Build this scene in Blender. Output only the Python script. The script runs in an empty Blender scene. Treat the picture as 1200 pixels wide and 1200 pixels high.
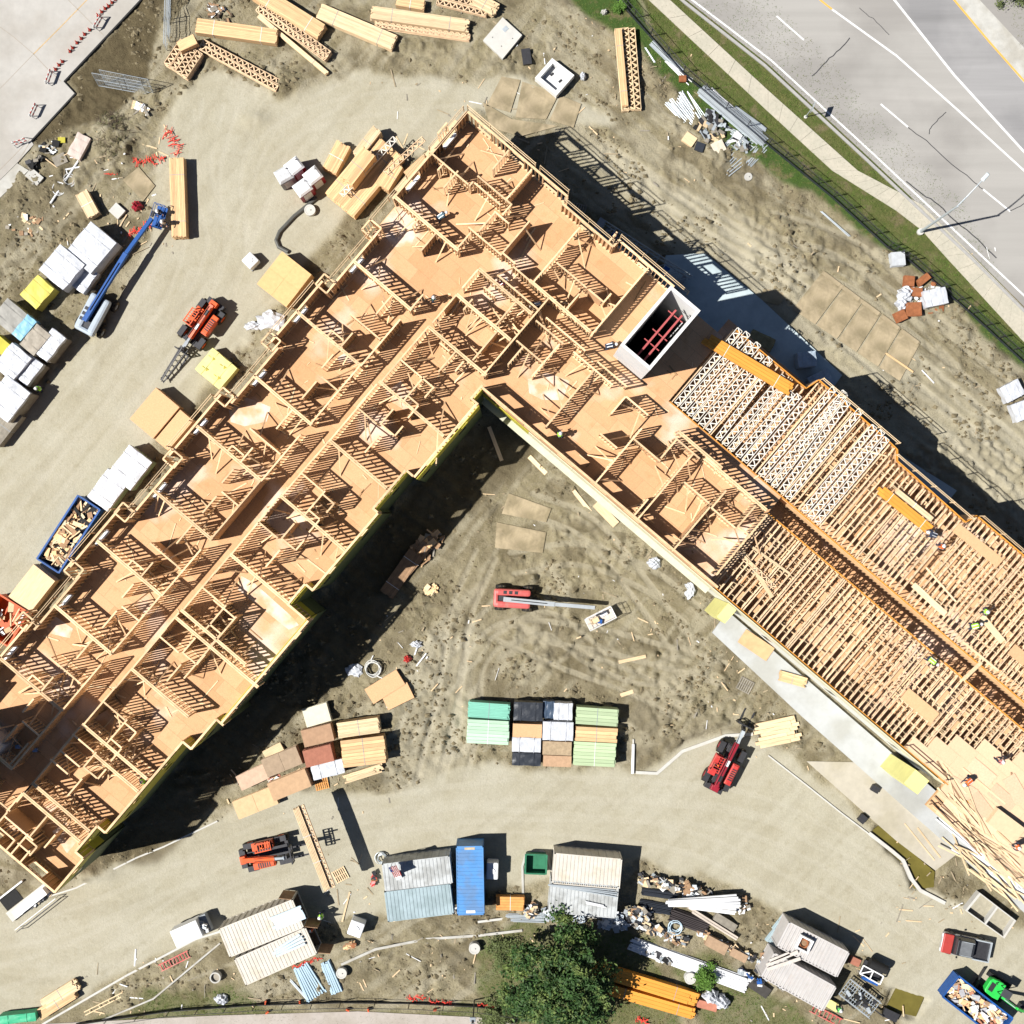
import bpy, bmesh, math, random
import numpy as np
from mathutils import Vector, Matrix, Euler
from mathutils.geometry import tessellate_polygon
random.seed(7)
R = math.radians
SC = bpy.context.scene
COL = SC.collection
# ------------------------------------------------------------------ camera, sky, sun, exposure
CAMH = 115.0          # height of the drone above the ground (m)
G = 0.077             # ground metres per photo pixel
cam_d = bpy.data.cameras.new('camera'); cam = bpy.data.objects.new('camera', cam_d); COL.objects.link(cam)
cam.location = (0, 0, CAMH)
cam_d.sensor_fit = 'HORIZONTAL'
cam_d.angle = 2*math.atan(600*G/CAMH)
cam_d.clip_start = 1; cam_d.clip_end = 3000
SC.camera = cam
SUN_EL, SHADOW_AZ = 53.0, 12.0       # shadows run 12 degrees above image right
world = bpy.data.worlds.new("World"); SC.world = world; world.use_nodes = True
nt = world.node_tree; nt.nodes.clear()
sky = nt.nodes.new('ShaderNodeTexSky'); sky.sky_type = 'NISHITA'; sky.sun_disc = False
sky.sun_elevation = R(SUN_EL); sky.sun_rotation = R(90 - (SHADOW_AZ+180))
sky.dust_density = 0.4; sky.air_density = 0.6
bg = nt.nodes.new('ShaderNodeBackground'); bg.inputs['Strength'].default_value = 0.05
wo = nt.nodes.new('ShaderNodeOutputWorld')
nt.links.new(sky.outputs[0], bg.inputs[0]); nt.links.new(bg.outputs[0], wo.inputs[0])
sun_d = bpy.data.lights.new('sun', 'SUN'); sun_d.energy = 5.0; sun_d.angle = R(0.5); sun_d.color = (1.0, 0.97, 0.92)
sun = bpy.data.objects.new('sun', sun_d); COL.objects.link(sun)
sdir = Vector((math.cos(R(SHADOW_AZ))*math.cos(R(SUN_EL)), math.sin(R(SHADOW_AZ))*math.cos(R(SUN_EL)), -math.sin(R(SUN_EL))))
sun.rotation_euler = sdir.to_track_quat('-Z', 'Y').to_euler(); sun.location = (-60, -20, 90)
SC.view_settings.view_transform = 'Standard'; SC.view_settings.look = 'None'
SC.view_settings.gamma = 1; SC.view_settings.use_curve_mapping = False
SC.view_settings.exposure = 0.43
SC.render.engine = 'CYCLES'; SC.cycles.diffuse_bounces = 1

def at(px, py, z=0.0):
    k = G*(CAMH-z)/CAMH
    return Vector(((px-600)*k, (600-py)*k, z))
def pm(px, z=0.0):               # photo pixels -> metres at height z
    return px*G*(CAMH-z)/CAMH

# ------------------------------------------------------------------ materials
MATS = {}
def M(name, col, rough=.8, var=.18, scale=3.0, bump=0.0, metal=0.0, rnd=0.0, stretch=None, rot=0, col2=None, scale2=.35, bscale=None, thr=(.45,.6), spec=.3):
    if name in MATS: return MATS[name]
    m = bpy.data.materials.new(name); m.use_nodes = True; n = m.node_tree; N = n.nodes; L = n.links
    b = N['Principled BSDF']; b.inputs['Roughness'].default_value = rough; b.inputs['Metallic'].default_value = metal
    b.inputs['Specular IOR Level'].default_value = spec
    tc = N.new('ShaderNodeTexCoord'); src = tc.outputs['Object']
    if stretch:
        mp = N.new('ShaderNodeMapping'); mp.inputs['Scale'].default_value = stretch; mp.inputs['Rotation'].default_value = (0,0,rot); L.new(src, mp.inputs[0]); src = mp.outputs[0]
    nz = N.new('ShaderNodeTexNoise'); nz.inputs['Scale'].default_value = scale; nz.inputs['Detail'].default_value = 6; nz.inputs['Roughness'].default_value = .65
    L.new(src, nz.inputs['Vector'])
    mr = N.new('ShaderNodeMapRange'); mr.inputs[1].default_value = .3; mr.inputs[2].default_value = .7
    mr.inputs[3].default_value = 1-var; mr.inputs[4].default_value = 1+var
    L.new(nz.outputs[0], mr.inputs[0])
    fac = mr.outputs[0]
    if rnd:
        oi = N.new('ShaderNodeObjectInfo'); m2 = N.new('ShaderNodeMapRange'); m2.inputs[3].default_value = 1-rnd; m2.inputs[4].default_value = 1+rnd
        L.new(oi.outputs['Random'], m2.inputs[0]); mm = N.new('ShaderNodeMath'); mm.operation = 'MULTIPLY'
        L.new(fac, mm.inputs[0]); L.new(m2.outputs[0], mm.inputs[1]); fac = mm.outputs[0]
    base = N.new('ShaderNodeRGB'); base.outputs[0].default_value = (*col, 1); bo = base.outputs[0]
    if col2:
        n2 = N.new('ShaderNodeTexNoise'); n2.inputs['Scale'].default_value = scale2; n2.inputs['Detail'].default_value = 5
        L.new(tc.outputs['Object'], n2.inputs['Vector'])
        r2 = N.new('ShaderNodeMapRange'); r2.inputs[1].default_value = thr[0]; r2.inputs[2].default_value = thr[1]; L.new(n2.outputs[0], r2.inputs[0])
        mx = N.new('ShaderNodeMix'); mx.data_type = 'RGBA'; L.new(r2.outputs[0], mx.inputs[0]); L.new(bo, mx.inputs[6]); mx.inputs[7].default_value = (*col2, 1)
        bo = mx.outputs[2]
    vm = N.new('ShaderNodeVectorMath'); vm.operation = 'SCALE'; L.new(bo, vm.inputs[0]); L.new(fac, vm.inputs['Scale'])
    L.new(vm.outputs[0], b.inputs['Base Color'])
    if bump:
        bp = N.new('ShaderNodeBump'); bp.inputs['Strength'].default_value = bump; bp.inputs['Distance'].default_value = .1
        if bscale:
            n3 = N.new('ShaderNodeTexNoise'); n3.inputs['Scale'].default_value = bscale; n3.inputs['Detail'].default_value = 4; L.new(tc.outputs['Object'], n3.inputs['Vector']); L.new(n3.outputs[0], bp.inputs['Height'])
        else: L.new(nz.outputs[0], bp.inputs['Height'])
        L.new(bp.outputs[0], b.inputs['Normal'])
    MATS[name] = m
    return m
LUM = M('lumber', (.73,.475,.25), .75, .2, 2.2, .1, rnd=.2, stretch=(.5,6,6))
LUMP = M('lumber_pale', (.76,.565,.345), .75, .2, 2.2, .1, rnd=.18, stretch=(.5,6,6))
FRAMEW = M('framing_wood', (.84,.565,.325), .75, .22, 1.4, .1, rnd=.18)
TRUSSW = M('truss_wood', (.80,.57,.36), .75, .15, 2.0, .1, rnd=.12)
OSB = M('osb_sheet', (.68,.41,.22), .8, .12, 9, .05, rnd=.08)
LVL = M('laminated_beam', (.76,.32,.05), .7, .12, 1.5, .05, rnd=.08, stretch=(.4,7,7))
GREENW = M('treated_green_lumber', (.36,.48,.30), .75, .18, 2, .1, rnd=.12, stretch=(.4,6,6))
BROWNW = M('weathered_brown_wood', (.34,.21,.12), .85, .25, 2.5, .2, rnd=.15)
GREYW = M('weathered_grey_wood', (.30,.27,.22), .85, .25, 2.5, .2, rnd=.15)
REDW = M('red_stained_board', (.42,.17,.11), .8, .15, 2.5, .1, rnd=.15)
ORANGEW = M('orange_board', (.72,.33,.10), .8, .15, 1.5, .1, rnd=.12)
WRAP = M('white_wrap', (.58,.60,.64), .35, .10, 1.6, .7, bscale=2.6, spec=.5, col2=(.46,.47,.48), scale2=1.1, thr=(.52,.8))
WRAPB = M('bluish_grey_wrap', (.42,.50,.58), .4, .15, 1.2, .35, bscale=2.2)
BLACKWRAP = M('black_wrap', (.035,.04,.05), .35, .2, 1.2, .4, bscale=2.0, spec=.5)
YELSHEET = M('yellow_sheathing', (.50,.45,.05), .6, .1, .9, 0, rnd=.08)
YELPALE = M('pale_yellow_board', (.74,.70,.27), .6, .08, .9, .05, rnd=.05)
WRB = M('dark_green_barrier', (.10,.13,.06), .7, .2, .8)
BLACK = M('black_rubber', (.018,.018,.018), .8, .2, 6, .1)
TYRE = M('muddy_tyre', (.022,.021,.02), .85, .2, 6, .1, col2=(.15,.12,.075), scale2=2.2, thr=(.46,.62))
DARK = M('dark_steel', (.05,.05,.055), .5, .2, 4, metal=.3)
STEEL = M('galvanised_steel', (.52,.57,.60), .45, .12, 2.5, .05, metal=.35, rnd=.12)
GREYM = M('grey_paint', (.30,.33,.36), .5, .12, 2)
WHITEP = M('white_paint', (.80,.80,.79), .5, .07, 1.5)
WHITEP2 = M('white_plastic', (.82,.83,.84), .35, .05, 2, spec=.5)
ORANGE = M('orange_paint', (.80,.11,.02), .4, .14, 2.5, spec=.5, col2=(.55,.09,.03), scale2=1.2)
RED = M('red_paint', (.55,.04,.035), .45, .2, 2.5, spec=.5, col2=(.40,.12,.08), scale2=1.3, thr=(.5,.75))
DRED = M('dark_red_paint', (.30,.015,.03), .4, .14, 2.5, spec=.5)
PINKRED = M('faded_red_paint', (.62,.12,.11), .5, .15, 2.5, spec=.4, col2=(.50,.22,.18), scale2=1.1, thr=(.5,.75))
BLUE = M('blue_paint', (.02,.095,.33), .5, .15, 2.0, spec=.3)
GREENP = M('bright_green_paint', (.03,.55,.08), .4, .1, 3, spec=.5)
DGREEN = M('dark_green_plastic', (.03,.17,.09), .5, .2, 2)
LIME = M('lime_vest', (.42,.85,.06), .7, .1, 6)
ORVEST = M('orange_vest', (.85,.16,.03), .7, .1, 6)
DENIM = M('dark_clothing', (.035,.045,.075), .85, .2, 8)
SKIN = M('skin', (.45,.25,.17), .6, .08, 8)
HELM = M('white_helmet', (.82,.82,.80), .3, .03, 4, spec=.5)
GLASS = M('dark_glass', (.02,.025,.03), .08, .1, 2, spec=.7)
CONC = M('concrete', (.50,.49,.45), .85, .10, 1.6, .1, col2=(.42,.40,.35), scale2=.5)
CONCW = M('pale_concrete', (.56,.55,.51), .85, .08, 1.6, .1, col2=(.56,.54,.49), scale2=.6)
CREAM = M('cream_container_paint', (.62,.575,.50), .55, .08, 1.2, rnd=.03, col2=(.54,.47,.36), scale2=.9, thr=(.52,.75))
GREYC = M('grey_container_paint', (.50,.52,.52), .55, .08, 1.2, col2=(.36,.37,.36), scale2=.9)
GREYB = M('bluegrey_container_paint', (.34,.43,.46), .55, .08, 1.2, col2=(.28,.36,.38), scale2=.9)
BLUEC = M('blue_container_paint', (.09,.27,.58), .5, .1, 1.2, col2=(.12,.24,.45), scale2=.9)
WHITEC = M('white_container_paint', (.55,.525,.505), .55, .08, 1.2, col2=(.52,.46,.42), scale2=.8, thr=(.55,.8))
REDMESH = M('red_barrier_mesh', (.75,.06,.04), .7, .2, 6)
RUST = M('rusty_steel', (.30,.11,.045), .8, .3, 3, .2)
PINKSTEEL = M('red_primer_steel', (.42,.09,.09), .6, .1, 2)
BARK = M('bark', (.09,.065,.045), .9, .3, 5, .5)
LEAF = M('tree_leaf', (.034,.078,.018), .6, .6, 1.1, rnd=0, col2=(.14,.19,.05), scale2=.9, thr=(.5,.6))
LEAF2 = M('shrub_leaf', (.10,.20,.03), .6, .4, 1.5)
GRASSM = M('grass_blade', (.10,.17,.025), .8, .4, 1.2, col2=(.16,.16,.05), scale2=.4)
CLOD = M('mud_clod', (.20,.165,.10), .95, .35, 1.2)
ASPH = M('worn_asphalt', (.365,.35,.325), .9, .09, .5, .1, stretch=(.05,1.1,1), rot=R(40), col2=(.30,.285,.265), scale2=.12)
ASPH2 = M('darker_asphalt', (.315,.308,.305), .9, .14, .5, .1, stretch=(.05,1.1,1), rot=R(47), col2=(.26,.255,.255), scale2=.15)
WALKC = M('sidewalk_concrete', (.46,.43,.345), .9, .08, 4, .1, col2=(.50,.46,.37), scale2=.5)
PAINTW = M('white_road_paint', (.74,.74,.73), .7, .10, 6, col2=(.52,.51,.50), scale2=1.5, thr=(.55,.8))
PAINTY = M('yellow_road_paint', (.78,.42,.10), .7, .1, 6)
SEAL = M('crack_sealant', (.06,.06,.065), .6, .2, 6)
MATP = M('muddy_ground_mat', (.40,.325,.21), .9, .2, 1.6, .1, rnd=.05, col2=(.25,.205,.125), scale2=.7, thr=(.42,.62))
PVC = M('white_pvc', (.80,.81,.82), .35, .05, 3, spec=.5)
WATER = M('puddle_water', (.15,.125,.03), .06, .2, .8, spec=.5)

# ------------------------------------------------------------------ mesh builder
class MB:
    def __init__(s): s.v = []; s.f = []; s.m = []
    def add(s, vs, fs, mi=0):
        o = len(s.v); s.v += [tuple(p) for p in vs]
        for f in fs: s.f.append(tuple(i+o for i in f)); s.m.append(mi)
        return s
    def hexa(s, p, mi=0):
        return s.add(p, [(0,3,2,1),(4,5,6,7),(0,1,5,4),(1,2,6,5),(2,3,7,6),(3,0,4,7)], mi)
    def box(s, c, d, rz=0, mi=0, mat=None, top=1.0):
        x,y,z = d[0]/2, d[1]/2, d[2]/2
        P = [Vector(q) for q in ((-x,-y,-z),(x,-y,-z),(x,y,-z),(-x,y,-z),(-x*top,-y*top,z),(x*top,-y*top,z),(x*top,y*top,z),(-x*top,y*top,z))]
        if mat is None: mat = Matrix.Rotation(rz, 3, 'Z')
        c = Vector(c)
        return s.hexa([mat @ q + c for q in P], mi)
    def bx(s, x0,x1,y0,y1,z0,z1, mi=0):
        return s.box(((x0+x1)/2,(y0+y1)/2,(z0+z1)/2),(x1-x0,y1-y0,z1-z0),0,mi)
    def beam(s, p, q, w, h, mi=0, up=(0,0,1)):
        p = Vector(p); q = Vector(q); d = q-p; L = d.length
        if L < 1e-6: return s
        x = d/L; u = Vector(up)
        if abs(x.dot(u)) > .98: u = Vector((1,0,0))
        y = u.cross(x).normalized(); z = x.cross(y)
        return s.box((p+q)/2, (L,w,h), mat=Matrix((x,y,z)).transposed(), mi=mi)
    def tube(s, pts, r, n=8, mi=0, cap=True):
        pts = [Vector(p) for p in pts]; rs = r if isinstance(r,(list,tuple)) else [r]*len(pts)
        o = len(s.v); k = len(pts); ref = None
        for i,p in enumerate(pts):
            d = (pts[min(i+1,k-1)]-pts[max(i-1,0)]).normalized()
            if ref is None:
                ref = d.orthogonal().normalized()
            ref = (ref - d*ref.dot(d)).normalized() if (ref-d*ref.dot(d)).length>1e-4 else d.orthogonal().normalized()
            w = d.cross(ref)
            for j in range(n):
                a = 2*math.pi*j/n; s.v.append(tuple(p+(ref*math.cos(a)+w*math.sin(a))*rs[i]))
        for i in range(k-1):
            for j in range(n):
                a,b = o+i*n+j, o+i*n+(j+1)%n; s.f.append((a,b,b+n,a+n)); s.m.append(mi)
        if cap:
            s.f.append(tuple(o+j for j in reversed(range(n)))); s.m.append(mi)
            s.f.append(tuple(o+(k-1)*n+j for j in range(n))); s.m.append(mi)
        return s
    def cyl(s, c, r, h, n=16, axis='Z', mi=0, r2=None):
        c = Vector(c); d = {'X':Vector((1,0,0)),'Y':Vector((0,1,0)),'Z':Vector((0,0,1))}[axis]
        return s.tube([c-d*h/2, c+d*h/2], [r, r if r2 is None else r2], n, mi)
    def lathe(s, prof, n=16, mi=0, c=(0,0,0)):
        o = len(s.v); k = len(prof); c = Vector(c)
        for r,z in prof:
            for j in range(n):
                a = 2*math.pi*j/n; s.v.append((c.x+r*math.cos(a), c.y+r*math.sin(a), c.z+z))
        for i in range(k-1):
            for j in range(n):
                a,b = o+i*n+j, o+i*n+(j+1)%n; s.f.append((a,b,b+n,a+n)); s.m.append(mi)
        return s
    def prism(s, poly, z0, z1, mi=0):
        n = len(poly); o = len(s.v)
        ar = sum(poly[i][0]*poly[(i+1)%n][1]-poly[(i+1)%n][0]*poly[i][1] for i in range(n))
        if ar < 0: poly = list(reversed(poly))
        zs0 = z0 if hasattr(z0,'__len__') else [z0]*n; zs1 = z1 if hasattr(z1,'__len__') else [z1]*n
        s.v += [(p[0],p[1],zs0[i]) for i,p in enumerate(poly)] + [(p[0],p[1],zs1[i]) for i,p in enumerate(poly)]
        tri = tessellate_polygon([[Vector((p[0],p[1],0)) for p in poly]])
        for a,b,c in tri:
            A,B,C = poly[a],poly[b],poly[c]
            if (B[0]-A[0])*(C[1]-A[1])-(B[1]-A[1])*(C[0]-A[0]) < 0: b,c = c,b
            s.f.append((o+n+a,o+n+b,o+n+c)); s.m.append(mi); s.f.append((o+c,o+b,o+a)); s.m.append(mi)
        for i in range(n):
            j = (i+1)%n; s.f.append((o+i,o+j,o+n+j,o+n+i)); s.m.append(mi)
        return s
    def mesh(s, name, mats):
        me = bpy.data.meshes.new(name); me.from_pydata(s.v, [], s.f)
        for m in (mats if isinstance(mats,(list,tuple)) else [mats]): me.materials.append(m)
        if any(s.m): me.polygons.foreach_set('material_index', s.m)
        me.update(); return me
    def build(s, name, mats, parent=None, loc=None, rz=0, smooth=False, bevel=0):
        return link(name, s.mesh(name, mats), parent, loc, rz, smooth, bevel)
def link(name, me, parent=None, loc=None, rz=0, smooth=False, bevel=0):
    o = bpy.data.objects.new(name, me); COL.objects.link(o)
    if parent: o.parent = parent
    if loc is not None: o.location = loc
    if rz: o.rotation_euler = (0,0,rz)
    if smooth: me.polygons.foreach_set('use_smooth', [True]*len(me.polygons))
    if bevel:
        b = o.modifiers.new('bevel','BEVEL'); b.width = bevel; b.segments = 2; b.limit_method = 'ANGLE'
    return o
def tag(o, label=None, cat=None, group=None, kind=None):
    if label: o['label'] = label
    if cat: o['category'] = cat
    if group: o['group'] = group
    if kind: o['kind'] = kind
    return o
def thing(name, label, cat, loc=(0,0,0), rz=0, group=None):
    o = bpy.data.objects.new(name, None); COL.objects.link(o); o.location = loc; o.rotation_euler = (0,0,rz); o.empty_display_size = .3
    return tag(o, label, cat, group)
def dup(root, loc, rz, label=None, group=None, scale=None):
    def cp(o, par):
        c = o.copy(); COL.objects.link(c)
        if par: c.parent = par
        for ch in o.children: cp(ch, c)
        return c
    r = cp(root, None); r.location = loc; r.rotation_euler = (0,0,rz)
    if label: r['label'] = label
    if group: r['group'] = group
    if scale: r.scale = scale
    return r
U = random.uniform
# ------------------------------------------------------------------ ground
rng = np.random.default_rng(5)
def vnoise(X, Y, cell, seed):
    r = np.random.default_rng(seed); T = r.random((257,257))
    x = X/cell+1000; y = Y/cell+1000; xi = np.floor(x).astype(int); yi = np.floor(y).astype(int); fx = x-xi; fy = y-yi
    fx = fx*fx*(3-2*fx); fy = fy*fy*(3-2*fy); xi %= 256; yi %= 256
    return (T[yi,xi]*(1-fx)+T[yi,xi+1]*fx)*(1-fy)+(T[yi+1,xi]*(1-fx)+T[yi+1,xi+1]*fx)*fy
def fbm(X, Y, cell, seed, o=4):
    a = 1; t = 0; s = 0
    for i in range(o): t = t+a*vnoise(X, Y, cell/2**i, seed+i*17); s += a; a *= .55
    return t/s
def inpoly(X, Y, poly):
    ins = np.zeros(X.shape, bool); n = len(poly)
    for i in range(n):
        x1,y1 = poly[i]; x2,y2 = poly[(i+1)%n]
        if y1 == y2: continue
        c = ((y1 > Y) != (y2 > Y)) & (X < (x2-x1)*(Y-y1)/(y2-y1)+x1)
        ins ^= c
    return ins
STEP = 2.3
dense = np.arange(-70, 1270+STEP, STEP)
far = np.array([-9000,-5000,-2500,-1200,-600,-300,-150])
axis = np.concatenate([far, dense, 1200-far[::-1]])
PX, PY = np.meshgrid(axis, axis)
DX = fbm(PX, PY, 34, 3)-.5; DY = fbm(PX, PY, 34, 9)-.5
def soft(polys, warp=26, blur=3):
    m = np.zeros(PX.shape)
    for p in polys: m = np.maximum(m, inpoly(PX+DX*warp, PY+DY*warp, p).astype(float))
    for _ in range(blur):
        m = (np.roll(m,1,0)+np.roll(m,-1,0)+m*2)/4; m = (np.roll(m,1,1)+np.roll(m,-1,1)+m*2)/4
    return m
LEFT_DRIVE = [(215,110),(250,85),(330,118),(430,80),(560,100),(600,90),(690,125),(720,150),(560,130),(440,215),(300,380),(150,560),(0,740),(-80,800),(-80,540),(0,500),(60,450),(130,380),(170,300),(182,200),(185,150)]
BOT_DRIVE = [(-80,1060),(60,1050),(250,965),(330,930),(470,925),(550,895),(745,905),(800,870),(850,855),(930,885),(1000,950),(1110,1060),(1280,1120),(1280,1280),(1090,1280),(1030,1130),(930,1070),(760,1005),(440,1075),(260,1090),(100,1165),(-80,1230)]
YARD_TRACK = [(490,750),(560,730),(560,905),(470,930),(440,900)]
NE_DRIVE = [(660,160),(740,180),(830,240),(960,330),(1060,400),(1280,560),(1280,720),(1130,600),(960,440),(800,300),(640,180)]
VIVID = [(690,-80),(740,-40),(770,50),(860,130),(960,205),(1060,290),(1150,365),(1280,470),(1280,495),(1160,400),(1105,335),(1050,300),(955,230),(895,195),(850,168),(800,110),(745,55),(700,25),(665,-5)]
VERGE = [(735,-60),(850,-60),(1130,240),(1200,380),(1280,440),(1280,480),(1150,375),(1060,295),(960,210),(860,130),(770,50)]
VERGE2 = [(1140,-80),(1280,-80),(1280,120),(1195,55)]
BOTG = [(110,1188),(240,1150),(290,1165),(350,1195),(570,1185),(700,1195),(700,1215),(100,1205)]
BOTG2 = [(800,1120),(850,1125),(900,1170),(980,1210),(850,1215),(790,1160)]
TREEG = [(560,1080),(770,1100),(800,1220),(560,1220)]
WETP = [(168,-5),(190,-5),(182,50),(172,92),(150,120),(140,130),(80,150),(45,175),(40,160),(88,108),(78,96)]
SHADEC = [(505,560),(590,480),(640,520),(560,590),(470,690),(420,780),(300,880),(240,960),(190,1010),(90,1020),(300,800),(430,640)]  # courtyard shade beside the left wing, painted as darker ground
drive = np.maximum(soft([LEFT_DRIVE, BOT_DRIVE]), .45*soft([YARD_TRACK, NE_DRIVE], 40, 6))
vivid = soft([VIVID], 16, 2); verge = np.maximum(soft([VERGE, VERGE2], 8, 2), .7*soft([BOTG, BOTG2, TREEG], 40, 4))
wet_shade = np.maximum(soft([WETP], 14, 1), .8*soft([SHADEC], 20, 4))  # damp earth by the pad, plus the painted courtyard shade
grass = np.clip(np.maximum(verge, vivid), 0, 1)
flat = np.clip(soft([LEFT_DRIVE, BOT_DRIVE], 10, 8)+grass, 0, 1)
# relief: clods and ruts in the mud
ang = R(38); U1 = PX*math.cos(ang)+PY*math.sin(ang); V1 = -PX*math.sin(ang)+PY*math.cos(ang)
rut = np.abs(fbm(U1/7+DX*30, V1, 15, 41, 3)-.5)*2
ang2 = R(-12); U2 = PX*math.cos(ang2)+PY*math.sin(ang2); V2 = -PX*math.sin(ang2)+PY*math.cos(ang2)
rut2 = np.abs(fbm(U2/6+DY*40, V2, 13, 61, 3)-.5)*2
clod = fbm(PX, PY, 11, 77, 3); big = fbm(PX, PY, 70, 5, 3)
clodmask = np.clip((fbm(PX, PY, 46, 91, 3)-.47)*7, 0, 1)
mud = 1-flat
Z = mud*(.40*(big-.5) + .85*clodmask*(clod-.45) + .26*(rut-.3)*(1-clodmask) + .22*(rut2-.3)*np.clip((big-.4)*4,0,1)) + .03*(fbm(PX,PY,9,31,2)-.5)
# rough spoil: lumpy churned heaps
spoil = soft([[(720,760),(790,740),(860,780),(895,840),(850,880),(790,890),(750,850)],[(585,735),(720,725),(725,800),(600,800)],[(560,590),(700,600),(760,650),(700,690),(600,680)],[(790,130),(900,170),(880,240),(780,210)],[(850,230),(980,280),(1060,310),(1000,340),(880,310)],[(440,40),(600,60),(660,30),(640,110),(560,80),(430,70)],[(1040,520),(1180,520),(1250,640),(1150,590)],[(70,90),(180,110),(170,200),(60,230)]], 30, 4)
l1 = fbm(PX,PY,13,811,3); l2 = fbm(PX,PY,6.5,821,2)
Z += spoil*(np.abs(l1-.5)*1.1+np.clip(l2-.5,0,1)*.9)*(.45+1.1*big)
# mounds: brush heap, spoil by the long lumber, kerb-side spoil
for (cx,cy,rx,ry,h) in ((135,160,30,26,.9),(335,100,22,16,.8),(300,140,18,10,.3),(790,850,60,26,.5),(160,130,14,10,.25),(660,140,1,1,0),(1180,1000,1,1,0),(110,1025,26,10,.5),(560,40,40,20,.35),(640,730,40,14,.35),(700,690,50,20,.3),(830,190,40,20,.3),(1135,985,25,18,.4)):
    d = ((PX-cx)/rx)**2+((PY-cy)/ry)**2
    Z += h*np.exp(-d*1.4)*(.6+.8*clod)
# flat pads under slabs, roads and mats, and a dip for the puddle trench
PADS = [[(590,572),(652,590),(646,620),(648,654),(574,648),(578,608)],[(735,858),(748,858),(752,896),(772,898),(800,868),(850,850),(890,850),(890,872),(850,876),(800,895),(772,916),(735,914)],[(870,790),(886,798),(876,816),(860,806)],[(135,194),(165,190),(190,218),(168,244)],[(720,770),(762,762),(762,780),(725,785)],[(1026,964),(945,892),(1000,885),(1062,940),(1130,1000),(1098,1026),(1050,985)], [(-80,-80),(172,-80),(78,96),(92,110),(40,166),(25,190),(-80,290)], [(780,-80),(1280,-80),(1280,450),(1200,405),(1100,300),(900,140),(755,-2)], [(820,735),(865,705),(1290,1100),(1290,1160),(1180,1080),(1060,955)],
        [(800,285),(900,335),(1000,445),(960,470),(780,330)], [(560,90),(690,120),(680,160),(575,150)], [(925,365),(965,310),(1085,400),(1060,448)], [(-80,1186),(600,1172),(740,1195),(760,1300),(-80,1300)]]
TRACKS = [[(250,120),(235,200),(255,290),(210,380),(140,470),(60,570),(-40,690)],[(290,130),(270,210),(275,300),(235,390),(160,490),(80,600),(-20,720)],[(215,130),(215,210),(190,330),(120,430),(40,520),(-60,620)],[(420,100),(340,150),(300,240),(260,330),(190,420)],[(540,110),(450,120),(360,140),(290,190)],
 [(-50,1160),(80,1120),(180,1070),(280,1020),(400,975),(560,950),(720,950),(860,960),(980,1010),(1100,1090),(1250,1150)],[(-50,1110),(80,1080),(200,1030),(320,975),(460,945),(620,925),(780,930),(900,950),(1010,1010),(1120,1080)],[(120,1130),(230,1050),(330,985),(470,960),(640,965),(800,985),(920,1040),(1060,1110)],[(500,920),(515,860),(530,790),(540,720),(570,650)],[(530,920),(550,850),(555,780),(600,740),(700,750),(780,770),(850,790)],[(690,930),(780,920),(850,895),(900,860)],
 [(690,170),(760,215),(850,270),(940,330),(1030,400),(1120,470),(1230,560)],[(720,190),(800,250),(890,310),(980,380),(1080,470),(1180,560)],[(850,260),(930,300),(1010,330),(1100,400),(1200,480)],[(590,740),(660,770),(740,800),(800,830)],[(600,660),(680,650),(760,680),(810,720)],[(580,760),(640,730),(700,770),(770,790),(830,760)],[(620,590),(690,620),(750,690),(800,760)],[(900,260),(990,290),(1060,350),(1130,420)]]
track = np.zeros(PX.shape); tred = np.zeros(PX.shape)
def smooth_line(pts, k=8):
    P = np.array(pts,float); P = np.vstack([2*P[0]-P[1],P,2*P[-1]-P[-2]]); out = []
    for i in range(1,len(P)-2):
        for t in np.linspace(0,1,k,endpoint=False):
            a,b,c,d = P[i-1],P[i],P[i+1],P[i+2]; out.append(.5*((2*b)+(-a+c)*t+(2*a-5*b+4*c-d)*t*t+(-a+3*b-3*c+d)*t**3))
    out.append(P[-2]); return np.array(out)
for ti,tp in enumerate(TRACKS):
    Q = smooth_line(tp); nq = np.gradient(Q,axis=0); nq /= np.linalg.norm(nq,axis=1)[:,None]+1e-9; nrm = np.stack([-nq[:,1],nq[:,0]],1)
    for offp in (-12.5,12.5):
        q = Q+nrm*offp; L0 = 0
        for a,b in zip(q[:-1],q[1:]):
            lo = np.minimum(a,b)-9; hi = np.maximum(a,b)+9
            j0,j1 = np.searchsorted(axis,[lo[1],hi[1]]); i0,i1 = np.searchsorted(axis,[lo[0],hi[0]])
            if j1<=j0 or i1<=i0: continue
            X,Y = PX[j0:j1,i0:i1],PY[j0:j1,i0:i1]; d = b-a; l2 = d@d+1e-9; t = np.clip(((X-a[0])*d[0]+(Y-a[1])*d[1])/l2,0,1); dd = np.hypot(X-a[0]-t*d[0],Y-a[1]-t*d[1])
            w = np.clip(1-(dd/4.6)**2,0,1)*(.35+1.0*fbm(X,Y,40,500+ti,2)); track[j0:j1,i0:i1] = np.maximum(track[j0:j1,i0:i1],w)
            e = np.exp(-((dd-6)/1.8)**2)*.5*(.3+fbm(X,Y,18,700+ti,2)); tred[j0:j1,i0:i1] = np.maximum(tred[j0:j1,i0:i1],e)
Z -= track*(.015+.12*mud); Z += tred*(.008+.13*mud)
padm = np.zeros(PX.shape)
for p in PADS: padm = np.maximum(padm, inpoly(PX,PY,p).astype(float))
for _ in range(2): padm = (np.roll(padm,1,0)+np.roll(padm,-1,0)+np.roll(padm,1,1)+np.roll(padm,-1,1)+padm*2)/6
Z = Z*(1-np.clip(padm*1.6,0,1))-.02*padm
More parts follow.
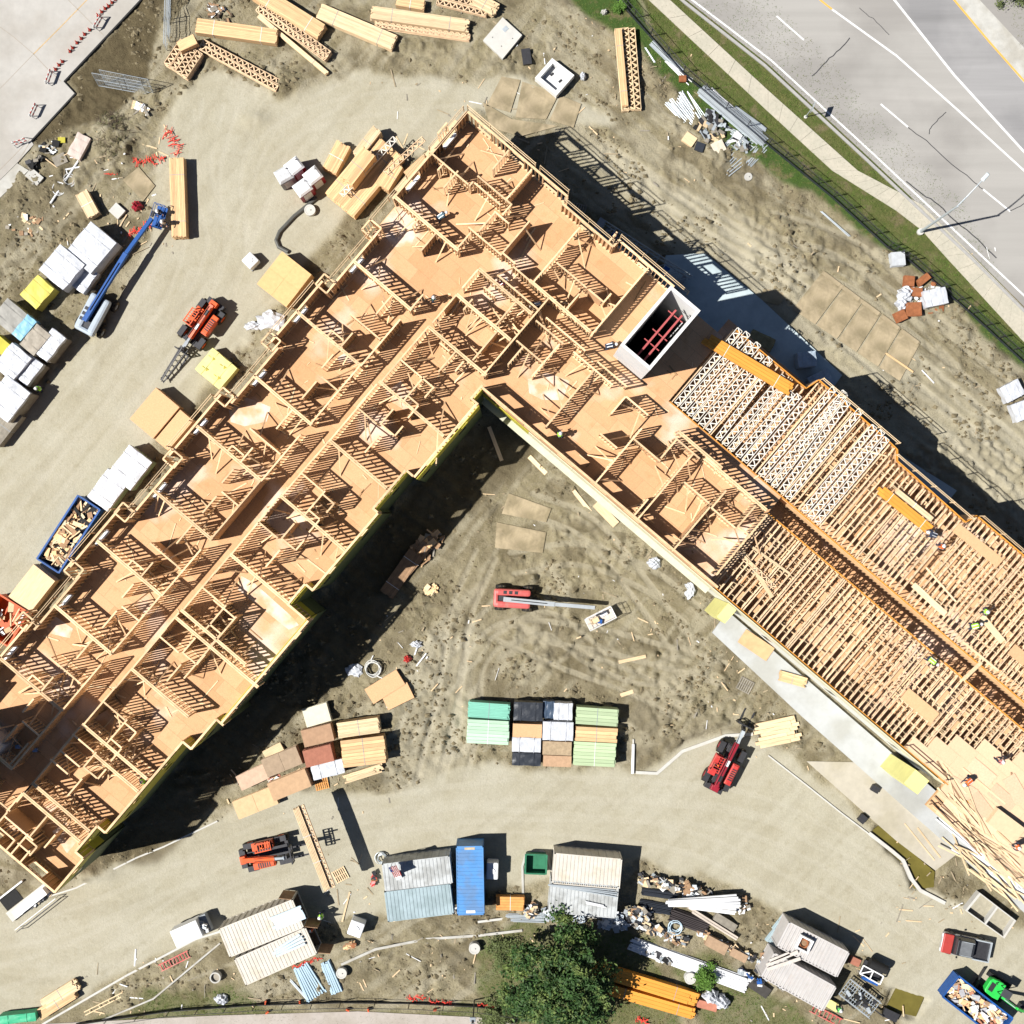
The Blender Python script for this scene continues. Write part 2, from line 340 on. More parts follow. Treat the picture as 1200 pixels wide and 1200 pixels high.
trench = soft([[(1028,966),(1048,980),(1098,1020),(1096,1040),(1070,1042),(1060,1015),(1040,995),(1022,975)],[(1045,1160),(1085,1172),(1072,1195),(1036,1188)]], 6, 1)
Z -= .6*trench
inside = ((PX > -75)&(PX < 1275)&(PY > -75)&(PY < 1275))
Z = np.where(inside, Z, -.02)
n = len(axis)
verts = np.stack([(PX-600)*G, (600-PY)*G, Z], -1).reshape(-1,3)
idx = np.arange(n*n).reshape(n,n)
quads = np.stack([idx[:-1,:-1], idx[1:,:-1], idx[1:,1:], idx[:-1,1:]], -1).reshape(-1,4)
gm = bpy.data.meshes.new('ground')
gm.vertices.add(len(verts)); gm.vertices.foreach_set('co', verts.ravel().astype(np.float32))
gm.loops.add(quads.size); gm.loops.foreach_set('vertex_index', quads.ravel().astype(np.int32))
gm.polygons.add(len(quads)); gm.polygons.foreach_set('loop_start', np.arange(0,quads.size,4,dtype=np.int32))
gm.polygons.foreach_set('use_smooth', [True]*len(quads))
gm.update(calc_edges=True)
# tyre streaks: along the left haul road, along the curved lower road, and across the yard
th = np.where(PY > 880, np.arctan2(-(PX-640)*.0012, np.ones_like(PX)), R(-50)); th = np.where((PX > 640)&(PY < 700), R(38), th)
SU = PX*np.cos(th)+PY*np.sin(th); SV = -PX*np.sin(th)+PY*np.cos(th)
streak = .6*fbm(SU/16+DX*12, SV+DY*14, 7, 301, 3)+.4*fbm(SU/9, SV+DX*18, 15, 333, 3)
colr = np.stack([streak, fbm(PX,PY,26,401,4), np.clip(track*1.2,0,1), np.ones_like(streak)], -1).reshape(-1,4).astype(np.float32)
ca = gm.color_attributes.new('maskc','FLOAT_COLOR','POINT'); ca.data.foreach_set('color', colr.ravel())
damp = np.clip((fbm(PX,PY,90,123,4)-.42)*4,0,1)
colr = np.stack([drive, grass, wet_shade, np.ones_like(drive)], -1).reshape(-1,4).astype(np.float32)
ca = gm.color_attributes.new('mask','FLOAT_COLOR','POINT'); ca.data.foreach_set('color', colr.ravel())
colr = np.stack([vivid, damp*mud, clodmask*mud, np.ones_like(drive)], -1).reshape(-1,4).astype(np.float32)
ca = gm.color_attributes.new('maskb','FLOAT_COLOR','POINT'); ca.data.foreach_set('color', colr.ravel())
def ground_material():
    m = bpy.data.materials.new('site_ground'); m.use_nodes = True; t = m.node_tree; N = t.nodes; L = t.links; b = N['Principled BSDF']
    b.inputs['Roughness'].default_value = .95; b.inputs['Specular IOR Level'].default_value = .15
    tc = N.new('ShaderNodeTexCoord')
    def noise(sc, d=6, r=.6):
        q = N.new('ShaderNodeTexNoise'); q.inputs['Scale'].default_value = sc; q.inputs['Detail'].default_value = d; q.inputs['Roughness'].default_value = r
        L.new(tc.outputs['Object'], q.inputs['Vector']); return q.outputs[0]
    def rngm(x, a, bb, c=0., d=1.):
        q = N.new('ShaderNodeMapRange'); q.inputs[1].default_value=a; q.inputs[2].default_value=bb; q.inputs[3].default_value=c; q.inputs[4].default_value=d; L.new(x,q.inputs[0]); return q.outputs[0]
    def mix(f, a, c):
        q = N.new('ShaderNodeMix'); q.data_type='RGBA'
        L.new(f, q.inputs[0])
        for k,v in ((6,a),(7,c)):
            if isinstance(v, tuple): q.inputs[k].default_value = (*v,1)
            else: L.new(v, q.inputs[k])
        return q.outputs[2]
    def mul(a, c):
        q = N.new('ShaderNodeMath'); q.operation='MULTIPLY'; L.new(a,q.inputs[0])
        if isinstance(c,float): q.inputs[1].default_value=c
        else: L.new(c,q.inputs[1])
        return q.outputs[0]
    def attr(nm):
        a = N.new('ShaderNodeAttribute'); a.attribute_name = nm; s = N.new('ShaderNodeSeparateColor'); L.new(a.outputs['Color'], s.inputs[0]); return s.outputs
    A = attr('mask'); B = attr('maskb'); C = attr('maskc')
    mudc = mix(rngm(noise(.55),.35,.65), (.285,.245,.145), (.40,.348,.225))
    mudc = mix(rngm(noise(2.2),.5,.72), mudc, (.375,.325,.220))
    mudc = mix(mul(B[1], .45), mudc, (.160,.130,.075))
    mudc = mix(mul(rngm(noise(9,3),.55,.7), .5), mudc, (.36,.32,.24))
    mudc = mix(mul(rngm(noise(3.2,10,.75),.37,.46,1.,0.), .6), mudc, (.12,.098,.055))
    mudc = mix(mul(rngm(C[0],.48,.62),.75), mudc, (.43,.385,.275))
    mudc = mix(mul(rngm(C[1],.53,.66),.55), mudc, (.15,.122,.07))
    drv = mix(rngm(noise(.25),.35,.65), (.385,.352,.258), (.43,.402,.312))
    drv = mix(mul(rngm(noise(1.1,8,.7),.52,.72),.55), drv, (.30,.265,.18))
    drv = mix(mul(rngm(noise(7,3),.6,.75),.15), drv, (.24,.21,.15))
    drv = mix(mul(rngm(C[0],.50,.62),.18), drv, (.48,.45,.365))
    drv = mix(mul(rngm(C[0],.46,.34),.22), drv, (.29,.26,.185))
    mudc = mix(mul(rngm(C[2],.25,.75),.8), mudc, (.41,.365,.26))
    drv = mix(mul(rngm(C[2],.3,.9),.20), drv, (.50,.47,.385))
    c = mix(A[0], mudc, drv)
    wet_shade_c = mix(rngm(noise(1.3),.35,.65), (.105,.082,.045), (.155,.125,.07))  # dark brown for damp earth and for the painted courtyard shade
    c = mix(A[2], c, wet_shade_c)
    gr = mix(rngm(noise(1.6),.35,.65), (.095,.125,.032), (.150,.155,.055))
    gr = mix(mul(B[0],.85), gr, (.06,.118,.026))
    gr = mix(rngm(noise(.7),.54,.66), gr, (.20,.17,.088))
    c = mix(A[1], c, gr)
    vm = N.new('ShaderNodeVectorMath'); vm.operation='SCALE'; L.new(c,vm.inputs[0]); L.new(rngm(noise(5,8,.75),.3,.7,.90,1.10), vm.inputs['Scale'])
    L.new(vm.outputs[0], b.inputs['Base Color'])
    bp = N.new('ShaderNodeBump'); bp.inputs['Strength'].default_value=.45; bp.inputs['Distance'].default_value=.12
    q = N.new('ShaderNodeMath'); q.operation='ADD'; L.new(noise(3.5,8,.7), q.inputs[0]); L.new(mul(noise(14,4),.4), q.inputs[1]); L.new(q.outputs[0], bp.inputs['Height'])
    b2 = N.new('ShaderNodeBump'); b2.inputs['Distance'].default_value=.22; L.new(noise(4.5,12,.78), b2.inputs['Height']); L.new(bp.outputs[0], b2.inputs['Normal'])
    q = N.new('ShaderNodeMath'); q.operation='MULTIPLY_ADD'; q.inputs[1].default_value=-.92; q.inputs[2].default_value=1.0; L.new(A[0],q.inputs[0]); L.new(q.outputs[0], b2.inputs['Strength'])
    L.new(b2.outputs[0], b.inputs['Normal'])
    return m
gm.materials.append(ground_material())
go = bpy.data.objects.new('ground', gm); COL.objects.link(go); go['kind'] = 'structure'; go['label'] = 'muddy building site ground with pale dusty haul roads'
def gz(px, py):
    i = int(np.clip(round((px+70)/STEP),0,len(dense)-1))+7; j = int(np.clip(round((py+70)/STEP),0,len(dense)-1))+7
    return float(Z[j,i])
def sheet(name, poly, z0, z1, mat, kind='structure', label=None, parent=None):
    b = MB(); b.prism([tuple(at(x,y)[:2]) for x,y in poly], z0, z1); o = b.build(name, mat, parent)
    if kind: o['kind'] = kind
    if label: o['label'] = label
    return o
def strip(name, pts, w, z, mat, kind='structure', h=.03, label=None):
    """a ribbon of width w metres along photo points"""
    P = [Vector(at(x,y)[:2]) for x,y in pts]; L=[]; Rr=[]
    for i,p in enumerate(P):
        d = (P[min(i+1,len(P)-1)]-P[max(i-1,0)]).normalized(); nn = Vector((-d.y,d.x))*w/2
        L.append(tuple(p+nn)); Rr.append(tuple(p-nn))
    b = MB(); b.prism(L+Rr[::-1], z-h, z); o = b.build(name, mat)
    if kind: o['kind'] = kind
    if label: o['label'] = label
    return o
# ---- road, kerb, sidewalk, pads
def interp(line, n):
    out = []
    for i in range(len(line)-1):
        for k in range(n): f = k/n; out.append((line[i][0]*(1-f)+line[i+1][0]*f, line[i][1]*(1-f)+line[i+1][1]*f))
    return out+[line[-1]]
EDGE = [(740,-62),(805,0),(899,74),(1020,186),(1141,300),(1200,359),(1290,445)]
sheet('road', EDGE+[(1290,-80),(760,-80)], -.1, .02, ASPH, label='pale worn asphalt road with white lane lines')
sheet('slip_lane', [(1048,0),(1118,88),(1200,178),(1290,275),(1290,205),(1195,92),(1118,0),(1060,-80),(985,-80)], 0, .024, ASPH2)
sheet('road_shoulder', [(1118,0),(1195,92),(1290,205),(1290,140),(1200,56),(1148,0),(1080,-80),(1060,-80)], 0, .023, CONC)
strip('kerb', [(x-3,y+3) for x,y in EDGE], .24, .14, M('grey_kerb',(.38,.37,.35),.9,.1,3), h=.3, label='concrete kerb along the road')
strip('edge_line', [(745,-60),(811,0),(904,71),(1024,181),(1146,296),(1205,351),(1290,436)], .16, .028, PAINTW, h=.006)
strip('lane_line', [(975,11),(1050,65),(1120,127),(1200,200),(1290,283)], .17, .028, PAINTW, h=.006)
strip('lane_line', [(985,-80),(1048,0),(1118,88),(1200,178),(1290,275)], .2, .032, PAINTW, h=.006)
strip('centre_line', [(900,-60),(961,0),(975,11)], .16, .028, PAINTY, h=.006)
strip('centre_line', [(1060,-80),(1118,0),(1160,50),(1200,95),(1290,205)], .17, .032, PAINTY, h=.006)
for a,b in (((910,19),(942,47)),((1032,122),(1064,149)),((1152,222),(1184,248))):
    strip('lane_dash', [a,b], .15, .028, PAINTW, h=.006)
for pts,w in (([(996,45),(985,58),(968,72),(952,90)],.09),([(1109,131),(1100,140),(1090,150),(1088,158)],.07),([(1064,149),(1085,165),(1108,186),(1140,212),(1152,222)],.07),([(1062,212),(1080,227),(1100,240),(1120,260),(1145,280),(1168,303)],.10),([(1007,10),(1023,22),(1042,41)],.05),([(1184,248),(1200,239),(1240,220)],.07)):
    pp = interp(pts,4); pp = [(x+U(-.8,.8),y+U(-.8,.8)) for x,y in pp]
    o = strip('crack_seal', pp, w, .036, SEAL, h=.004)
# sidewalk slabs, one by one
up = interp([(735,-50),(785,0),(900,106),(1005,200),(1062,230),(1080,240),(1137,297),(1197,358),(1290,455)],6); lo = interp([(705,-50),(760,0),(900,131),(975,200),(1050,247),(1080,270),(1107,300),(1197,398),(1290,490)],6)
sw = thing('sidewalk', 'beige concrete sidewalk of cast slabs beside the grass verge', 'sidewalk'); sw['kind'] = 'structure'; del sw['category']
for i in range(len(up)-1):
    q = [Vector(at(*p)[:2]) for p in (up[i],up[i+1],lo[i+1],lo[i])]; c = sum(q, Vector((0,0)))/4
    b = MB(); b.prism([tuple(p+(c-p).normalized()*.014) for p in q], -.05, .06+U(-.006,.006)); b.build('paving_slab', WALKC, sw)
# concrete pad top left
PAD = [(-80,-80),(228,-80),(165,0),(75,96),(88,110),(37,165),(40,170),(23,189),(0,212),(-80,290)]
pad = thing('concrete_pad', 'pale cast concrete paving in the top left corner', 'concrete'); pad['kind'] = 'structure'; del pad['category']
PADC = M('new_concrete_paving', (.455,.435,.40), .85, .07, 1.2, .08, col2=(.40,.375,.335), scale2=.18)
b = MB(); b.prism([tuple(at(x,y)[:2]) for x,y in PAD], -.1, .14); b.build('slab', PADC, pad)
SEALJ = M('joint_filler', (.36,.31,.25), .9, .1, 4)
for pts,w,mt in (([(105,-2),(72,32),(40,64)],.10,M('rusty_joint', (.50,.36,.20), .9, .2, 3)),([(40,64),(55,80),(72,96)],.05,SEALJ),([(-5,28),(18,45),(40,64)],.04,SEALJ),([(40,64),(10,95),(-5,110)],.04,SEALJ),([(80,0),(104,24),(122,42)],.04,SEALJ),([(22,190),(37,165)],.05,SEALJ),([(-5,205),(18,182),(36,163)],.05,SEALJ)):
    P = strip('joint', pts, w, .146, mt, None, .006); P.parent = pad
EDGESHADE = M('edge_shade_black', (.03,.03,.03), .9, .1, 4)  # black band painting the shadow along the raised pad's edge
P = strip('painted_edge_shadow', [(166,0),(76,96),(89,110),(38,165)], .14, .15, EDGESHADE, None, .15); P.parent = pad
# kerb stretch lower left of pad
sheet('pavement', [(-10,222),(18,190),(34,200),(-10,242)], 0, .1, CONC)
# sidewalk bottom left
sheet('path', [(-80,1206),(130,1196),(250,1190),(420,1185),(560,1192),(660,1210),(720,1290),(-80,1290)], -.05, .05, M('pinkish_path', (.44,.395,.35), .9, .07, 3, .1, col2=(.39,.345,.295)), label='pinkish concrete path along the bottom edge')
# kerbs round the lower drive
for pts,w in (([(58,1050),(90,1040),(160,1005),(192,992),(255,962)],.14),([(50,1200),(150,1142),(230,1100),(262,1090)],.18),([(745,905),(770,906),(800,880),(850,862),(882,860)],.28),([(560,1080),(640,1070),(740,1078)],.2),([(742,866),(742,905)],.14),([(900,885),(945,920),(985,952),(1018,977)],.12)):
    strip('kerb', pts, w, .12, CONCW, h=.2)
strip('kerb', [(1018,976),(1045,997),(1058,1008),(1068,1030),(1078,1043),(1107,1058)], .32, .16, CONCW, h=.6)
strip('kerb', [(118,1196),(180,1170),(240,1120),(258,1105)], .14, .12, CONC, h=.2)
strip('kerb', [(400,1130),(440,1112),(500,1100),(560,1096),(612,1090)], .22, .12, CONC, h=.2)
sheet('puddle', [(1030,968),(1046,980),(1096,1022),(1095,1042),(1072,1042),(1058,1012),(1040,996),(1020,976)], -.28, -.16, WATER, label='murky yellow green puddle in the kerb trench')
sheet('puddle', [(1052,1156),(1084,1168),(1074,1192),(1038,1184)], -.28, -.14, WATER, label='small brown puddle between kerb blocks')
# concrete terrace on the south-west side of the right wing, and north-east terrace
TERR = M('pale_terrace_concrete', (.47,.48,.47), .85, .06, 1.5, .05, col2=(.40,.40,.37), scale2=.25)
sheet('terrace', [(834,741),(852,716),(1100,930),(1200,1015),(1290,1095),(1290,1150),(1195,1065),(1062,948),(1000,893),(940,840)], 0, .34, TERR, label='pale concrete terrace slab beside the right wing')
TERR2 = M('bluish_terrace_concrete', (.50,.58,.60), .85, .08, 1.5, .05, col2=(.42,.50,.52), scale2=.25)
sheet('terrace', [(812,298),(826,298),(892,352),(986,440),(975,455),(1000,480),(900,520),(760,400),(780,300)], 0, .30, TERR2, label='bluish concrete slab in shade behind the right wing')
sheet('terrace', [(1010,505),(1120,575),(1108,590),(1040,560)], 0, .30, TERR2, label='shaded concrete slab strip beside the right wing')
sheet('pavement', [(1026,964),(945,892),(1000,893),(1062,948),(1122,1000),(1096,1020),(1050,985)], -.2, .06, M('dusty_slab', (.47,.43,.35), .9, .08, 1.5, .1, col2=(.42,.38,.29), scale2=.3), label='dusty concrete slab below the terrace')
# ------------------------------------------------------------------ timber building
PHI = R(-40.3); AX = Vector((math.cos(PHI), math.sin(PHI))); BXV = Vector((AX.y, -AX.x))    # s along the right wing, t along the left wing
ZD, WH = 8.6, 2.6; ZT = ZD+WH
ORG = at(548,130,ZT)
def ST(px, py, z=ZT):
    p = at(px,py,z)-ORG; p = Vector((p.x,p.y)); return (p.dot(AX), p.dot(BXV))
BLD = thing('timber_building', 'L-shaped timber framed building under construction with open stud walls and orange floor decks', 'building', (ORG.x,ORG.y,0), PHI)
def LP(s, t, z): return Vector((s,-t,z))       # building-local coordinates
segs = []            # (axis, c, a0, a1)   axis 'a': constant t=c, s from a0..a1 ; axis 'b': constant s=c
def seg(x1,y1,x2,y2,ext=None, z=ZT):
    s1,t1 = ST(x1,y1,z); s2,t2 = ST(x2,y2,z)
    if abs(s2-s1) > abs(t2-t1): e = ['a',(t1+t2)/2,min(s1,s2),max(s1,s2),ext]
    else: e = ['b',(s1+s2)/2,min(t1,t2),max(t1,t2),ext]
    for o in segs:
        if o[0]==e[0] and abs(o[1]-e[1]) < .32:
            ov = min(o[3],e[3])-max(o[2],e[2])
            if ov > -.25 and (ov > .5*(e[3]-e[2]) or ov > .5*(o[3]-o[2])):
                o[2] = min(o[2],e[2]); o[3] = max(o[3],e[3]); o[4] = o[4] or e[4]; return
    segs.append(e)
def crop(x0,y0,lst,ext=None,dx=0,dy=0):
    for q in lst: seg(x0+q[0]/6+dx, y0+q[1]/6+dy, x0+q[2]/6+dx, y0+q[3]/6+dy, ext)
# -- exterior walls, north-east side
crop(420,110,[(765,125,500,434),(500,434,240,735)],'nw')
NEX = [(548,130),(665,231),(659,239),(719,289),(725,281),(790,336)]
for a,b in zip(NEX[:-1],NEX[1:]): seg(*a,*b,'ne')
# -- north-west side: bays step in and out at the little box chases
Pn = [(415,305),(347.5,365),(298.5,440),(230,496),(181.5,572),(111,630),(65.5,708),(0,770),(-50,842)]
Bx = [(435,268),(381,332),(317,400),(262,465),(202,537),(145,600),(86,668),(28,728),(-35,800)]
for i,p in enumerate(Pn):
    s,_ = ST(*p); t0 = ST(*Bx[i])[1]; t1 = ST(*Bx[i+1])[1] if i+1 < len(Bx) else t0+5
    segs.append(['b',s,t0,t1,'nw'])
    sb = ST(*Bx[i])[0]; tb = ST(*Bx[i])[1]
    for e in (['a',tb-.55,sb-.55,sb+.6],['a',tb+.55,sb-.55,sb+.6],['b',sb+.6,tb-.55,tb+.55],['b',sb-.55,tb-.55,tb+.55]): segs.append(e+[None])
# -- south-east side of the left wing
SEX = [(566,452),(551,466),(560,474),(484,558),(476,551),(437,595),(442,601),(367,692),(358,685),(336,708),(358,725),(262,850),(253,843),(224,878),(214,869),(205,880),(123,976),(114,968),(88,998),(97,1006),(64,1046)]
for a,b in zip(SEX[:-1],SEX[1:]): seg(*a,*b,'se')
seg(64,1046,-40,957,'sw')
seg(566,452,840,690,'rsw')
# -- interior walls read bay by bay
crop(420,110,[(500,400,770,640),(815,625,1000,780),(770,640,815,625),(835,578,1080,775),(1080,775,1010,850),(960,830,1060,912),(1200,560,1030,745),(1055,395,945,530),(240,710,705,1100),(960,830,850,965),(790,975,690,1090),(770,940,1010,1130),(1110,1000,1010,1125),(540,985,440,1100),(1015,1120,1100,1190)])
crop(580,150,[(260,290,70,500),(0,440,115,535),(115,535,50,610),(230,640,50,890),(0,580,100,670),(600,697,270,1080),(45,890,140,960),(130,970,330,1150),(430,950,650,1120),(1080,985,890,1200),(785,805,865,735)])
crop(640,300,[(720,90,300,550),(300,235,400,320),(460,265,400,325),(240,270,130,375),(130,375,310,535),(550,620,490,670),(190,675,470,905),(560,990,700,1100),(335,800,0,1200),(100,620,0,720),(560,990,470,1090)])
crop(460,280,[(600,215,985,520),(450,390,830,710),(255,610,655,965),(50,840,290,1050),(600,215,490,345),(450,390,280,590),(255,612,155,730),(60,840,0,910),(1080,405,650,975),(870,450,720,600),(740,650,560,850),(450,790,320,930),(1010,570,1200,740),(870,715,1070,880),(910,750,820,890),(1200,760,960,950),(290,1050,230,1100)])
crop(560,430,[(810,30,470,410),(1090,510,820,820),(1200,930,1090,1050),(1040,215,940,330),(1040,210,1200,335),(1140,420,1000,590),(860,470,980,570)])
crop(720,480,[(580,330,140,750),(680,690,400,990),(1090,750,700,1150),(1075,735,690,1135),(130,215,330,355),(440,200,330,345),(430,200,600,345),(640,340,1000,650),(500,500,660,670),(790,570,680,690),(680,690,850,830),(1000,680,860,820)])
# -- repeated dwelling plans along the left wing: a mirrored pair of units per period
D_ = (-117.0, 134.5)
# the long corridor walls, broken only by the entry doors
for (x0,y0),o_ in (((474,369),0),((498,387),1)):
    for k in range(8):
        xa,ya = x0-58.4*k, y0+67.4*k
        seg(xa-58.4*(.08+.1*o_), ya+67.4*(.08+.1*o_), xa-58.4*(.80+.08*o_), ya+67.4*(.80+.08*o_), 'cor')

for q in ((618,331,682,386),(583,322,632,364),(640,372,686,411),(700,424,735,453),(795,505,846,549),(852,554,900,596)): seg(*q,'cor')
NWU = [(0,0,400,355),(480,235,395,355),(270,475,190,550),(-40,385,190,545),(-10,510,-100,615),(-155,495,-75,565),(-155,495,-190,535),(-400,350,40,750),(190,550,40,740),(40,745,-110,925),(-230,820,-110,920),(-155,655,-220,765),(270,250,150,375),(-260,855,-370,965),(70,465,190,550)]
for k in range(5):
    for q in NWU:
        x0,y0 = 415+D_[0]*k, 305+D_[1]*k
        seg(x0+q[0]/6, y0+q[1]/6, x0+q[2]/6, y0+q[3]/6)
SEU = [(160,-165,310,-40),(305,-15,385,55),(385,55,330,115),(325,-35,170,135),(205,90,280,165),(280,165,210,255),(0,0,465,375),(-150,180,-10,295),(20,300,110,375),(110,195,10,295),(180,315,110,375),(160,-155,0,0),(-10,15,-150,180),(-220,275,-350,410),(-350,410,60,745),(20,390,-110,485),(-350,415,-455,545),(-520,635,-400,785)]
for k in range(5):
    x0,y0 = 443.3-116*k, 447.5+134*k
    for q in SEU:
        x,y = x0+q[2]/6, y0+q[3]/6
        seg(x0+q[0]/6, y0+q[1]/6, x, y)
crop(140,700,[(810,125,440,560),(660,20,800,130),(390,150,980,625)])
crop(0,840,[(510,120,660,250),(660,265,970,525),(510,130,350,300),(350,300,480,400),(160,535,560,880),(280,390,160,530),(0,770,100,880),(190,180,80,340),(0,600,70,665),(160,535,45,665),(45,665,0,730),(100,860,0,1000),(210,940,120,1050),(120,890,215,960),(60,690,250,850),(330,700,210,840),(0,1010,110,1100),(390,830,310,920)])
crop(420,110,[(600,480,560,540),(700,540,600,660),(300,760,430,870),(430,870,380,930),(620,200,560,280)])
crop(460,280,[(560,420,500,500),(640,340,720,400),(330,730,400,790),(500,860,440,930)])
SMAX = 48
def clip_wall(e):
    # keep interior pieces inside the building outline and inside what the photo could show
    return e
PL = .045
rs_ = random.Random(21); TEND = ST(64,1046)[1]
def stud_wall(e):
    ax,c,a,b,ext = e; cor = ext=='cor'; ext = None if cor else ext
    if not ext:
        if ax=='a':
            if c > TEND-.3: return
        else:
            b = min(b,TEND-.1)
    L = b-a
    if L < .35: return
    th = .17 if ext else .125
    m = MB()
    def bx(u0,u1,z0,z1,w=th,off=0.,mi=0):
        if ax=='a': m.bx(u0,u1,-(c+off)-w/2,-(c+off)+w/2,ZD+z0,ZD+z1,mi)
        else: m.bx(c+off-w/2,c+off+w/2,-u1,-u0,ZD+z0,ZD+z1,mi)
    e0 = .003*((int(c*37)+int(a*11))%7)
    party = (not ext) and L > 4.6 and ax=='a'
    if party: th = .10; bx(a,b,WH-.09+e0*.5,WH+e0,.115,-.075); bx(a,b,WH-.091+e0*.5,WH-.001+e0,.115,.075)
    else: bx(a,b,WH-.09+e0*.5,WH+e0,th+.012)
    # door or window openings
    ops = []
    if ext and L > 3.0:
        nwin = max(1,int(L/3.4))
        for k in range(nwin):
            cc = a+L*(k+.5)/nwin; w = 1.75 if ext in('nw','rsw') else 1.5
            ops.append((cc-w/2,cc+w/2,.75,2.15))
    elif (not ext) and L > 3.6 and ax=='b' and U(0,1)<.45:
        cc = U(a+.9,b-.9); ops.append((cc-.45,cc+.45,0,2.08))
    u = a; studs = []
    while u < b-.05: studs.append(u+.02); u += .405 if ext or party else .30
    studs.append(b-.02)
    for q in studs:
        o = [w for w in ops if w[0]-.02 < q < w[1]+.02]
        if o:
            w = o[0]
            if w[2] > 0: bx(q-.019,q+.019,.04,w[2]-.05)
            bx(q-.019,q+.019,w[3]+.14,WH-.09)
        elif party:
            bx(q-.019,q+.019,.04,WH-.09,th,-.075); bx(min(q+.2,b-.02)-.019,min(q+.2,b-.02)+.019,.04,WH-.09,th,.075)
        else: bx(q-.019,q+.019,.04,WH-.09)
    lo = a
    for w in sorted(ops):
        if w[2]==0: bx(lo,w[0],0,.04); lo = w[1]
        for q in (w[0]-.03,w[1]+.03): bx(q-.019,q+.019,.04,WH-.09)
        bx(w[0],w[1],w[3],w[3]+.14,th*.9)
        if w[2]>0: bx(w[0],w[1],w[2]-.05,w[2],th)
    bx(lo,b,0,.04)
    if L > 4 and not ext and ax=='a':         # mid-height blocking in the long party walls
        for q0,q1 in zip(studs[:-1],studs[1:]):
            if U(0,1)<.6: bx(q0+.019,q1-.019,1.25+U(-.06,.06),1.33,th*.8)
    m.build('wall_frame', FRAMEW, BLD)
    # sheathing on the outside of the outer walls, and on some inner shear walls
    sh = {'nw':-1,'ne':-1,'sw':1,'rsw':1}.get(ext,0)
    if ext=='ne' and not 9.5 < a < 14: sh = 0
    inner = (not ext) and not party and L > 1.3 and rs_.random() < .30
    if sh or inner:
        sm = MB(); o_ = (sh*(th/2+.012)) if sh else random.choice((-1,1))*(th/2+.010)
        z1 = WH-.1 if sh else WH-random.choice((.1,.1,.5))
        def px_(u0,u1,z0,z1):
            if u1-u0 < .02 or z1-z0 < .02: return
            if ax=='a': sm.bx(u0,u1,-(c+o_)-.006,-(c+o_)+.006,ZD+z0,ZD+z1)
            else: sm.bx(c+o_-.006,c+o_+.006,-u1,-u0,ZD+z0,ZD+z1)
        if inner:
            l_ = U(.55,1)*L; px_(a+.02,a+l_-.02,.01,z1)
            for w in []: pass
        else:
            lo_ = a
            for w in sorted(ops): px_(lo_,w[0],-.3,z1); px_(w[0],w[1],-.3,w[2]-.05); px_(w[0],w[1],w[3],z1); lo_ = w[1]
            px_(lo_,b,-.3,z1)
        if sm.v: sm.build('wall_sheathing', OSB, BLD)
    for w in ops:
        if ext == 'nw' and w[2]>0:       # white flashing membrane dressed over the window sill
            f = MB()
            f.bx(c-.10,c+.16,-w[1]+.1,-w[0]-.1,ZD+w[2]+.003,ZD+w[2]+.03); f.bx(c+.14,c+.17,-w[1]+.1,-w[0]-.1,ZD+w[2]-.35,ZD+w[2]+.006)
            f.build('sill_flashing', WHITEP2, BLD)
    # temporary diagonal braces
    if L > 1.5 and not ext and not cor:
        for k in range(1 if L < 2.5 else 2 if L < 4 else 5):
            q = U(a+.4,b-.4); sd = random.choice((-1,1)); dd = U(1.2,2.3); sk = U(-1.5,1.5); ht = U(1.7,2.5)
            p0 = (q,c+sd*.07,ht); p1 = (q+sk,c+sd*dd,.04)
            f = (lambda p: LP(p[0],p[1],ZD+p[2])) if ax=='a' else (lambda p: LP(p[1],p[0],ZD+p[2]))
            q1 = f(p1); es,et = q1.x,-q1.y
            if (CS0 < es < CS1 and et > 4) or (7.0 < et < 8.9 and es > 8): continue
            if es < .3 or et < .3: continue
            MB().beam(f(p0),f(p1),.11,.05).build('brace', FRAMEW, BLD)
CS0 = ST(474,369)[0]-.1; CS1 = ST(498,387)[0]+.1
for e in segs: stud_wall(e)
# free bits lying or leaning on the deck near walls come later
# -- deck outline in local metres
def outline(pts, z=ZT): return [ST(*p, z) for p in pts]
nwline = []
s_in = [ST(*p)[0] for p in Pn]
pts = []
# north-east edge
ne = outline(NEX)
poly = []
for s,t in ne[:-1]: poly.append((s,t))
s_end = ST(858,382,ZD)[0]; t_ne = ST(858,382,ZD)[1]
s_j = ST(902,598,ZD)[0]; t_c0 = ST(783,470,ZD)[1]; 
t_sw = ST(840,690,ZD)[1]
_k = at(821,364,15.6)-ORG; sE = Vector((_k.x,_k.y)).dot(AX); tE = Vector((_k.x,_k.y)).dot(BXV)
poly += [(sE-3.05,ne[-1][1]),(sE-3.05,tE+6.1),(sE,tE+6.1),(sE,ne[-1][1])]
poly += [(s_end,ne[-1][1]),(s_end,t_c0),(s_j,t_c0),(s_j,t_sw)]
se = outline(SEX)
poly += [(se[0][0],t_sw)] + se[1:] + [(se[-1][0]-8.5,se[-1][1])]
# north-west steps, from far end back up
tt = [ST(*b)[1] for b in Bx]
back = []
for i,p in enumerate(Pn):
    t1 = tt[i+1] if i+1 < len(tt) else se[-1][1]
    back += [(s_in[i],tt[i]),(s_in[i],t1)]
poly += back[::-1] + [(ne[0][0],tt[0])]
def snap(poly):
    out = [poly[0]]
    for s,t in poly[1:]:
        ps,pt = out[-1]
        if abs(s-ps) < abs(t-pt): out.append((ps,t))
        else: out.append((s,pt))
    return out
poly = snap(poly)
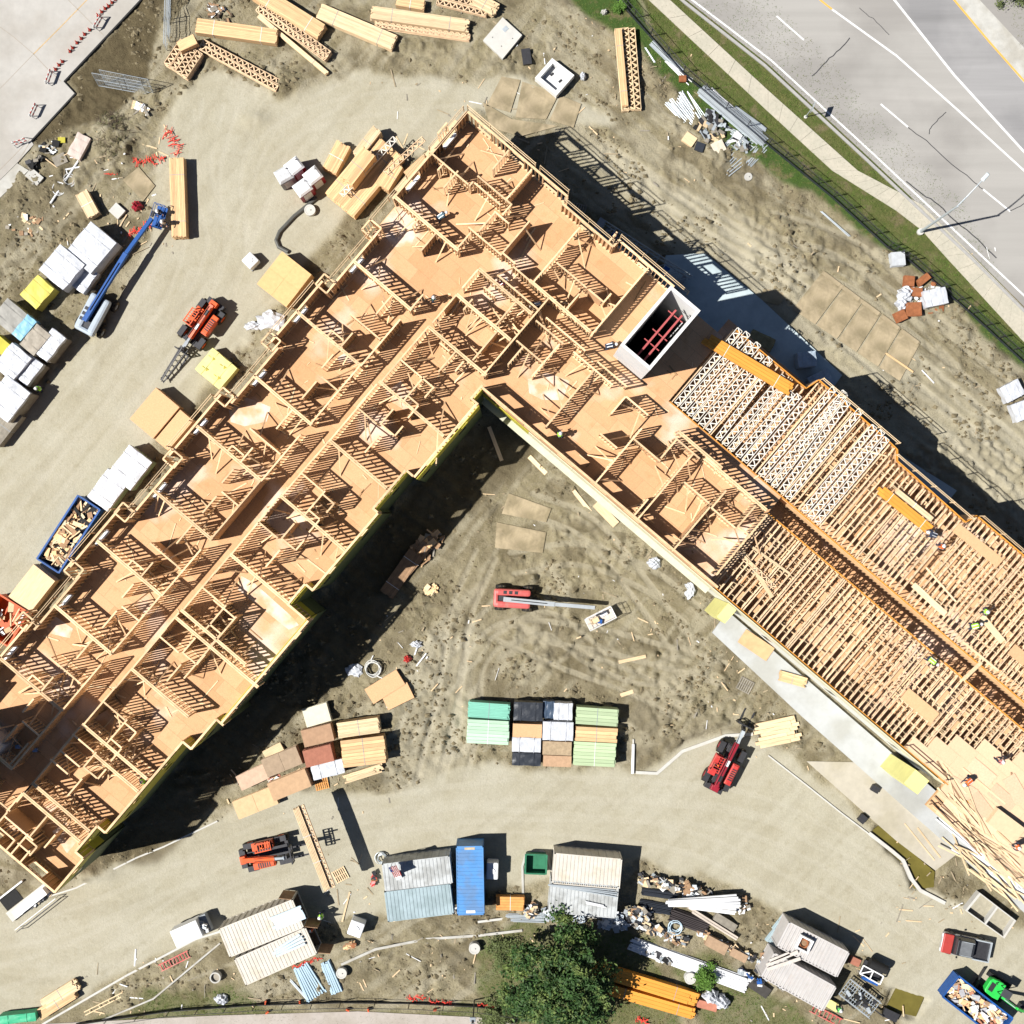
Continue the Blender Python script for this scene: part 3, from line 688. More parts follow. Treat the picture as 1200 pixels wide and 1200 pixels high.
# deck material: individual sheets show faintly, some bays washed pale
def deck_material():
    m = bpy.data.materials.new('osb_deck'); m.use_nodes = True; t = m.node_tree; N = t.nodes; L = t.links; b = N['Principled BSDF']
    b.inputs['Roughness'].default_value = .75; b.inputs['Specular IOR Level'].default_value = .25
    tc = N.new('ShaderNodeTexCoord')
    br = N.new('ShaderNodeTexBrick'); br.offset=.5; br.inputs['Scale'].default_value = 1; br.inputs['Brick Width'].default_value = 2.44; br.inputs['Row Height'].default_value = 1.22; br.inputs['Mortar Size'].default_value=.014
    br.inputs['Color1'].default_value=(.605,.33,.165,1); br.inputs['Color2'].default_value=(.70,.41,.22,1); br.inputs['Mortar'].default_value=(.46,.26,.14,1)
    L.new(tc.outputs['Object'], br.inputs['Vector'])
    def noise(sc,d=5):
        q=N.new('ShaderNodeTexNoise'); q.inputs['Scale'].default_value=sc; q.inputs['Detail'].default_value=d; L.new(tc.outputs['Object'],q.inputs['Vector']); return q.outputs[0]
    def rg(x,a,c,d=0.,e=1.):
        q=N.new('ShaderNodeMapRange'); q.inputs[1].default_value=a;q.inputs[2].default_value=c;q.inputs[3].default_value=d;q.inputs[4].default_value=e;L.new(x,q.inputs[0]);return q.outputs[0]
    mx=N.new('ShaderNodeMix'); mx.data_type='RGBA'; L.new(rg(noise(.16,3),.55,.66,0,.8),mx.inputs[0]); L.new(br.outputs[0],mx.inputs[6]); mx.inputs[7].default_value=(.80,.63,.53,1)
    m2=N.new('ShaderNodeMix'); m2.data_type='RGBA'; L.new(rg(noise(1.3,9),.55,.75,0,.5),m2.inputs[0]); L.new(mx.outputs[2],m2.inputs[6]); m2.inputs[7].default_value=(.50,.27,.12,1)
    vm=N.new('ShaderNodeVectorMath'); vm.operation='SCALE'; L.new(m2.outputs[2],vm.inputs[0]); L.new(rg(noise(14,4),.3,.7,.9,1.1),vm.inputs['Scale']); L.new(vm.outputs[0],b.inputs['Base Color'])
    return m
DECK = deck_material()
b = MB(); b.prism([(s,-t) for s,t in poly], ZD-.03, ZD); b.build('floor_deck', DECK, BLD)
rim = MB()
for i in range(len(poly)):
    (s0,t0),(s1,t1) = poly[i],poly[(i+1)%len(poly)]
    rim.beam(LP(s0,t0,ZD-.24),LP(s1,t1,ZD-.24),.05,.40)
rim.build('rim_board', LUM, BLD)
# bleached and dusted floor areas
PALEF = M('pale_dusted_floor',(.78,.62,.52),.6,.10,1.4,.05,col2=(.70,.41,.22),scale2=.8,thr=(.40,.62))
for n_,pl in enumerate(([(455,268),(472,262),(488,272),(480,288),(462,290),(452,280)],[(268,478),(290,468),(318,478),(312,494),(285,500),(270,494)],[(618,446),(640,436),(668,446),(660,470),(636,470),(620,460)],[(282,676),(300,684),(345,724),(350,734),(338,738),(300,706),(280,690)],[(48,728),(64,722),(86,738),(80,748),(58,742)],[(452,460),(470,448),(486,466),(476,480),(460,474)],[(395,420),(404,412),(414,424),(404,432)],[(60,975),(76,962),(90,984),(78,998)])):
    q = [ST(x,y,ZD) for x,y in pl]; e_ = MB(); e_.prism([(s+U(-.12,.12),-t+U(-.12,.12)) for s,t in q],ZD+.002+.0003*n_,ZD+.006+.0003*n_); e_.build('dusted_patch',PALEF,BLD)
# -- lower storeys: closed walls with sheathing on the sides that show
def facade(p, q, z0, z1, mat, win=True, bay=1.25, below=None, name='sheathing_panel', winh=(.8,2.2)):
    """storey panels from local (s,t) p to q, outward = left of travel in plan; every panel its own part"""
    d = Vector((q[0]-p[0], q[1]-p[1])); L = d.length
    if L < .4: return
    n = max(1, round(L/bay)); w = L/n; rot = math.atan2(-d.y, d.x)
    key = None; me = None; mw = None
    def quad(x0,x1,zz0,zz1,m): m.bx(x0,x1,-.03,.03,zz0,zz1)
    H = z1-z0
    solid = MB(); quad(-w/2+.006,w/2-.006,.006,H-.006,solid); solid = solid.mesh(name, mat)
    if win:
        m = MB(); ww = min(.9,w*.62)/2
        quad(-w/2+.006,-ww,.006,H-.006,m); quad(ww,w/2-.006,.006,H-.006,m); quad(-ww,ww,.006,winh[0],m); quad(-ww,ww,winh[1],H-.006,m)
        mw = m.mesh(name, mat)
        g = MB(); quad2 = g.bx(-ww,ww,-.01,.01,winh[0],winh[1]); gl = g.mesh('window_pane', GLASS)
    for k in range(n):
        f = (k+.5)/n; c = LP(p[0]+d.x*f, p[1]+d.y*f, z0)
        isw = win and k%3==1
        o = link(name, mw if isw else solid, BLD, c, rot)
        if isw and z1 <= ZD+.01:
            link('window_pane', gl, o, (0,0,0))
FLZ = [(0.15,2.9),(2.9,5.75),(5.75,ZD-.44)]
sel = se
sel_lo = [(s,t) for s,t in sel]
for i in range(len(SEX)-1):
    p,q = sel_lo[i],sel_lo[i+1]
    p = (p[0]+.0,p[1]); long_b = abs(q[1]-p[1])>abs(q[0]-p[0])
    off = (.11,0) if long_b else (0,0)
    if long_b: q = (p[0],q[1])
    else: q = (q[0],p[1])
    P0 = (p[0]+off[0],p[1]); Q0 = (q[0]+off[0],q[1])
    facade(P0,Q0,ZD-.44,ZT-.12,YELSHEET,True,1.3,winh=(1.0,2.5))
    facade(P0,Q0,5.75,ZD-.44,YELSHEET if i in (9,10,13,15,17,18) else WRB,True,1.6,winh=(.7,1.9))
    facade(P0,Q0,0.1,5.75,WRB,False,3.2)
# south-west face of the right wing: pale sheathing, a bright ledge
WHITESH = M('white_housewrap', (.74,.74,.66), .6, .08, .9)
p = (se[0][0],t_sw+.16); q = (ST(1100,932,ZD)[0],t_sw+.16)
facade((se[0][0]+5.2,p[1]),q,5.6,ZD-.05,M('straw_sheathing',(.70,.66,.46),.65,.1,1.0,rnd=.05),False,2.4); facade(p,q,.1,5.6,WHITESH,True,2.4,winh=(1,4.4))
facade((se[0][0],p[1]),(se[0][0]+5.2,p[1]),5.6,ZD-.05,YELSHEET,False,1.3)
# hidden faces and the solid backing
back = MB()
for a_,b_ in zip(ne[:-1],ne[1:]): back.beam(LP(*a_,ZD/2),LP(*b_,ZD/2),.12,ZD-.5)
s_e = 84.0
ne_edge = [(ST(*p_,ZD)) for p_ in ((863,387),(945,455),(960,445),(1045,520),(1052,527),(1052,540),(1132,612),(1145,604),(1330,761))]
for a_,b_ in zip(ne_edge[:-1],ne_edge[1:]): back.beam(LP(*a_,ZD/2-.2),LP(*b_,ZD/2-.2),.12,ZD-.6)
nwp = []
for i in range(len(Pn)):
    t1 = tt[i+1] if i+1 < len(tt) else se[-1][1]; back.beam(LP(s_in[i]-.05,tt[i],ZD/2),LP(s_in[i]-.05,t1,ZD/2),.12,ZD-.5)
back.beam(LP(-.05,0,ZD/2),LP(-.05,tt[0],ZD/2),.12,ZD-.5)
back.beam(LP(se[-1][0],se[-1][1],ZD/2),LP(se[-1][0]-9,se[-1][1],ZD/2),.12,ZD-.5)
back.build('outer_wall', OSB, BLD)['kind'] = 'stuff'
pf = MB(); pf.bx(-1.3,-.12,-8.2,-.4,7.25,7.33)
for k in range(5): pf.beam((-1.25,-.6-k*1.85,7.2),(-.1,-.6-k*1.85,6.2),.06,.09)
pf.build('scaffold_platform', LUMP, BLD)
# -- lower floor under the joists, with its own stud walls
S1 = s_e
lowd = MB(); lowd.bx(s_end-.5,S1,-t_sw,-(ne_edge[1][1]-.9),ZD-3.08,ZD-3.05); lowd.build('lower_floor_deck', DECK, BLD)
lw = MB()
for k in range(24):
    s = s_end+1+k*2.1
    if s > S1: break
    for t0,t1 in ((ne_edge[0][1]+.5,t_c0-.3),(t_c0+1.9,t_sw-.2)):
        if s < s_j and t0 > t_c0: continue
        tm = U(t0+1,t1-1)
        lw.bx(s-.05,s+.05,-tm,-t0,ZD-.55,ZD-.45); 
        u = t0
        while u < tm: lw.bx(s-.045,s+.045,-u-.04,-u,ZD-3.05,ZD-.5); u += .41
        lw.bx(s-.05,s+1.6,-tm-.1,-tm,ZD-.55,ZD-.45)
for tc_ in (t_c0, t_c0+1.75):
    lw.bx(s_j,S1,-tc_-.06,-tc_+.06,ZD-.52,ZD-.43)
    u = s_j
    while u < S1: lw.bx(u,u+.04,-tc_-.05,-tc_+.05,ZD-3.05,ZD-.5); u += .41
lw.build('lower_wall_frame', FRAMEW, BLD)
# -- floor trusses set on edge, one part each
def truss_mesh(L, d=.40, w=.085, h=.04, pitch=.62, flat=False, name='floor_truss', mat=None):
    """along +x, chord faces up when set on edge (depth along z); flat=True lies on its side (depth along y)"""
    m = MB(); tr = (lambda x,y,z: (x,z,y)) if flat else (lambda x,y,z: (x,y,z))
    up = (0,1,0) if flat else (0,0,1)
    W = (w,h) if not flat else (h,w)
    for z in (-h/2,-d+h/2):
        if flat: m.bx(0,L,z-h/2,z+h/2,-w/2,w/2)
        else: m.bx(0,L,-w/2,w/2,z-h/2,z+h/2)
    n = max(2,round(L/pitch)); p = L/n
    for i in range(n):
        a = (i*p,0,-h); b_ = (i*p+p/2,0,-d+h); c_ = (i*p+p,0,-h)
        for s_,e_ in ((a,b_),(b_,c_)):
            m.beam(tr(*s_),tr(*e_),w*.9 if not flat else .04,.04 if not flat else w*.9, up=up)
    for x in (.02,L-.02):
        if flat: m.bx(x-.02,x+.02,-d,0,-w/2,w/2)
        else: m.bx(x-.02,x+.02,-w/2,w/2,-d,0)
    return m.mesh(name, mat or TRUSSW)
tj0 = t_c0+1.78; LJ = t_sw-tj0-.05
jm = truss_mesh(LJ, .42)
t_ne1 = ne_edge[5][1]+.1
def joist_row(s0, s1, tA, tB, sp=.53):
    me = truss_mesh(tB-tA, .42); s = s0; out = []
    while s < s1:
        o = link('floor_truss', me, BLD, LP(s+U(-.03,.03), tA, ZD-.005+U(-.012,.006))); o.rotation_euler = (0,0,R(-90)+U(-.006,.006)); out.append(s)
        s += sp*random.choice((1,1,1,1,.35,.8))
    return out
SW1 = joist_row(s_j+.2, S1, tj0, t_sw-.04)
nj0 = ne_edge[1][0]+.3
A1 = joist_row(s_end+.25, ne_edge[1][0], ne_edge[0][1]+.1, t_c0-.1, .60)
A2 = joist_row(ne_edge[2][0]+.1, ne_edge[4][0], ne_edge[3][1]+.1, t_c0-.1, .50)
A3 = joist_row(ne_edge[4][0]+.1, ne_edge[6][0], ne_edge[6][1]+.1, t_c0-.1, .50)
A4 = joist_row(ne_edge[7][0]+.1, S1, ne_edge[8][1]+.1, t_c0-.1, .50)
# blocking, ribbons and loose offcuts between the trusses
bl = MB()
for row,t0,t1 in ((SW1,tj0,t_sw),(A2,ne_edge[3][1]+.2,t_c0-.2),(A3,ne_edge[6][1]+.2,t_c0-.2),(A4,ne_edge[8][1]+.2,t_c0-.2)):
    for s0,s1 in zip(row[:-1],row[1:]):
        for _ in range(random.choice((3,4,5,6,7))):
            t = U(t0+.2,t1-.3); z = ZD-U(.02,.38)
            bl.beam(LP(s0,t,z),LP(s1,t+U(-.04,.04),z),.045,.09)
    for t in (t0+1.2,t0+2.9,t0+4.6):
        if t < t1-.3: bl.bx(row[0],row[-1],-t-.045,-t+.045,ZD-.46,ZD-.425)
bl.build('blocking', LUMP, BLD)['kind'] = 'stuff'
# scraps of sheathing seen between the trusses, resting on the bottom chords
sc = MB()
for row,t0,t1 in ((SW1,tj0,t_sw),(A2,ne_edge[3][1]+.2,t_c0-.2),(A3,ne_edge[6][1]+.2,t_c0-.2),(A4,ne_edge[8][1]+.2,t_c0-.2)):
    for s0,s1 in zip(row[:-1],row[1:]):
        t = t0+U(0,.4)
        while t < t1-.5:
            L_ = U(.3,1.4)
            if U(0,1) < .13 and t1-t > .9: sc.bx(s0+.05,s1-.05,-min(t+L_,t1-.1),-t,ZD-.385,ZD-.37)
            t += L_+U(.1,.7)
o = sc.build('subfloor_infill', OSB, BLD); o['kind'] = 'stuff'
# edge beams along the corridor gap and outer edges
eb = MB()
eb.bx(s_j,S1,-tj0+.02,-tj0+.10,ZD-.42,ZD+.02); eb.bx(s_end+.1,S1,-t_c0+.02,-t_c0+.09,ZD-.42,ZD+.012); eb.bx(s_j,S1,-t_sw-.03,-t_sw+.03,ZD-.42,ZD+.01)
eb.build('edge_beam', LVL, BLD)
for a_,b_ in zip(ne_edge[:-1],ne_edge[1:]):
    MB().beam(LP(*a_,ZD-.2),LP(*b_,ZD-.2),.07,.42).build('edge_beam', LVL, BLD)
# pale corridor wall plate on the north-east side of the gap
wp = MB(); wp.bx(s_j-.4,S1,-t_c0-.26,-t_c0-.03,ZD-.43,ZD-.40); wp.build('corridor_ledge', M('dull_ledge_board',(.52,.33,.17),.8,.2,1.5), BLD)
# narrow walk board across the corridor gap
MB().beam(LP(*ST(1128,797,ZD),ZD+.03),LP(*ST(1150,776,ZD),ZD+.03),.32,.04).build('walk_board', LUMP, BLD)
# -- osb sheets already nailed at the far end
rows = [((1071,866),5),((1100,874),6),((1118,862),7),((1146,872),8)]
sw_s0 = ST(1062,886,ZD)[0]; pm_ = MB(); pm_.bx(-1.21,1.21,-.605,.605,0,.02); pme = pm_.mesh('osb_panel', M('new_osb_sheet',(.78,.52,.33),.8,.08,7,.05,rnd=.05))
k = 0
for r_ in range(6):
    tB = t_sw-.05-r_*1.22-.61
    s0 = (61.7,63.0,64.2,66.2,69.2,70.6)[r_]
    s = s0
    while s < S1-1 and tB > tj0+.6-.3*(r_>4):
        link('osb_panel', pme, BLD, LP(s+1.21, tB, ZD+.018+.0005*(k%3))); s += 2.43; k += 1
# deck beyond the terrace corner, to the frame edge
ex = MB(); ex.bx(66.1,S1,-t_sw-2.5,-t_sw-.05,ZD-.42,ZD-.02); ex.build('deck_base', OSB, BLD)
for r_ in range(2):
    s = 66.15+ (.9 if r_%2 else 0)
    while s < S1-1:
        link('osb_panel', pme, BLD, LP(s+1.21, t_sw+.65+r_*1.22, ZD+.006+.001*(k%3))); s += 2.43; k += 1
# -- guard rails standing on the wall tops and deck edges
def rail(pts, z0, h=1.15, sp=2.3, closed=False):
    g = MB()
    for a_,b_ in zip(pts[:-1],pts[1:]):
        d = Vector(b_)-Vector(a_); n_ = max(1,round(d.length/sp))
        for i in range(n_+1):
            p_ = Vector(a_)+d*(i/n_); g.beam(LP(p_.x,p_.y,z0),LP(p_.x,p_.y,z0+h),.09,.045)
        for hh in (h-.05,h*.55):
            g.beam(LP(*a_,z0+hh),LP(*b_,z0+hh),.04,.09)
    return g.build('guard_rail', LUMP, BLD)
def off(p, ds, dt): return (p[0]+ds,p[1]+dt)
r1 = [off(q,-.12,-.16) for q in ne]
rail([r1[0],(ne[0][0]+7.1,r1[0][1])],ZT-.6,1.5); rail([(ne[0][0]+7.6,r1[0][1]),(r1[1][0],r1[0][1])],ZT-.3,1.6)
rail([(ne[2][0],ne[3][1]-.2),(ne[3][0]-.2,ne[3][1]-.2)],ZT-.3,1.6); rail([(ne[4][0],ne[5][1]-.2),(ne[5][0]+1.2,ne[5][1]-.2)],ZT-.3,1.6)
rail([(-.35,.1),(-.35,4.4)],ZT-.6,1.4)
for i in range(len(Pn)):
    t1 = tt[i+1]-.5 if i+1 < len(tt) else tt[i]+5
    rail([(s_in[i]-.55,tt[i]+.5),(s_in[i]-.55,t1)],ZT-1.3,1.7); rail([(s_in[i]-.55,t1),(s_in[i]-.05,t1)],ZT-1.3,1.7)
rail([(-.35,5.0),(-.35,tt[0]-.5)],ZT-1.3,1.7)
rail([off(ne_edge[2],.1,-.1),off((ne_edge[3][0],ne_edge[2][1]),.3,-.1)],ZD-.2,1.35)
rail([off(ne_edge[4],.1,.5),(ne_edge[6][0],ne_edge[4][1]+.5)],ZD-.2,1.35)
rail([off(ne_edge[7],.2,-.1),(S1,ne_edge[7][1]-.1)],ZD-.2,1.35)
rail([(66.2,t_sw+2.3),(78,t_sw+2.4)],ZD+.02,1.1); rail([(61.5,t_sw-.1),(65.9,t_sw-.1)],ZD,1.1)
# thin ledge of the lower storey, with loose plywood, along the right wing's south-west side
led = MB(); led.bx(se[0][0]+.4,ST(840,690,ZD)[0],-t_sw-.75,-t_sw-.2,5.5,5.62); led.build('ledge', M('pale_ledge_sheathing',(.56,.55,.42),.7,.12,1.2), BLD)
# yellow sheathed balcony boxes at the terrace
for (px_,py_,w_,d_) in ((852,719,.9,1.5),(1075,917,1.5,1.5)):
    s_,t_ = ST(px_,py_,ZD-1); q_ = MB()
    q_.bx(s_-w_/2,s_+w_/2,-t_-d_/2,-t_+d_/2,.3,ZD-1.2); q_.build('balcony_box', YELPALE, BLD)
# ------------------------------------------------------------------ concrete-block shafts
def shaft(name, label, p_local, ls, lt, z0, z1, beams):
    s0,t0 = p_local; r = thing(name, label, 'shaft', (ORG.x+AX.x*s0+BXV.x*t0, ORG.y+AX.y*s0+BXV.y*t0, 0), PHI)
    wl = MB(); th = .25
    for x0,x1,y0,y1 in ((0,ls,-th,0),(0,ls,-lt,-lt+th),(0,th,-lt+th,-th),(ls-th,ls,-lt+th,-th)):
        wl.bx(x0,x1,y0,y1,z0,z1)
    wl.build('wall', WHITEC if not beams else M('white_fibre_board',(.74,.73,.71),.7,.05,1.2), r)
    fl = MB(); fl.bx(th,ls-th,-lt+th,-th,z0+.3,z0+.4); fl.build('floor', BLACK, r)  # floor coloured black to paint the darkness down the shaft
    if beams:
        for x in (1.55,2.2):
            MB().beam((x,-.9,z1-1.6),(x,-lt+.3,z1-1.6),.16,.24).build('steel_beam', PINKSTEEL, r)
        for y in (-1.3,-3.2,-4.2): MB().beam((1.1,y,z1-1.7),(2.6,y,z1-1.7),.08,.1).build('crosspiece', PINKSTEEL, r)
        lad = MB()
        for y in (-1.6,-2.1): lad.bx(2.55,2.62,y-.03,y+.03,z0,z1-.4)
        for i in range(12): lad.bx(2.56,2.61,-2.1,-1.6,z0+.6+i*.5,z0+.64+i*.5)
        lad.build('ladder', WHITEP, r)
    return r
SH_Z = 15.6
k_ = at(821,364,SH_Z)-ORG; sE,tE = Vector((k_.x,k_.y)).dot(AX), Vector((k_.x,k_.y)).dot(BXV)
shaft('stair_shaft', 'tall white walled shaft with two red steel beams across its open top', (sE-3.05,tE), 3.05, 6.1, 0.1, SH_Z, True)
k_ = at(-8,902,ZD)-ORG; s2,t2 = Vector((k_.x,k_.y)).dot(AX), Vector((k_.x,k_.y)).dot(BXV)
shaft('lift_shaft', 'grey shaft wall rising in the dark bay at the left edge of the photo', (s2-3.6,t2-3.2), 3.6, 6.4, 0.1, ZD+11.6, False)
# ------------------------------------------------------------------ stacks, bundles and wraps
def place(px, py, ang, ztop=0.0):
    p = at(px,py,ztop); return Vector((p.x,p.y,0)), -R(ang)
def bearers(root, L, W, n=3, z=0.0, mat=None):
    m = MB()
    for i in range(n):
        x = -L*.4+i*L*.8/(n-1); m.bx(x-.05,x+.05,-W*.49,W*.49,z,z+.09)
    m.build('bearer', mat or GREYW, root)
def lumber(px, py, Lp, Wp, ang, h, label, mat=None, z0=0.0, bw=.14, group=None, cat='lumber', tiers=None, strap=True, jag=.15, cap=None):
    """banded stack of boards; the top course is laid board by board"""
    mat = mat or LUM; zt = z0+h; c, rz = place(px,py,ang,zt); L = pm(Lp,zt); W = pm(Wp,zt)
    r = thing('lumber_stack', label, cat, (c.x,c.y,z0), rz, group)
    th = .05 if h < .5 else .09
    n = max(1,round(W/bw)); w = W/n; body = MB(); z = .09
    ncourse = max(1,int((h-.09-th)/.18))
    ch = (h-.09-th)/ncourse
    for k in range(ncourse):
        for i in range(n):
            y = -W/2+(i+.5)*w; e = U(0,jag)*.5
            body.bx(-L/2+e,L/2-U(0,jag)*.5,y-w*.47,y+w*.47,z+.008,z+ch-.008)
        z += ch
    body.build('board_bundle', mat, r)
    for i in range(n):
        y = -W/2+(i+.5)*w; a = -L/2+U(0,jag); b_ = L/2-U(0,jag)
        m = MB(); m.bx(a,b_,y-w*.47,y+w*.47,0,th-.01+U(0,.012)); o = m.build('board', mat, r, (0,0,z))
        if cap == 'loose': o.rotation_euler = (0,0,U(-.03,.03))
    bearers(r, L, W)
    if strap and L > 2:
        m = MB()
        for x in ((-L*.28,L*.3) if L > 4 else (0,)):
            m.bx(x-.02,x+.02,-W/2-.012,W/2+.012,h-.004,h+.012); m.bx(x-.02,x+.02,-W/2-.014,-W/2-.004,.05,h); m.bx(x-.02,x+.02,W/2+.004,W/2+.014,.05,h)
        m.build('strap', GREYM if U(0,1)<.5 else WHITEP2, r)
    return r
def sheets(px, py, Lp, Wp, ang, h, label, mat=None, z0=0.0, group=None, n2=1, name='panel_stack', cat='panel stack', topmat=None):
    """stack of sheet goods, edges showing as thin leaves"""
    mat = mat or OSB; zt = z0+h; c, rz = place(px,py,ang,zt); L = pm(Lp,zt); W = pm(Wp,zt)
    r = thing(name, label, cat, (c.x,c.y,z0), rz, group)
    nl = min(40,max(3,int(h/.06))); m = MB(); z = .1; d = (h-.1-.03)/nl
    for k in range(nl):
        ex,ey = U(-.012,.012),U(-.012,.012); m.bx(-L/2+ex,L/2+ex,-W/2+ey,W/2+ey,z+.006,z+d); z += d
    m.build('sheet_bundle', mat, r)
    for i in range(n2):
        for j in range(n2 if W > 2 else 1):
            nj = n2 if W > 2 else 1
            x0 = -L/2+L*i/n2; y0 = -W/2+W*j/nj; t = MB(); t.bx(x0+.012,x0+L/n2-.012,y0+.012,y0+W/nj-.012,0,.02)
            o = t.build('sheet', topmat or mat, r, (U(-.02,.02),U(-.02,.02),h-.028)); o.rotation_euler = (0,0,U(-.008,.008))
    bearers(r, L, W)
    return r
def wrapped(px, py, Lp, Wp, ang, h, label, mat=None, under=None, z0=0.0, group=None, skirt=1.0, name='wrapped_stack', cat='wrapped stack', tarp=False):
    """material wrapped in plastic film: taut top, sagging creases, side skirts"""
    mat = mat or WRAP; zt = z0+h; c, rz = place(px,py,ang,zt); L = pm(Lp,zt); W = pm(Wp,zt)
    r = thing(name, label, cat, (c.x,c.y,z0), rz, group)
    bm = bmesh.new(); nx,ny,nz = 10,8,6
    def P(i,j,k): return None
    bmesh.ops.create_cube(bm, size=1)
    bmesh.ops.subdivide_edges(bm, edges=bm.edges[:], cuts=6, use_grid_fill=True)
    sd = U(0,50); zb = .1+(h-.1)*(1-skirt)
    for v in bm.verts:
        x,y,z = v.co*2
        ed = sum(abs(q) > .99 for q in (x,y,z))
        k = .985 if ed >= 2 else 1.0
        bulge = math.sin(x*5+sd)*math.sin(y*4+sd*1.3+z*3)
        X = x*L/2*k + (.025*bulge if abs(x)>.99 else 0); Y = y*W/2*k + (.025*bulge if abs(y)>.99 else 0)
        Zz = zb+(z+1)/2*(h-zb) + (.03*bulge if z > .99 else 0)
        if z > .99 and (abs(x)>.99 or abs(y)>.99): Zz -= .03
        if z < -.99 and skirt < 1: Zz += .08*math.sin(x*7+sd)+.06*math.sin(y*9+sd)
        v.co = (X,Y,Zz)
    me = bpy.data.meshes.new('wrap'); bm.to_mesh(me); bm.free(); me.materials.append(mat); link('wrap', me, r)
    if skirt < 1:
        u_ = under or GREYW; m = MB(); nl = max(2,int((zb+.1)/.16)); z = .1; d = (zb+.02)/nl
        for q in range(nl):
            nb = max(2,int(W/.15))
            for i in range(nb): y = -W/2+(i+.5)*W/nb; m.bx(-L/2+U(.02,.1),L/2-U(.02,.1),y-W/nb*.46,y+W/nb*.46,z+.01,z+d-.01)
            z += d
        m.build('board_bundle', u_, r)
    st = MB()
    for x in (-L*.25,L*.25):
        st.bx(x-.02,x+.02,-W/2-.04,W/2+.04,h+.02,h+.04)
    st.build('strap', mat, r)
    bearers(r, L, W)
    return r
_TM = {}
def trusses(px, py, Lp, Wp, ang, h, label, z0=0.0, mat=None, flat=True, layers=None, d=.38, group=None, cat='trusses', fan=0.0):
    """bundle of open web wood trusses lying on their sides, chord webs open"""
    zt = z0+h; c, rz = place(px,py,ang,zt); L = pm(Lp,zt); W = pm(Wp,zt); mat = mat or TRUSSW
    r = thing('truss_bundle', label, cat, (c.x,c.y,z0), rz, group)
    key = (round(L,1), flat, mat.name, d)
    me = _TM.get(key) or truss_mesh(L, d, .09, .045, .55, flat, 'truss', mat); _TM[key] = me
    if flat:
        n = max(1,round(W/d)); k = max(1,layers or int(h/.1))
        for i in range(n):
            for q in range(k):
                o = link('truss', me, r, (-L/2+U(-.06,.06), -W/2+(i+1)*W/n+U(-.03,.03), .08+q*.098+.045)); o.rotation_euler = (0,0,U(-.01,.01)+fan*(i-n/2))
        bearers(r, L, W, 3, -.01)
    else:
        n = max(1,round(W/.10))
        for i in range(n):
            o = link('truss', me, r, (-L/2+U(-.1,.1), -W/2+(i+.5)*W/n, d+.08)); o.rotation_euler = (0,0,U(-.004,.004))
        bearers(r, L, W)
    return r
def pipes(px, py, Lp, Wp, ang, label, mat, r_=.05, n=8, layers=2, z0=0.0, group=None, fan=.0, name='pipe_bundle', cat='pipes', box=False, pile=True):
    c, rz = place(px,py,ang,z0+.1); L = pm(Lp); W = pm(Wp)
    t = thing(name, label, cat, (c.x,c.y,z0), rz, group); m = MB(); m.tube([(-.5,0,0),(.5,0,0)], r_, 8) if not box else m.bx(-.5,.5,-r_,r_,-r_*.7,r_*.7)
    me = m.mesh('pipe' if not box else 'stud', mat)
    for q in range(layers):
        for i in range(max(1,n-q)):
            f = (i+.5+q*.5)/n-.5; l = L*U(.86,1.0)
            o = link(me.name.split('.')[0], me, t, (U(-.5,.5)*(L-l), f*W+U(-.02,.02), r_+q*r_*1.75+.005)); o.scale = (l,1,1); o.rotation_euler = (0,0,fan*f*2+U(-.012,.012))
    return t
def board(px0, py0, px1, py1, w, label, mat=None, z=0.05, h=.04, name='board', cat='board', group=None):
    a = at(px0,py0,z); b_ = at(px1,py1,z); c = (a+b_)/2; d = b_-a
    m = MB(); m.bx(-d.length/2,d.length/2,-w/2,w/2,0,h)
    o = m.build(name, mat or LUMP, None, (c.x,c.y,z)); o.rotation_euler = (0,0,math.atan2(d.y,d.x)); return tag(o, label, cat, group)
# --- top left and top middle
lumber(277,36,97,17,8,.9,'banded bundle of long lumber lying level near the top edge, left of the leaning trusses', LUM)
trusses(281,76,104,14,28,.75,'open web trusses in a narrow bundle slanting below the level lumber bundle', flat=True, d=.5)
r = trusses(213,66,34,32,-56,1.5,'short block of stacked trusses with dark open ends beside the wire fence panels', layers=9, d=.6)
sheets(219,50,22,12,-25,1.6,'small tan panel offcut stack at the head of the short truss block', LUM)
lumber(338,13,92,19,32,1.1,'thick lumber bundle cut by the top edge, above the white trusses', LUM)
trusses(344,36,100,13,36,.8,'white open web trusses stacked beside the thick lumber bundle', d=.5)
lumber(343,52,106,5,40,.5,'single narrow long beam lying beside the white trusses', LUMP, bw=.2)
lumber(418,31,97,18,23,.9,'slanting lumber bundle in the middle of the top row', LUMP)
r = lumber(492,22,118,15,8,1.0,'long lumber bundle with stepped end at the top centre', LUMP, jag=.5)
trusses(495,35,112,8,8,.6,'thin trusses laid against the long stepped lumber bundle', d=.3)
lumber(481,3,34,12,10,.8,'short lumber bundle cut off by the top edge above the stepped bundle', LUM)
trusses(542,5,60,16,14,.7,'pale trusses cut off by the top edge at the centre', d=.5)
lumber(568,4,34,16,28,.8,'splayed lumber bundle at the top edge right of the pale trusses', LUMP, jag=.6, cap='loose')
trusses(737,79,96,24,85,1.0,'upright truss bundle standing alone between the vault box and the fence', layers=6, d=.62, mat=LUMP)
lumber(729,79,92,7,85,1.05,'strip of lumber laid along the lone truss bundle', LUM, bw=.2)
lumber(208,231,94,17,88,1.2,'tall laminated beam bundle casting a long shadow by the blue lift', LUM)
lumber(102,239,32,15,62,.9,'small boxed lumber bundle on bare mud near the white pipes', LUMP)
wrapped(92,171,29,17,-62,.8,'pale pinkish panel crate beside the brush heap', M('pinkish_crate',(.60,.50,.44),.8,.1,2))
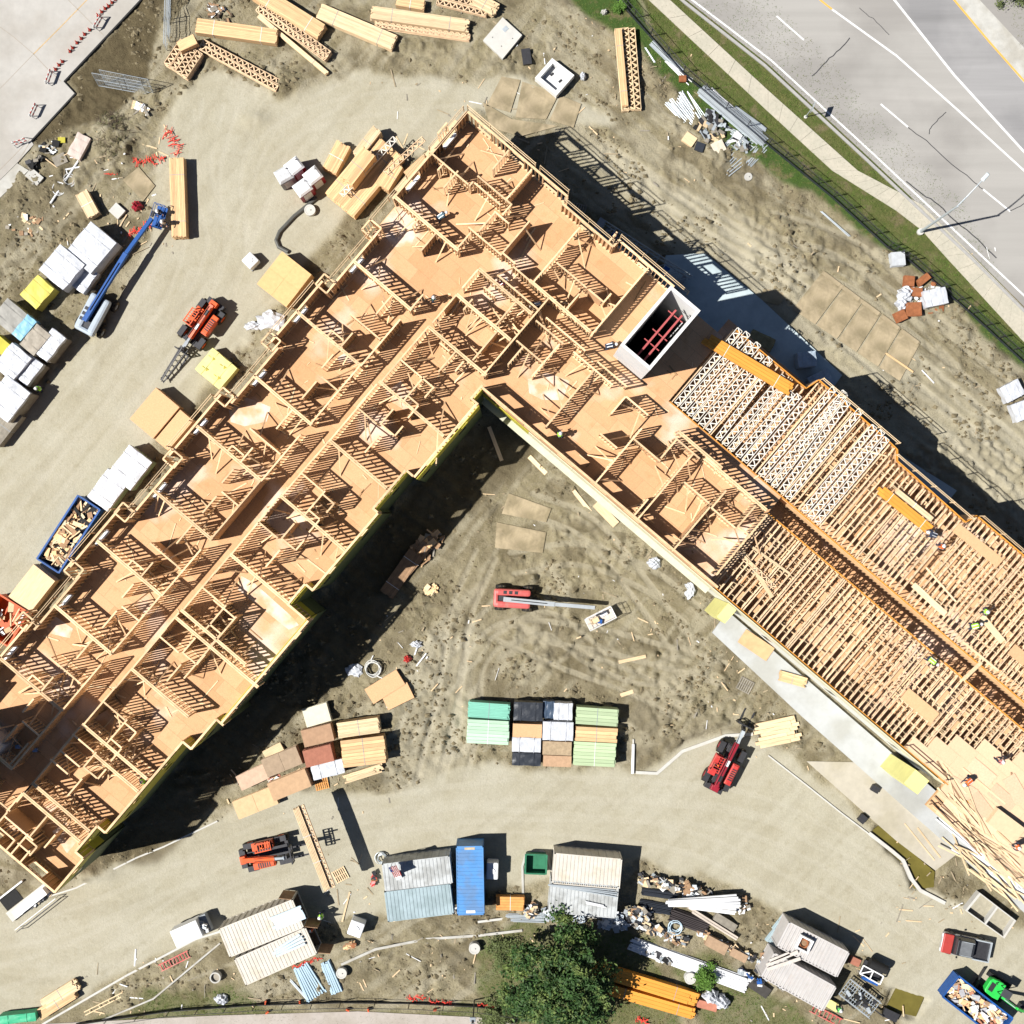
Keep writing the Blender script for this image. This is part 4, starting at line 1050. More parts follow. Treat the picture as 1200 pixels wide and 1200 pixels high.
# cluster by the north-west wall
lumber(394,184,37,18,-62,1.3,'left small lumber stack of the cluster beside the building', LUM)
lumber(430,166,40,12,-52,1.8,'upper lumber stack of the cluster with a pale end', LUMP)
lumber(427,205,92,44,-50,1.4,'wide flat lumber pile of the cluster beside the building', LUM, bw=.2)
lumber(419,194,45,18,-52,2.0,'stack of lumber lying on the wide flat pile', LUM, z0=1.42)
trusses(431,195,92,8,-47,.25,'single white truss lying across the wide lumber pile', z0=2.05, layers=1, d=.55, mat=M('white_truss_wood',(.82,.77,.68),.75,.1,2))
lumber(456,205,34,18,-58,1.5,'thick lumber block between the pile and the building wall', LUM)
trusses(475,183,60,10,-42,.4,'white trusses stored on the ledge outside the north west wall', z0=7.4, layers=2, d=.5)
sheets(488,196,30,12,-42,.3,'tan panels stored on the ledge outside the north west wall', z0=7.4)
sheets(333,327,48,44,-52,1.8,'large square stack of orange panels beside the north west wall', M('orange_panel',(.72,.47,.22),.8,.1,3,rnd=.05), n2=2)
wrapped(253,432,38,33,-140,1.3,'bright yellow pallet stack beside the north west wall', YELPALE, name='yellow_stack')
sheets(181,484,48,36,-50,1.6,'bigger orange panel stack beside the forks of the red telehandler', OSB)
sheets(204,504,46,20,-50,1.4,'narrow orange panel stack against the building wall', OSB)
wrapped(152,548,42,34,-52,1.7,'white wrapped stack with a notched dark corner near the blue skip', WRAP, GREENW, skirt=.35)
wrapped(126,574,42,30,-54,1.7,'white wrapped stack right beside the blue skip', WRAP, GREENW, skirt=.35)
sheets(37,690,48,32,-52,1.4,'pale plywood stack between the blue skip and the orange dumpster', LUMP)
# wrapped stacks on the left
g_ = 'wrapped lumber stacks along the left edge'
wrapped(106,290,48,40,-50,2.2,'large white wrapped stack beside the boom of the blue lift', WRAP, GREYW, group=g_, skirt=.8)
wrapped(72,313,40,38,-50,2.4,'white wrapped stack with grey creases next to the yellow stack', WRAP, GREYW, group=g_, skirt=.7)
wrapped(97,326,30,22,-55,1.4,'low white wrapped stack under the blue lift boom', WRAP, GREYW, group=g_, skirt=.6)
wrapped(43,342,32,26,-48,1.6,'yellow wrapped stack near the left edge', M('mustard_wrap',(.66,.58,.12),.5,.1,1), name='yellow_stack')
wrapped(12,371,30,34,-50,2.0,'grey planked stack at the left edge above the blue strip', M('grey_film',(.34,.33,.30),.7,.2,1.5), GREYW, group=g_, skirt=.5)
wrapped(28,384,30,14,-50,2.1,'stack covered in a bright blue sheet near the left edge', M('blue_sheet',(.25,.50,.66),.4,.1,1), GREYW, group=g_, skirt=.5)
wrapped(41,398,32,22,-50,2.1,'brown grey stack beside the blue covered stack', M('brown_film',(.36,.32,.26),.6,.25,1.5), GREYW, group=g_, skirt=.5)
wrapped(58,404,36,20,-52,2.0,'white topped stack with planked grey sides at the outer end of the row', WRAP, GREYW, group=g_, skirt=.25)
wrapped(14,424,36,30,-50,2.3,'white wrapped stack at the left edge below the grey stack', WRAP, GREYW, group=g_, skirt=.6)
wrapped(33,434,32,20,-52,1.9,'white stack with a black edge above the worker in the lime vest', WRAP, GREYW, group=g_, skirt=.4)
wrapped(8,467,44,36,-52,2.4,'big white topped stack of weathered boards by the left edge', WRAP, GREYW, group=g_, skirt=.2)
lumber(4,500,46,20,-52,1.2,'weathered grey boards at the foot of the big white topped stack', GREYW)
sheets(1,405,16,26,-50,1.5,'yellow panel stack cut off by the left edge', YELSHEET)
# right side
g_ = 'white wrapped cubes at the right edge'
wrapped(1187,458,24,20,-28,1.2,'upper white wrapped cube at the right edge', WRAP, group=g_); wrapped(1199,481,22,22,-20,1.2,'lower white wrapped cube cut by the right edge', WRAP, group=g_)
sheets(1053,303,16,16,-5,1.0,'small grey white pallet beside the grass at the fence', M('grey_film2',(.50,.52,.54),.5,.15,2), name='pallet_load', cat='pallet')
wrapped(1097,348,27,20,-12,1.3,'white and black wrapped pallet beside the fence', WRAP, name='wrapped_pallet', cat='pallet')
for (x,y,l,w,a,lb) in ((1066,329,12,12,5,'uppermost small rust brown stack of the group by the fence'),(1083,327,16,8,-38,'tilted narrow rust brown stack nearest the fence'),(1074,342,15,10,4,'middle rust brown stack beside the white bags'),(1071,362,18,16,-3,'largest rust brown stack below the middle one'),(1056,370,13,12,-25,'lowest rust brown stack lying alone')):
    sheets(x,y,l,w,a,.7,lb, RUST, group='rust brown stacks by the fence', name='rust_stack', cat='pallet')
wrapped(946,421,22,18,-6,1.4,'pale blue grey drum box standing on the shaded terrace', WRAPB, z0=.3); wrapped(962,446,26,20,-25,.9,'crumpled pale blue sheet bundle at the terrace end', WRAPB, z0=.3)
wrapped(893,399,30,16,25,.7,'olive brown wrapped bundle on the shaded terrace', M('olive_wrap',(.30,.26,.14),.7,.15,2), z0=.3)
# middle block of banded stacks
g_ = 'banded stacks set out in a block in the yard'
lumber(573,833,50,18,4,1.6,'dark topped green lumber stack with teal edge at the block left', M('teal_lumber',(.20,.50,.38),.6,.15,2,rnd=.1,stretch=(.4,6,6)), group=g_, jag=.25)
lumber(572,858,50,28,3,1.7,'pale green lumber stack at the left lower end of the block', M('mint_lumber',(.46,.66,.48),.6,.12,2,rnd=.1,stretch=(.4,6,6)), group=g_, bw=.3)
wrapped(619,834,34,22,2,1.7,'black wrapped stack at the top of the block', BLACKWRAP, group=g_)
sheets(618,857,34,17,2,1.5,'orange panel stack with a dark gash in the block', OSB, group=g_)
wrapped(617,873,34,17,2,1.6,'white wrapped stack between orange and black ones in the block', WRAP, group=g_)
wrapped(617,890,34,15,2,1.6,'black wrapped stack at the bottom of the block', BLACKWRAP, group=g_)
wrapped(660,834,22,20,2,1.6,'half white wrapped stack beside a dark one in the block', WRAP, group=g_); wrapped(643,832,14,20,2,1.4,'narrow dark blue wrapped stack in the block', M('navy_wrap',(.06,.09,.14),.4,.2,1.5), group=g_)
wrapped(654,857,36,22,2,1.7,'white wrapped stack in the centre of the block', WRAP, group=g_)
sheets(653,877,34,16,2,1.5,'brown and tan board stack below the central white one', BROWNW, group=g_, topmat=M('tan_brown',(.40,.30,.19),.8,.25,3)); sheets(653,892,33,13,2,1.4,'light brown panel stack at the bottom middle of the block', M('light_brown_board',(.48,.31,.19),.8,.15,3), group=g_)
lumber(700,840,50,20,4,1.6,'pale green lumber stack at the top right of the block', M('sage_lumber',(.42,.52,.32),.7,.12,2,rnd=.1,stretch=(.4,6,6)), group=g_, bw=.3)
lumber(699,861,50,17,3,1.6,'orange lumber stack in the right column of the block', LUM, group=g_, bw=.3)
lumber(697,884,50,28,3,1.7,'wide pale green lumber stack at the lower right of the block', M('sage2_lumber',(.45,.56,.34),.7,.12,2,rnd=.1,stretch=(.4,6,6)), group=g_, bw=.3)
# lower left group of stacks
g_ = 'stacks grouped beside the drive'
lumber(420,853,50,18,-8,1.6,'upper long plank stack of the group beside the drive', LUMP, group=g_); lumber(426,881,52,32,-7,1.8,'big wide plank stack of the group beside the drive', LUM, group=g_, bw=.3)
lumber(425,907,50,10,-18,.6,'splayed loose planks below the big wide plank stack', LUMP, group=g_, cap='loose', jag=.9, strap=False)
sheets(371,838,30,22,-16,.9,'cream white panel stack at the top of the group', M('cream_board',(.72,.67,.52),.7,.08,2), group=g_)
sheets(372,862,36,20,-14,1.5,'brown topped stack above the red banded one', M('brown_board',(.42,.26,.16),.8,.15,2), group=g_)
sheets(373,886,34,20,-14,1.8,'red brown stack with white paint along one edge', REDW, group=g_); wrapped(384,902,38,17,-14,1.4,'white topped stack with red sides at the group bottom', WRAP, REDW, group=g_, skirt=.3)
sheets(330,893,44,22,-22,1.3,'grey brown panel stack left of the red ones', M('greybrown_board',(.38,.28,.19),.8,.15,2), group=g_, n2=2); sheets(339,920,48,22,-22,1.3,'tan panel stack in four squares at the front of the group', M('tan_board',(.52,.34,.20),.8,.12,2), group=g_, n2=2)
sheets(296,911,36,18,-25,1.0,'pale panel stack with white and red scraps on top', M('pale_pink_board',(.60,.42,.30),.8,.15,2), group=g_); sheets(299,941,50,22,-22,1.0,'light orange panel stack at the lower left of the group', M('lightorange_board',(.66,.46,.26),.8,.12,2), group=g_, n2=2)
sheets(320,880,24,10,-28,.5,'small plank stack behind the grey brown panels', LUMP, group=g_)
sheets(451,805,44,20,-32,.6,'upper tan panel pair in the mud below the shaded wall', OSB); sheets(466,816,34,20,-26,.5,'lower tan panel pile with splayed planks beside the upper pair', OSB)
lumber(911,858,56,30,-12,.4,'fan of long pale planks in front of the dark red telehandler', LUMP, bw=.35, jag=1.4, cap='loose', strap=False)
lumber(470,672,62,18,-55,.5,'dark plank stack lying in the shade of the left wing', BROWNW); lumber(487,660,50,8,-50,.4,'second dark plank bundle in the shade of the left wing', BROWNW)
lumber(70,1166,50,14,-32,.7,'pale lumber stack at the lower left corner drive edge', LUMP, jag=.5); lumber(66,1177,50,13,-32,.7,'tan lumber stack below the pale one at the lower left corner', LUM)
wrapped(20,1194,44,10,-6,1.2,'green wrapped stack cut off by the bottom edge', M('green_wrap',(.05,.42,.22),.5,.15,2), name='green_stack')
lumber(598,1059,34,16,1,.9,'orange plank stack beside the blue container', ORANGEW, bw=.25)
lumber(750,1152,145,16,17,.9,'long orange plank stack partly under the tree', LVL, bw=.3, jag=1.0); lumber(762,1174,112,13,16,.9,'second long orange plank stack in front of the tree', LVL, bw=.3, jag=.8)
sheets(829,1179,24,9,15,.5,'small brown beam lying at the end of the orange planks', REDW)
lumber(1172,1012,0.1+30,16,36,.4,'pale board bundle beside the white pipes at the right', LUMP)
# packs lying on the building
lumber(880,428,118,15,31,.45,'bright orange laminated beam pack lying across the trusses', LVL, z0=ZD, bw=.28, jag=.9, cat='beams'); lumber(868,425,110,8,31,.30,'second thin orange beam pack against the bright pack', LVL, z0=ZD, bw=.28, jag=1.2, cat='beams')
lumber(1062,598,84,12,39,.4,'orange beam pack on the joists beside the pale boards', LVL, z0=ZD, bw=.28, jag=.9, cat='beams'); lumber(1072,592,54,6,39,.4,'pale board pack on the joists beside the orange beams', LUMP, z0=ZD, bw=.2)
sheets(1180,968,40,21,37,.7,'panel stack on the new deck at the right edge', M('deck_pack',(.70,.52,.33),.8,.08,3), z0=ZD+.03)
ORD = 'first second third fourth fifth sixth seventh eighth ninth tenth eleventh twelfth thirteenth fourteenth fifteenth sixteenth seventeenth eighteenth nineteenth twentieth twenty-first twenty-second twenty-third twenty-fourth twenty-fifth twenty-sixth'.split()
# flat trusses piled over the joists on the north-east half
FT = M('white_truss_wood',(.82,.77,.68),.75,.1,2); k = 0
for i,(s_off,L_) in enumerate(((.4,8.2),(1.05,8.4),(1.75,8.0),(2.4,8.3),(3.1,7.8),(3.8,8.0),(4.9,7.2),(5.6,7.6),(6.3,7.4),(7.1,7.0),(7.8,7.2),(8.5,7.0),(9.6,9.6),(10.3,9.9),(11.0,9.8),(11.8,9.4),(12.5,9.6),(14.3,9.3),(15.0,9.4),(15.7,9.2))):
    t0 = t_c0-.15-L_ if i < 12 else t_c0-.1-L_
    s_ = s_end+s_off
    p = ORG+Vector((AX.x*s_+BXV.x*(t_c0-.25), AX.y*s_+BXV.y*(t_c0-.25), 0))
    r = thing('loose_truss', ORD[i]+' loose white floor truss counted from the white shaft along the north-east joists', 'truss', (p.x,p.y,ZD+.055), PHI+R(90)+U(-.015,.015)+(.06 if i in(6,14,15) else 0), 'loose trusses over the joists')
    fx = _TM.get(('f',round(L_,1))) or truss_mesh(L_, .56, .09, .05, .62, True, 'truss', FT); _TM[('f',round(L_,1))] = fx
    r2 = link('truss', fx, r)
trusses(885,668,62,8,44,.2,'pale boards splayed over the joists beside the open deck', z0=ZD, layers=1, d=.4)
for (x0,y0,x1,y1,w,lb) in ((870,646,905,700,.35,'wide pale plank lying on the south joists near the deck corner'),(880,640,925,672,.2,'narrow pale plank lying on the south joists beside the wide plank'),(1070,685,1108,720,.5,'wide pale plank across the north joists beside the corridor gap'),(1085,665,1120,705,.15,'thin plank across the north joists above the wide plank'),(1128,752,1170,786,.2,'long thin plank on the joists beside the walk board'),(1006,525,1040,535,.12,'thin white plank lying askew at the north edge of the joists'),(1150,722,1175,752,.55,'panel offcut lying between the two lime vested workers'),(1120,618,1172,660,.9,'broad tan panel walkway near the north edge'),(1060,812,1096,842,1.1,'tan panel lying on the south joists with a small tool on it'),(1185,760,1203,775,1.0,'tan panel on the joists at the right edge')):
    board(x0,y0,x1,y1,w,lb, LUMP if w < .8 else OSB, z=ZD+.03)
for i,(x0,y0,x1,y1) in enumerate(((1098,892,1128,940),(1104,895,1132,930),(1110,930,1150,985),(1120,935,1155,1000),(1112,945,1145,998),(1128,900,1178,942),(1185,905,1190,940))):
    board(x0,y0,x1,y1,.14,ORD[i]+' thin loose board from the south edge lying on the new deck', LUMP if i%3 else BROWNW, z=ZD+.06, group='loose boards on the new deck')
for i,(x0,y0,x1,y1) in enumerate(((1095,933,1140,980),(1090,938,1150,1003),(1140,970,1180,1020))): board(x0,y0,x1,y1,.1,ORD[i]+' dark brace board from the yellow balcony along the open deck edge', BROWNW, z=ZD+.1, h=.09, group='brace boards along the deck edge')
# boards and scraps on the terrace and ground
sheets(886,756,40,18,34,.06,'flat tan plywood sheet lying on the terrace', M('terrace_ply',(.62,.38,.20),.8,.12,2), z0=.34, name='plywood_sheet', cat='plywood'); lumber(929,796,34,12,16,.3,'short pack of tan planks lying on the terrace', LUM, z0=.34, jag=.3)
for (x0,y0,x1,y1,w,lb) in ((672,575,692,600,.35,'pale plank beside the foot of the right wing'),(698,590,722,615,.75,'pinkish panel lying beside the foot of the right wing'),(718,596,724,602,.4,'small white scrap beside the pinkish panel'),(620,535,640,555,.4,'grey plank leaning in the inner corner shade'),(573,500,588,540,.35,'bluish plank in the dark inner corner'),(667,686,673,698,.15,'white stick in the mud beside the red lift boom'),(725,776,757,769,.3,'broken pale board in the churned mud'),(727,815,742,810,.35,'short pale board in the churned mud below the broken one'),(452,1035,462,1080,.15,'thin tan board lying on the drive beside the cream container'),(410,1045,401,1080,.15,'long thin board leaning from the pallet'),(1075,970,1102,1005,.14,'white strip lying on the dusty slab'),(1060,965,1095,1008,.1,'thin white batten beside the white strip on the dusty slab')):
    board(x0,y0,x1,y1,w,lb,z=.06)
# ground mats
g_ = 'muddy plywood ground mats'
def mat_(poly,lb,h=.05):
    c = sum((Vector(at(*p)[:2]) for p in poly),Vector((0,0)))/len(poly); m = MB(); m.prism([tuple(Vector(at(*p)[:2])-c) for p in poly],.02,.02+h)
    tag(m.build('ground_mat', MATP, None, (c.x,c.y,.02)), lb, 'ground mat', g_)
A0,A1,B0,B1 = (964,317),(1079,402),(928,362),(1055,447)
f5 = [0,.22,.42,.6,.8,1]
names = ['mat in the row nearest the shaded terrace','second mat in the row from the shaded terrace','middle mat of the row on the churned track','fourth mat in the row from the shaded terrace','last mat of the row with a plank on it']
for i in range(5):
    L_ = lambda P,Q,f:(P[0]+(Q[0]-P[0])*f,P[1]+(Q[1]-P[1])*f)
    mat_([L_(A0,A1,f5[i]+.006),L_(A0,A1,f5[i+1]-.006),L_(B0,B1,f5[i+1]-.006),L_(B0,B1,f5[i]+.006)],'muddy ply '+names[i])
for i in range(5): board(A0[0]+i*23,A0[1]+i*17+2,A0[0]+i*23+20,A0[1]+i*17+17,.35,ORD[i]+' tan edge plank from the shaded terrace along the ground mats',MATP,z=.09,group='edge planks along the mats')
board(1038,414,1070,436,.15,'orange plank lying on the last ground mat',LUM,z=.1)
mat_([(588,90),(610,94),(598,132),(570,124)],'muddy ply mat at the north corner of the building, left one'); mat_([(612,96),(655,110),(640,140),(604,138)],'muddy ply mat at the north corner of the building, middle one'); mat_([(657,112),(681,122),(672,150),(644,141)],'muddy ply mat at the north corner of the building, right one'); mat_([(566,120),(600,140),(655,148),(610,160),(575,150)],'muddy ply mat tucked under the north corner shadow')
mat_([(895,338),(925,345),(912,358),(890,352)],'small muddy mat between the terrace and the row of mats')
mat_([(596,578),(646,596),(640,612),(588,602)],'muddy ply mat in the courtyard below the inner corner'); mat_([(582,612),(640,624),(636,648),(580,642)],'second muddy ply mat in the courtyard')
mat_([(163,196),(182,218),(168,236),(144,211)],'cracked concrete slab piece near the laminated beams')
# ------------------------------------------------------------------ containers, skips, tanks
def container(px, py, Lp, Wp, ang, h, label, mat, group=None, doors=1, dmat=None, name='shipping_container', open_end=0, rd=.035):
    c, rz = place(px,py,ang,h); L = pm(Lp,h); W = pm(Wp,h); r = thing(name, label, 'container', c, rz, group)
    roof = MB(); n = int(L/.32); w = L/n
    for i in range(n):
        x = -L/2+i*w; roof.bx(x,x+w*.5,-W/2+.06,W/2-.06,h-.10,h-.005); roof.bx(x+w*.5,x+w,-W/2+.06,W/2-.06,h-.11,h-rd)
    roof.build('roof', mat, r)
    for sd in (-1,1):
        s_ = MB(); y = sd*W/2
        for i in range(n):
            x = -L/2+i*w; o = .035 if i%2 else 0
            s_.bx(x,x+w,y-sd*(.06+o)-.012,y-sd*(.02+o)+.012,.15,h-.08)
        s_.build('side_wall', mat, r)
    f = MB()
    for sx in (-1,1):
        for sy in (-1,1):
            f.box((sx*(L/2-.07),sy*(W/2-.07),h/2),(.14,.14,h))
    for sy in (-1,1): f.bx(-L/2,L/2,sy*(W/2-.04)-.04,sy*(W/2-.04)+.04,h-.09,h+.0); f.bx(-L/2,L/2,sy*(W/2-.04)-.04,sy*(W/2-.04)+.04,.0,.16)
    for sx in (-1,1): f.bx(sx*(L/2-.05)-.04,sx*(L/2-.05)+.04,-W/2+.1,W/2-.1,h-.092,h+.003); f.bx(sx*(L/2-.05)-.04,sx*(L/2-.05)+.04,-W/2+.1,W/2-.1,0,.158)
    f.build('frame', mat, r)
    fl = MB(); fl.bx(-L/2+.1,L/2-.1,-W/2+.1,W/2-.1,.1,.15); fl.build('floor', BROWNW, r)
    e = MB(); e.bx(-doors*(L/2-.05)-.02,-doors*(L/2-.05)+.02,-W/2+.1,W/2-.1,.16,h-.1); e.build('end_wall', mat, r)
    for sy in (-1,1):
        d = MB(); d.bx(-.025,.025,0,W/2-.1,.16,h-.1); 
        for q in (.25,.75): d.tube([(doors*.05,(W/2-.1)*q,.2),(doors*.05,(W/2-.1)*q,h-.15)],.025,6)
        o = d.build('door', dmat or mat, r, (doors*(L/2-.04), -W/2+.08 if sy<0 else W/2-.08, 0)); o.scale = (1,-sy,1)
        if open_end: o.rotation_euler = (0,0,-sy*R(-118*doors) if sy<0 else R(-118*doors)*1)
    return r
container(551,1032,81,32,89,2.75,'blue corrugated shipping container with white end lettering', BLUEC)
container(489,1024,80,33,-7,2.7,'light grey shipping container with a flag on its roof', GREYC); container(491,1058,78,36,-7,2.7,'blue grey shipping container below the light grey one', GREYB)
container(688,1021,80,36,5,2.7,'cream shipping container beside the dark debris yard', CREAM); container(684,1054,80,38,5,2.7,'light grey white shipping container partly under the tree', GREYC)
container(306,1088,94,36,-22,2.7,'cream container with a blue tarp strip and an open dark end', CREAM, doors=1, open_end=1, dmat=BROWNW); container(323,1121,92,34,-24,2.7,'cream container with pale blue sheets lying on its roof', CREAM, open_end=1, dmat=BROWNW)
container(953,1113,80,33,27,2.7,'white container with a pale roof hatch near the yellow puddle', WHITEC, rd=.13); container(936,1151,84,33,29,2.7,'white ribbed container at the lower edge with wooden stairs on it', WHITEC, rd=.13)
# lettering and plate on the blue container's end rim
def text_on(s, size, loc, rz, mat, parent, name='lettering'):
    cu = bpy.data.curves.new(name,'FONT'); cu.body = s; cu.size = size; cu.align_x = 'CENTER'; cu.align_y = 'CENTER'; cu.extrude = .003; cu.materials.append(mat)
    o = bpy.data.objects.new(name, cu); COL.objects.link(o); o.parent = parent; o.location = loc; o.rotation_euler = (0,0,rz); return o
bc = [o for o in bpy.data.objects if o.get('label','').startswith('blue corrugated')][0]
m = MB(); m.bx(pm(36.5,2.7)-.12,pm(36.5,2.7)+.12,-.4,.4,2.745,2.752); m.build('roof_plate', WHITEP, bc)
m = MB(); m.bx(-pm(37.5,2.7)-.1,-pm(37.5,2.7)+.1,-.45,.45,2.745,2.752); m.build('roof_plate', M('tan_plate',(.55,.45,.30)), bc)
# tarps and sheets on the cream containers, hatch and stair timbers on the white ones
TARP = M('pale_blue_tarp',(.56,.70,.80),.4,.1,1.5,.3)
pipes(337,1076,40,16,-22,'pale blue tarp strips lying on the upper cream container roof',TARP,.12,6,1,z0=2.72,name='tarp_strips',cat='tarp',box=True)
pipes(338,1109,38,12,-28,'pale blue sheets lying on the lower cream container roof',TARP,.10,4,1,z0=2.72,name='sheet_strips',cat='sheets',box=True,fan=.1)
pipes(682,1042,82,5,8,'long pale steel strips lying between the cream and grey containers',STEEL,.06,4,1,z0=2.72,name='steel_strips',cat='steel strips',fan=.06); pipes(698,1060,24,3,12,'short white strip on the grey white container roof',PVC,.07,2,1,z0=2.72,name='white_strips',cat='strips')
c, rz = place(943,1107,27,3.2); r = thing('roof_hatch','white roof crate with a red brown ring on the white container','hatch',(c.x,c.y,2.72),rz)
m = MB(); w_=.62
for x0,x1,y0,y1 in ((-w_,w_,-w_,-w_+.15),(-w_,w_,w_-.15,w_),(-w_,-w_+.15,-w_+.15,w_-.15),(w_-.15,w_,-w_+.15,w_-.15)): m.bx(x0,x1,y0,y1,0,.5)
m.build('rim', WHITEP, r); m = MB(); m.bx(-.46,.46,-.46,.46,0,.06); m.build('base', BROWNW, r); m = MB(); m.tube([(.36*math.cos(a),.36*math.sin(a),.15) for a in np.linspace(0,6.28,17)],.09,8); m.build('coil', RUST, r)
for i,(x0,y0,x1,y1) in enumerate(((898,1131,935,1115),(899,1136,938,1123),(902,1126,925,1117))): board(x0,y0,x1,y1,.3,('upper','lower','short third')[i]+' weathered plank of the pair laid across the white container roofs',M('pale_grey_plank',(.62,.56,.50),.8,.15,3),z=2.8,h=.06)
sheets(1002,1127,13,9,25,.4,'small red brown board pack at the white container corner',REDW)
# corrugated offcuts stacked behind the white containers
for i,(x,y) in enumerate(((914,1082),(906,1095),(902,1112))): pipes(x,y,22,9,-52,('upper','middle','lower')[i]+' pack of grey corrugated strips beside the white containers',GREYB,.06,5,2,name='strip_pack',cat='steel strips',box=True)
def skip(px, py, Lp, Wp, ang, h, label, mat, group=None, fill=None):
    c, rz = place(px,py,ang,h); L = pm(Lp,h); W = pm(Wp,h); r = thing('skip', label, 'skip', c, rz, group); t = .06
    for nm,a in (('side_wall',(-L/2,L/2,-W/2,-W/2+t)),('side_wall',(-L/2,L/2,W/2-t,W/2)),('end_wall',(-L/2,-L/2+t,-W/2+t,W/2-t)),('end_wall',(L/2-t,L/2,-W/2+t,W/2-t))):
        m = MB(); m.bx(*a,.2,h); m.build(nm, mat, r)
    m = MB()
    for y in (-W/2-.04,W/2+.04): m.bx(-L/2-.04,L/2+.04,y-.06,y+.06,h-.12,h+.003)
    for x in (-L/2-.03,L/2+.03): m.bx(x-.05,x+.05,-W/2+.02,W/2-.02,h-.121,h)
    for i in range(int(L/.7)):
        x = -L/2+.3+i*.7
        for y in (-W/2-.05,W/2+.05): m.bx(x-.04,x+.04,y-.04,y+.04,.2,h-.12)
    m.build('rim', mat, r); m = MB(); m.bx(-L/2,L/2,-W/2,W/2,.12,.25); m.build('floor', mat, r)
    m = MB()
    for x in (-L/2+.3,L/2-.3):
        for y in (-W/2+.2,W/2-.2): m.cyl((x,y,.1),.1,.2,10,'Y')
    m.build('roller', BLACK, r)
    if fill: fill(L,W,h,c,rz)
    return r
def rubbish(L, W, h, c, rz, label, n=140, mats=None, zb=.3, zt=1.0, mx=1.6, name='rubbish'):
    mats = mats or [LUMP, LUM, BROWNW, WHITEP, GREYW]; m = MB()
    for i in range(n):
        x,y = U(-L/2+.3,L/2-.3),U(-W/2+.2,W/2-.2); z = h*(zb+(zt-zb)*(1-(abs(x)/(L/2))**2*.5)*U(.3,1))
        l = U(.3,mx); a = U(0,6.28) if U(0,1)<.5 else U(-.6,.6); l = min(l, L*.4)
        if abs(math.sin(a))*l > W*.8: l = W*.7
        x = max(-L/2+.15+abs(math.cos(a))*l/2,min(L/2-.15-abs(math.cos(a))*l/2,x)); y = max(-W/2+.1+abs(math.sin(a))*l/2,min(W/2-.1-abs(math.sin(a))*l/2,y))
        d = Vector((math.cos(a),math.sin(a),U(-.25,.25)))*l/2; k = random.randrange(len(mats))
        m.beam(Vector((x,y,z))-d,Vector((x,y,z))+d,U(.06,.3) if U(0,1)<.75 else U(.3,.6),U(.02,.08),mi=k)
    o = m.build(name, mats, None, c, rz); o['kind'] = 'stuff'; o['label'] = label; return o
skip(80,626,88,30,-57,1.7,'blue skip full of splintered scrap wood beside the building',BLUE,fill=lambda L,W,h,c,rz: rubbish(L,W,h,c,rz,'splintered scrap wood heaped in the blue skip',170,[LUMP,LUM,BROWNW,M('pale_split_wood',(.70,.60,.40)),BLACK]))
skip(1146,1181,80,30,38,1.7,'blue skip with mixed rubble at the lower right corner',BLUE,fill=lambda L,W,h,c,rz: rubbish(L,W,h,c,rz,'mixed cardboard and wood rubbish heaped in the lower right skip',260,[LUMP,LUM,M('brown_card',(.42,.27,.16)),WHITEP,M('grey_rag',(.40,.40,.42)),M('rust_card',(.45,.2,.12))],mx=.8))
skip(4,727,46,40,-58,1.6,'orange red skip at the left edge beside the plywood stack',M('orange_red_paint',(.62,.10,.02),.5,.12,2),fill=lambda L,W,h,c,rz: rubbish(L,W,h,c,rz,'pale panels lying in the orange red skip',14,[LUMP,WHITEP],mx=1.6))
skip(628,1013,22,24,92,1.1,'small dark green bin with an open top beside the containers',DGREEN)
# curb loop round the green bin
strip('kerb',[(613,1050),(612,1015),(616,1001),(624,997),(636,997),(642,1003),(646,1020)],.2,.1,CONC,h=.15)
# portable tank, generators, white box truck body
def rounded(name, L, W, H, mat, root, z=0, bev=.12, loc=(0,0,0)):
    m = MB(); m.box((loc[0],loc[1],z+H/2),(L,W,H)); return m.build(name, mat, root, bevel=bev)
def tank(px, py, Lp, Wp, ang, h, label, mat=WHITEP2, base=GREYM, cat='tank', name='plastic_tank', group=None, lid=True):
    c, rz = place(px,py,ang,h); L = pm(Lp,h); W = pm(Wp,h); r = thing(name, label, cat, c, rz, group)
    rounded('body',L,W,h-.15,mat,r,.15); m = MB(); m.bx(-L/2,L/2,-W/2,W/2,0,.14); m.build('skid', base, r)
    if lid: m = MB(); m.cyl((0,0,h+.03),min(L,W)*.22,.1,14); m.build('lid', mat, r)
    return r
tank(577,1021,20,14,92,1.6,'white plastic tank standing beside the blue container'); tank(417,1089,17,18,20,1.5,'white plastic tank beside the kerb near the cream containers'); tank(293,305,15,15,-45,1.1,'white plastic cube standing on the drive near the orange panels')
def toilet(px, py, ang, top, side, label, group):
    h = 2.3; c, rz = place(px,py,ang,h); r = thing('portable_toilet', label, 'portable toilet', c, rz, group); L = pm(19,h); W = pm(17,h)
    m = MB(); m.bx(-L/2,L/2,-W/2,W/2,.1,h-.25); m.build('cabin', side, r, bevel=.04); m = MB(); m.bx(-.4,.4,-W/2-.03,-W/2-.004,.2,h-.4); m.build('door', top, r)
    m = MB(); m.box((0,0,h-.12),(L+.04,W+.04,.24),top=.72); m.build('roof', top, r, bevel=.03); m = MB(); m.cyl((L*.3,W*.25,h+.1),.06,.3,8); m.build('vent_pipe', top, r)
    return r
g_ = 'portable toilets by the lumber cluster'
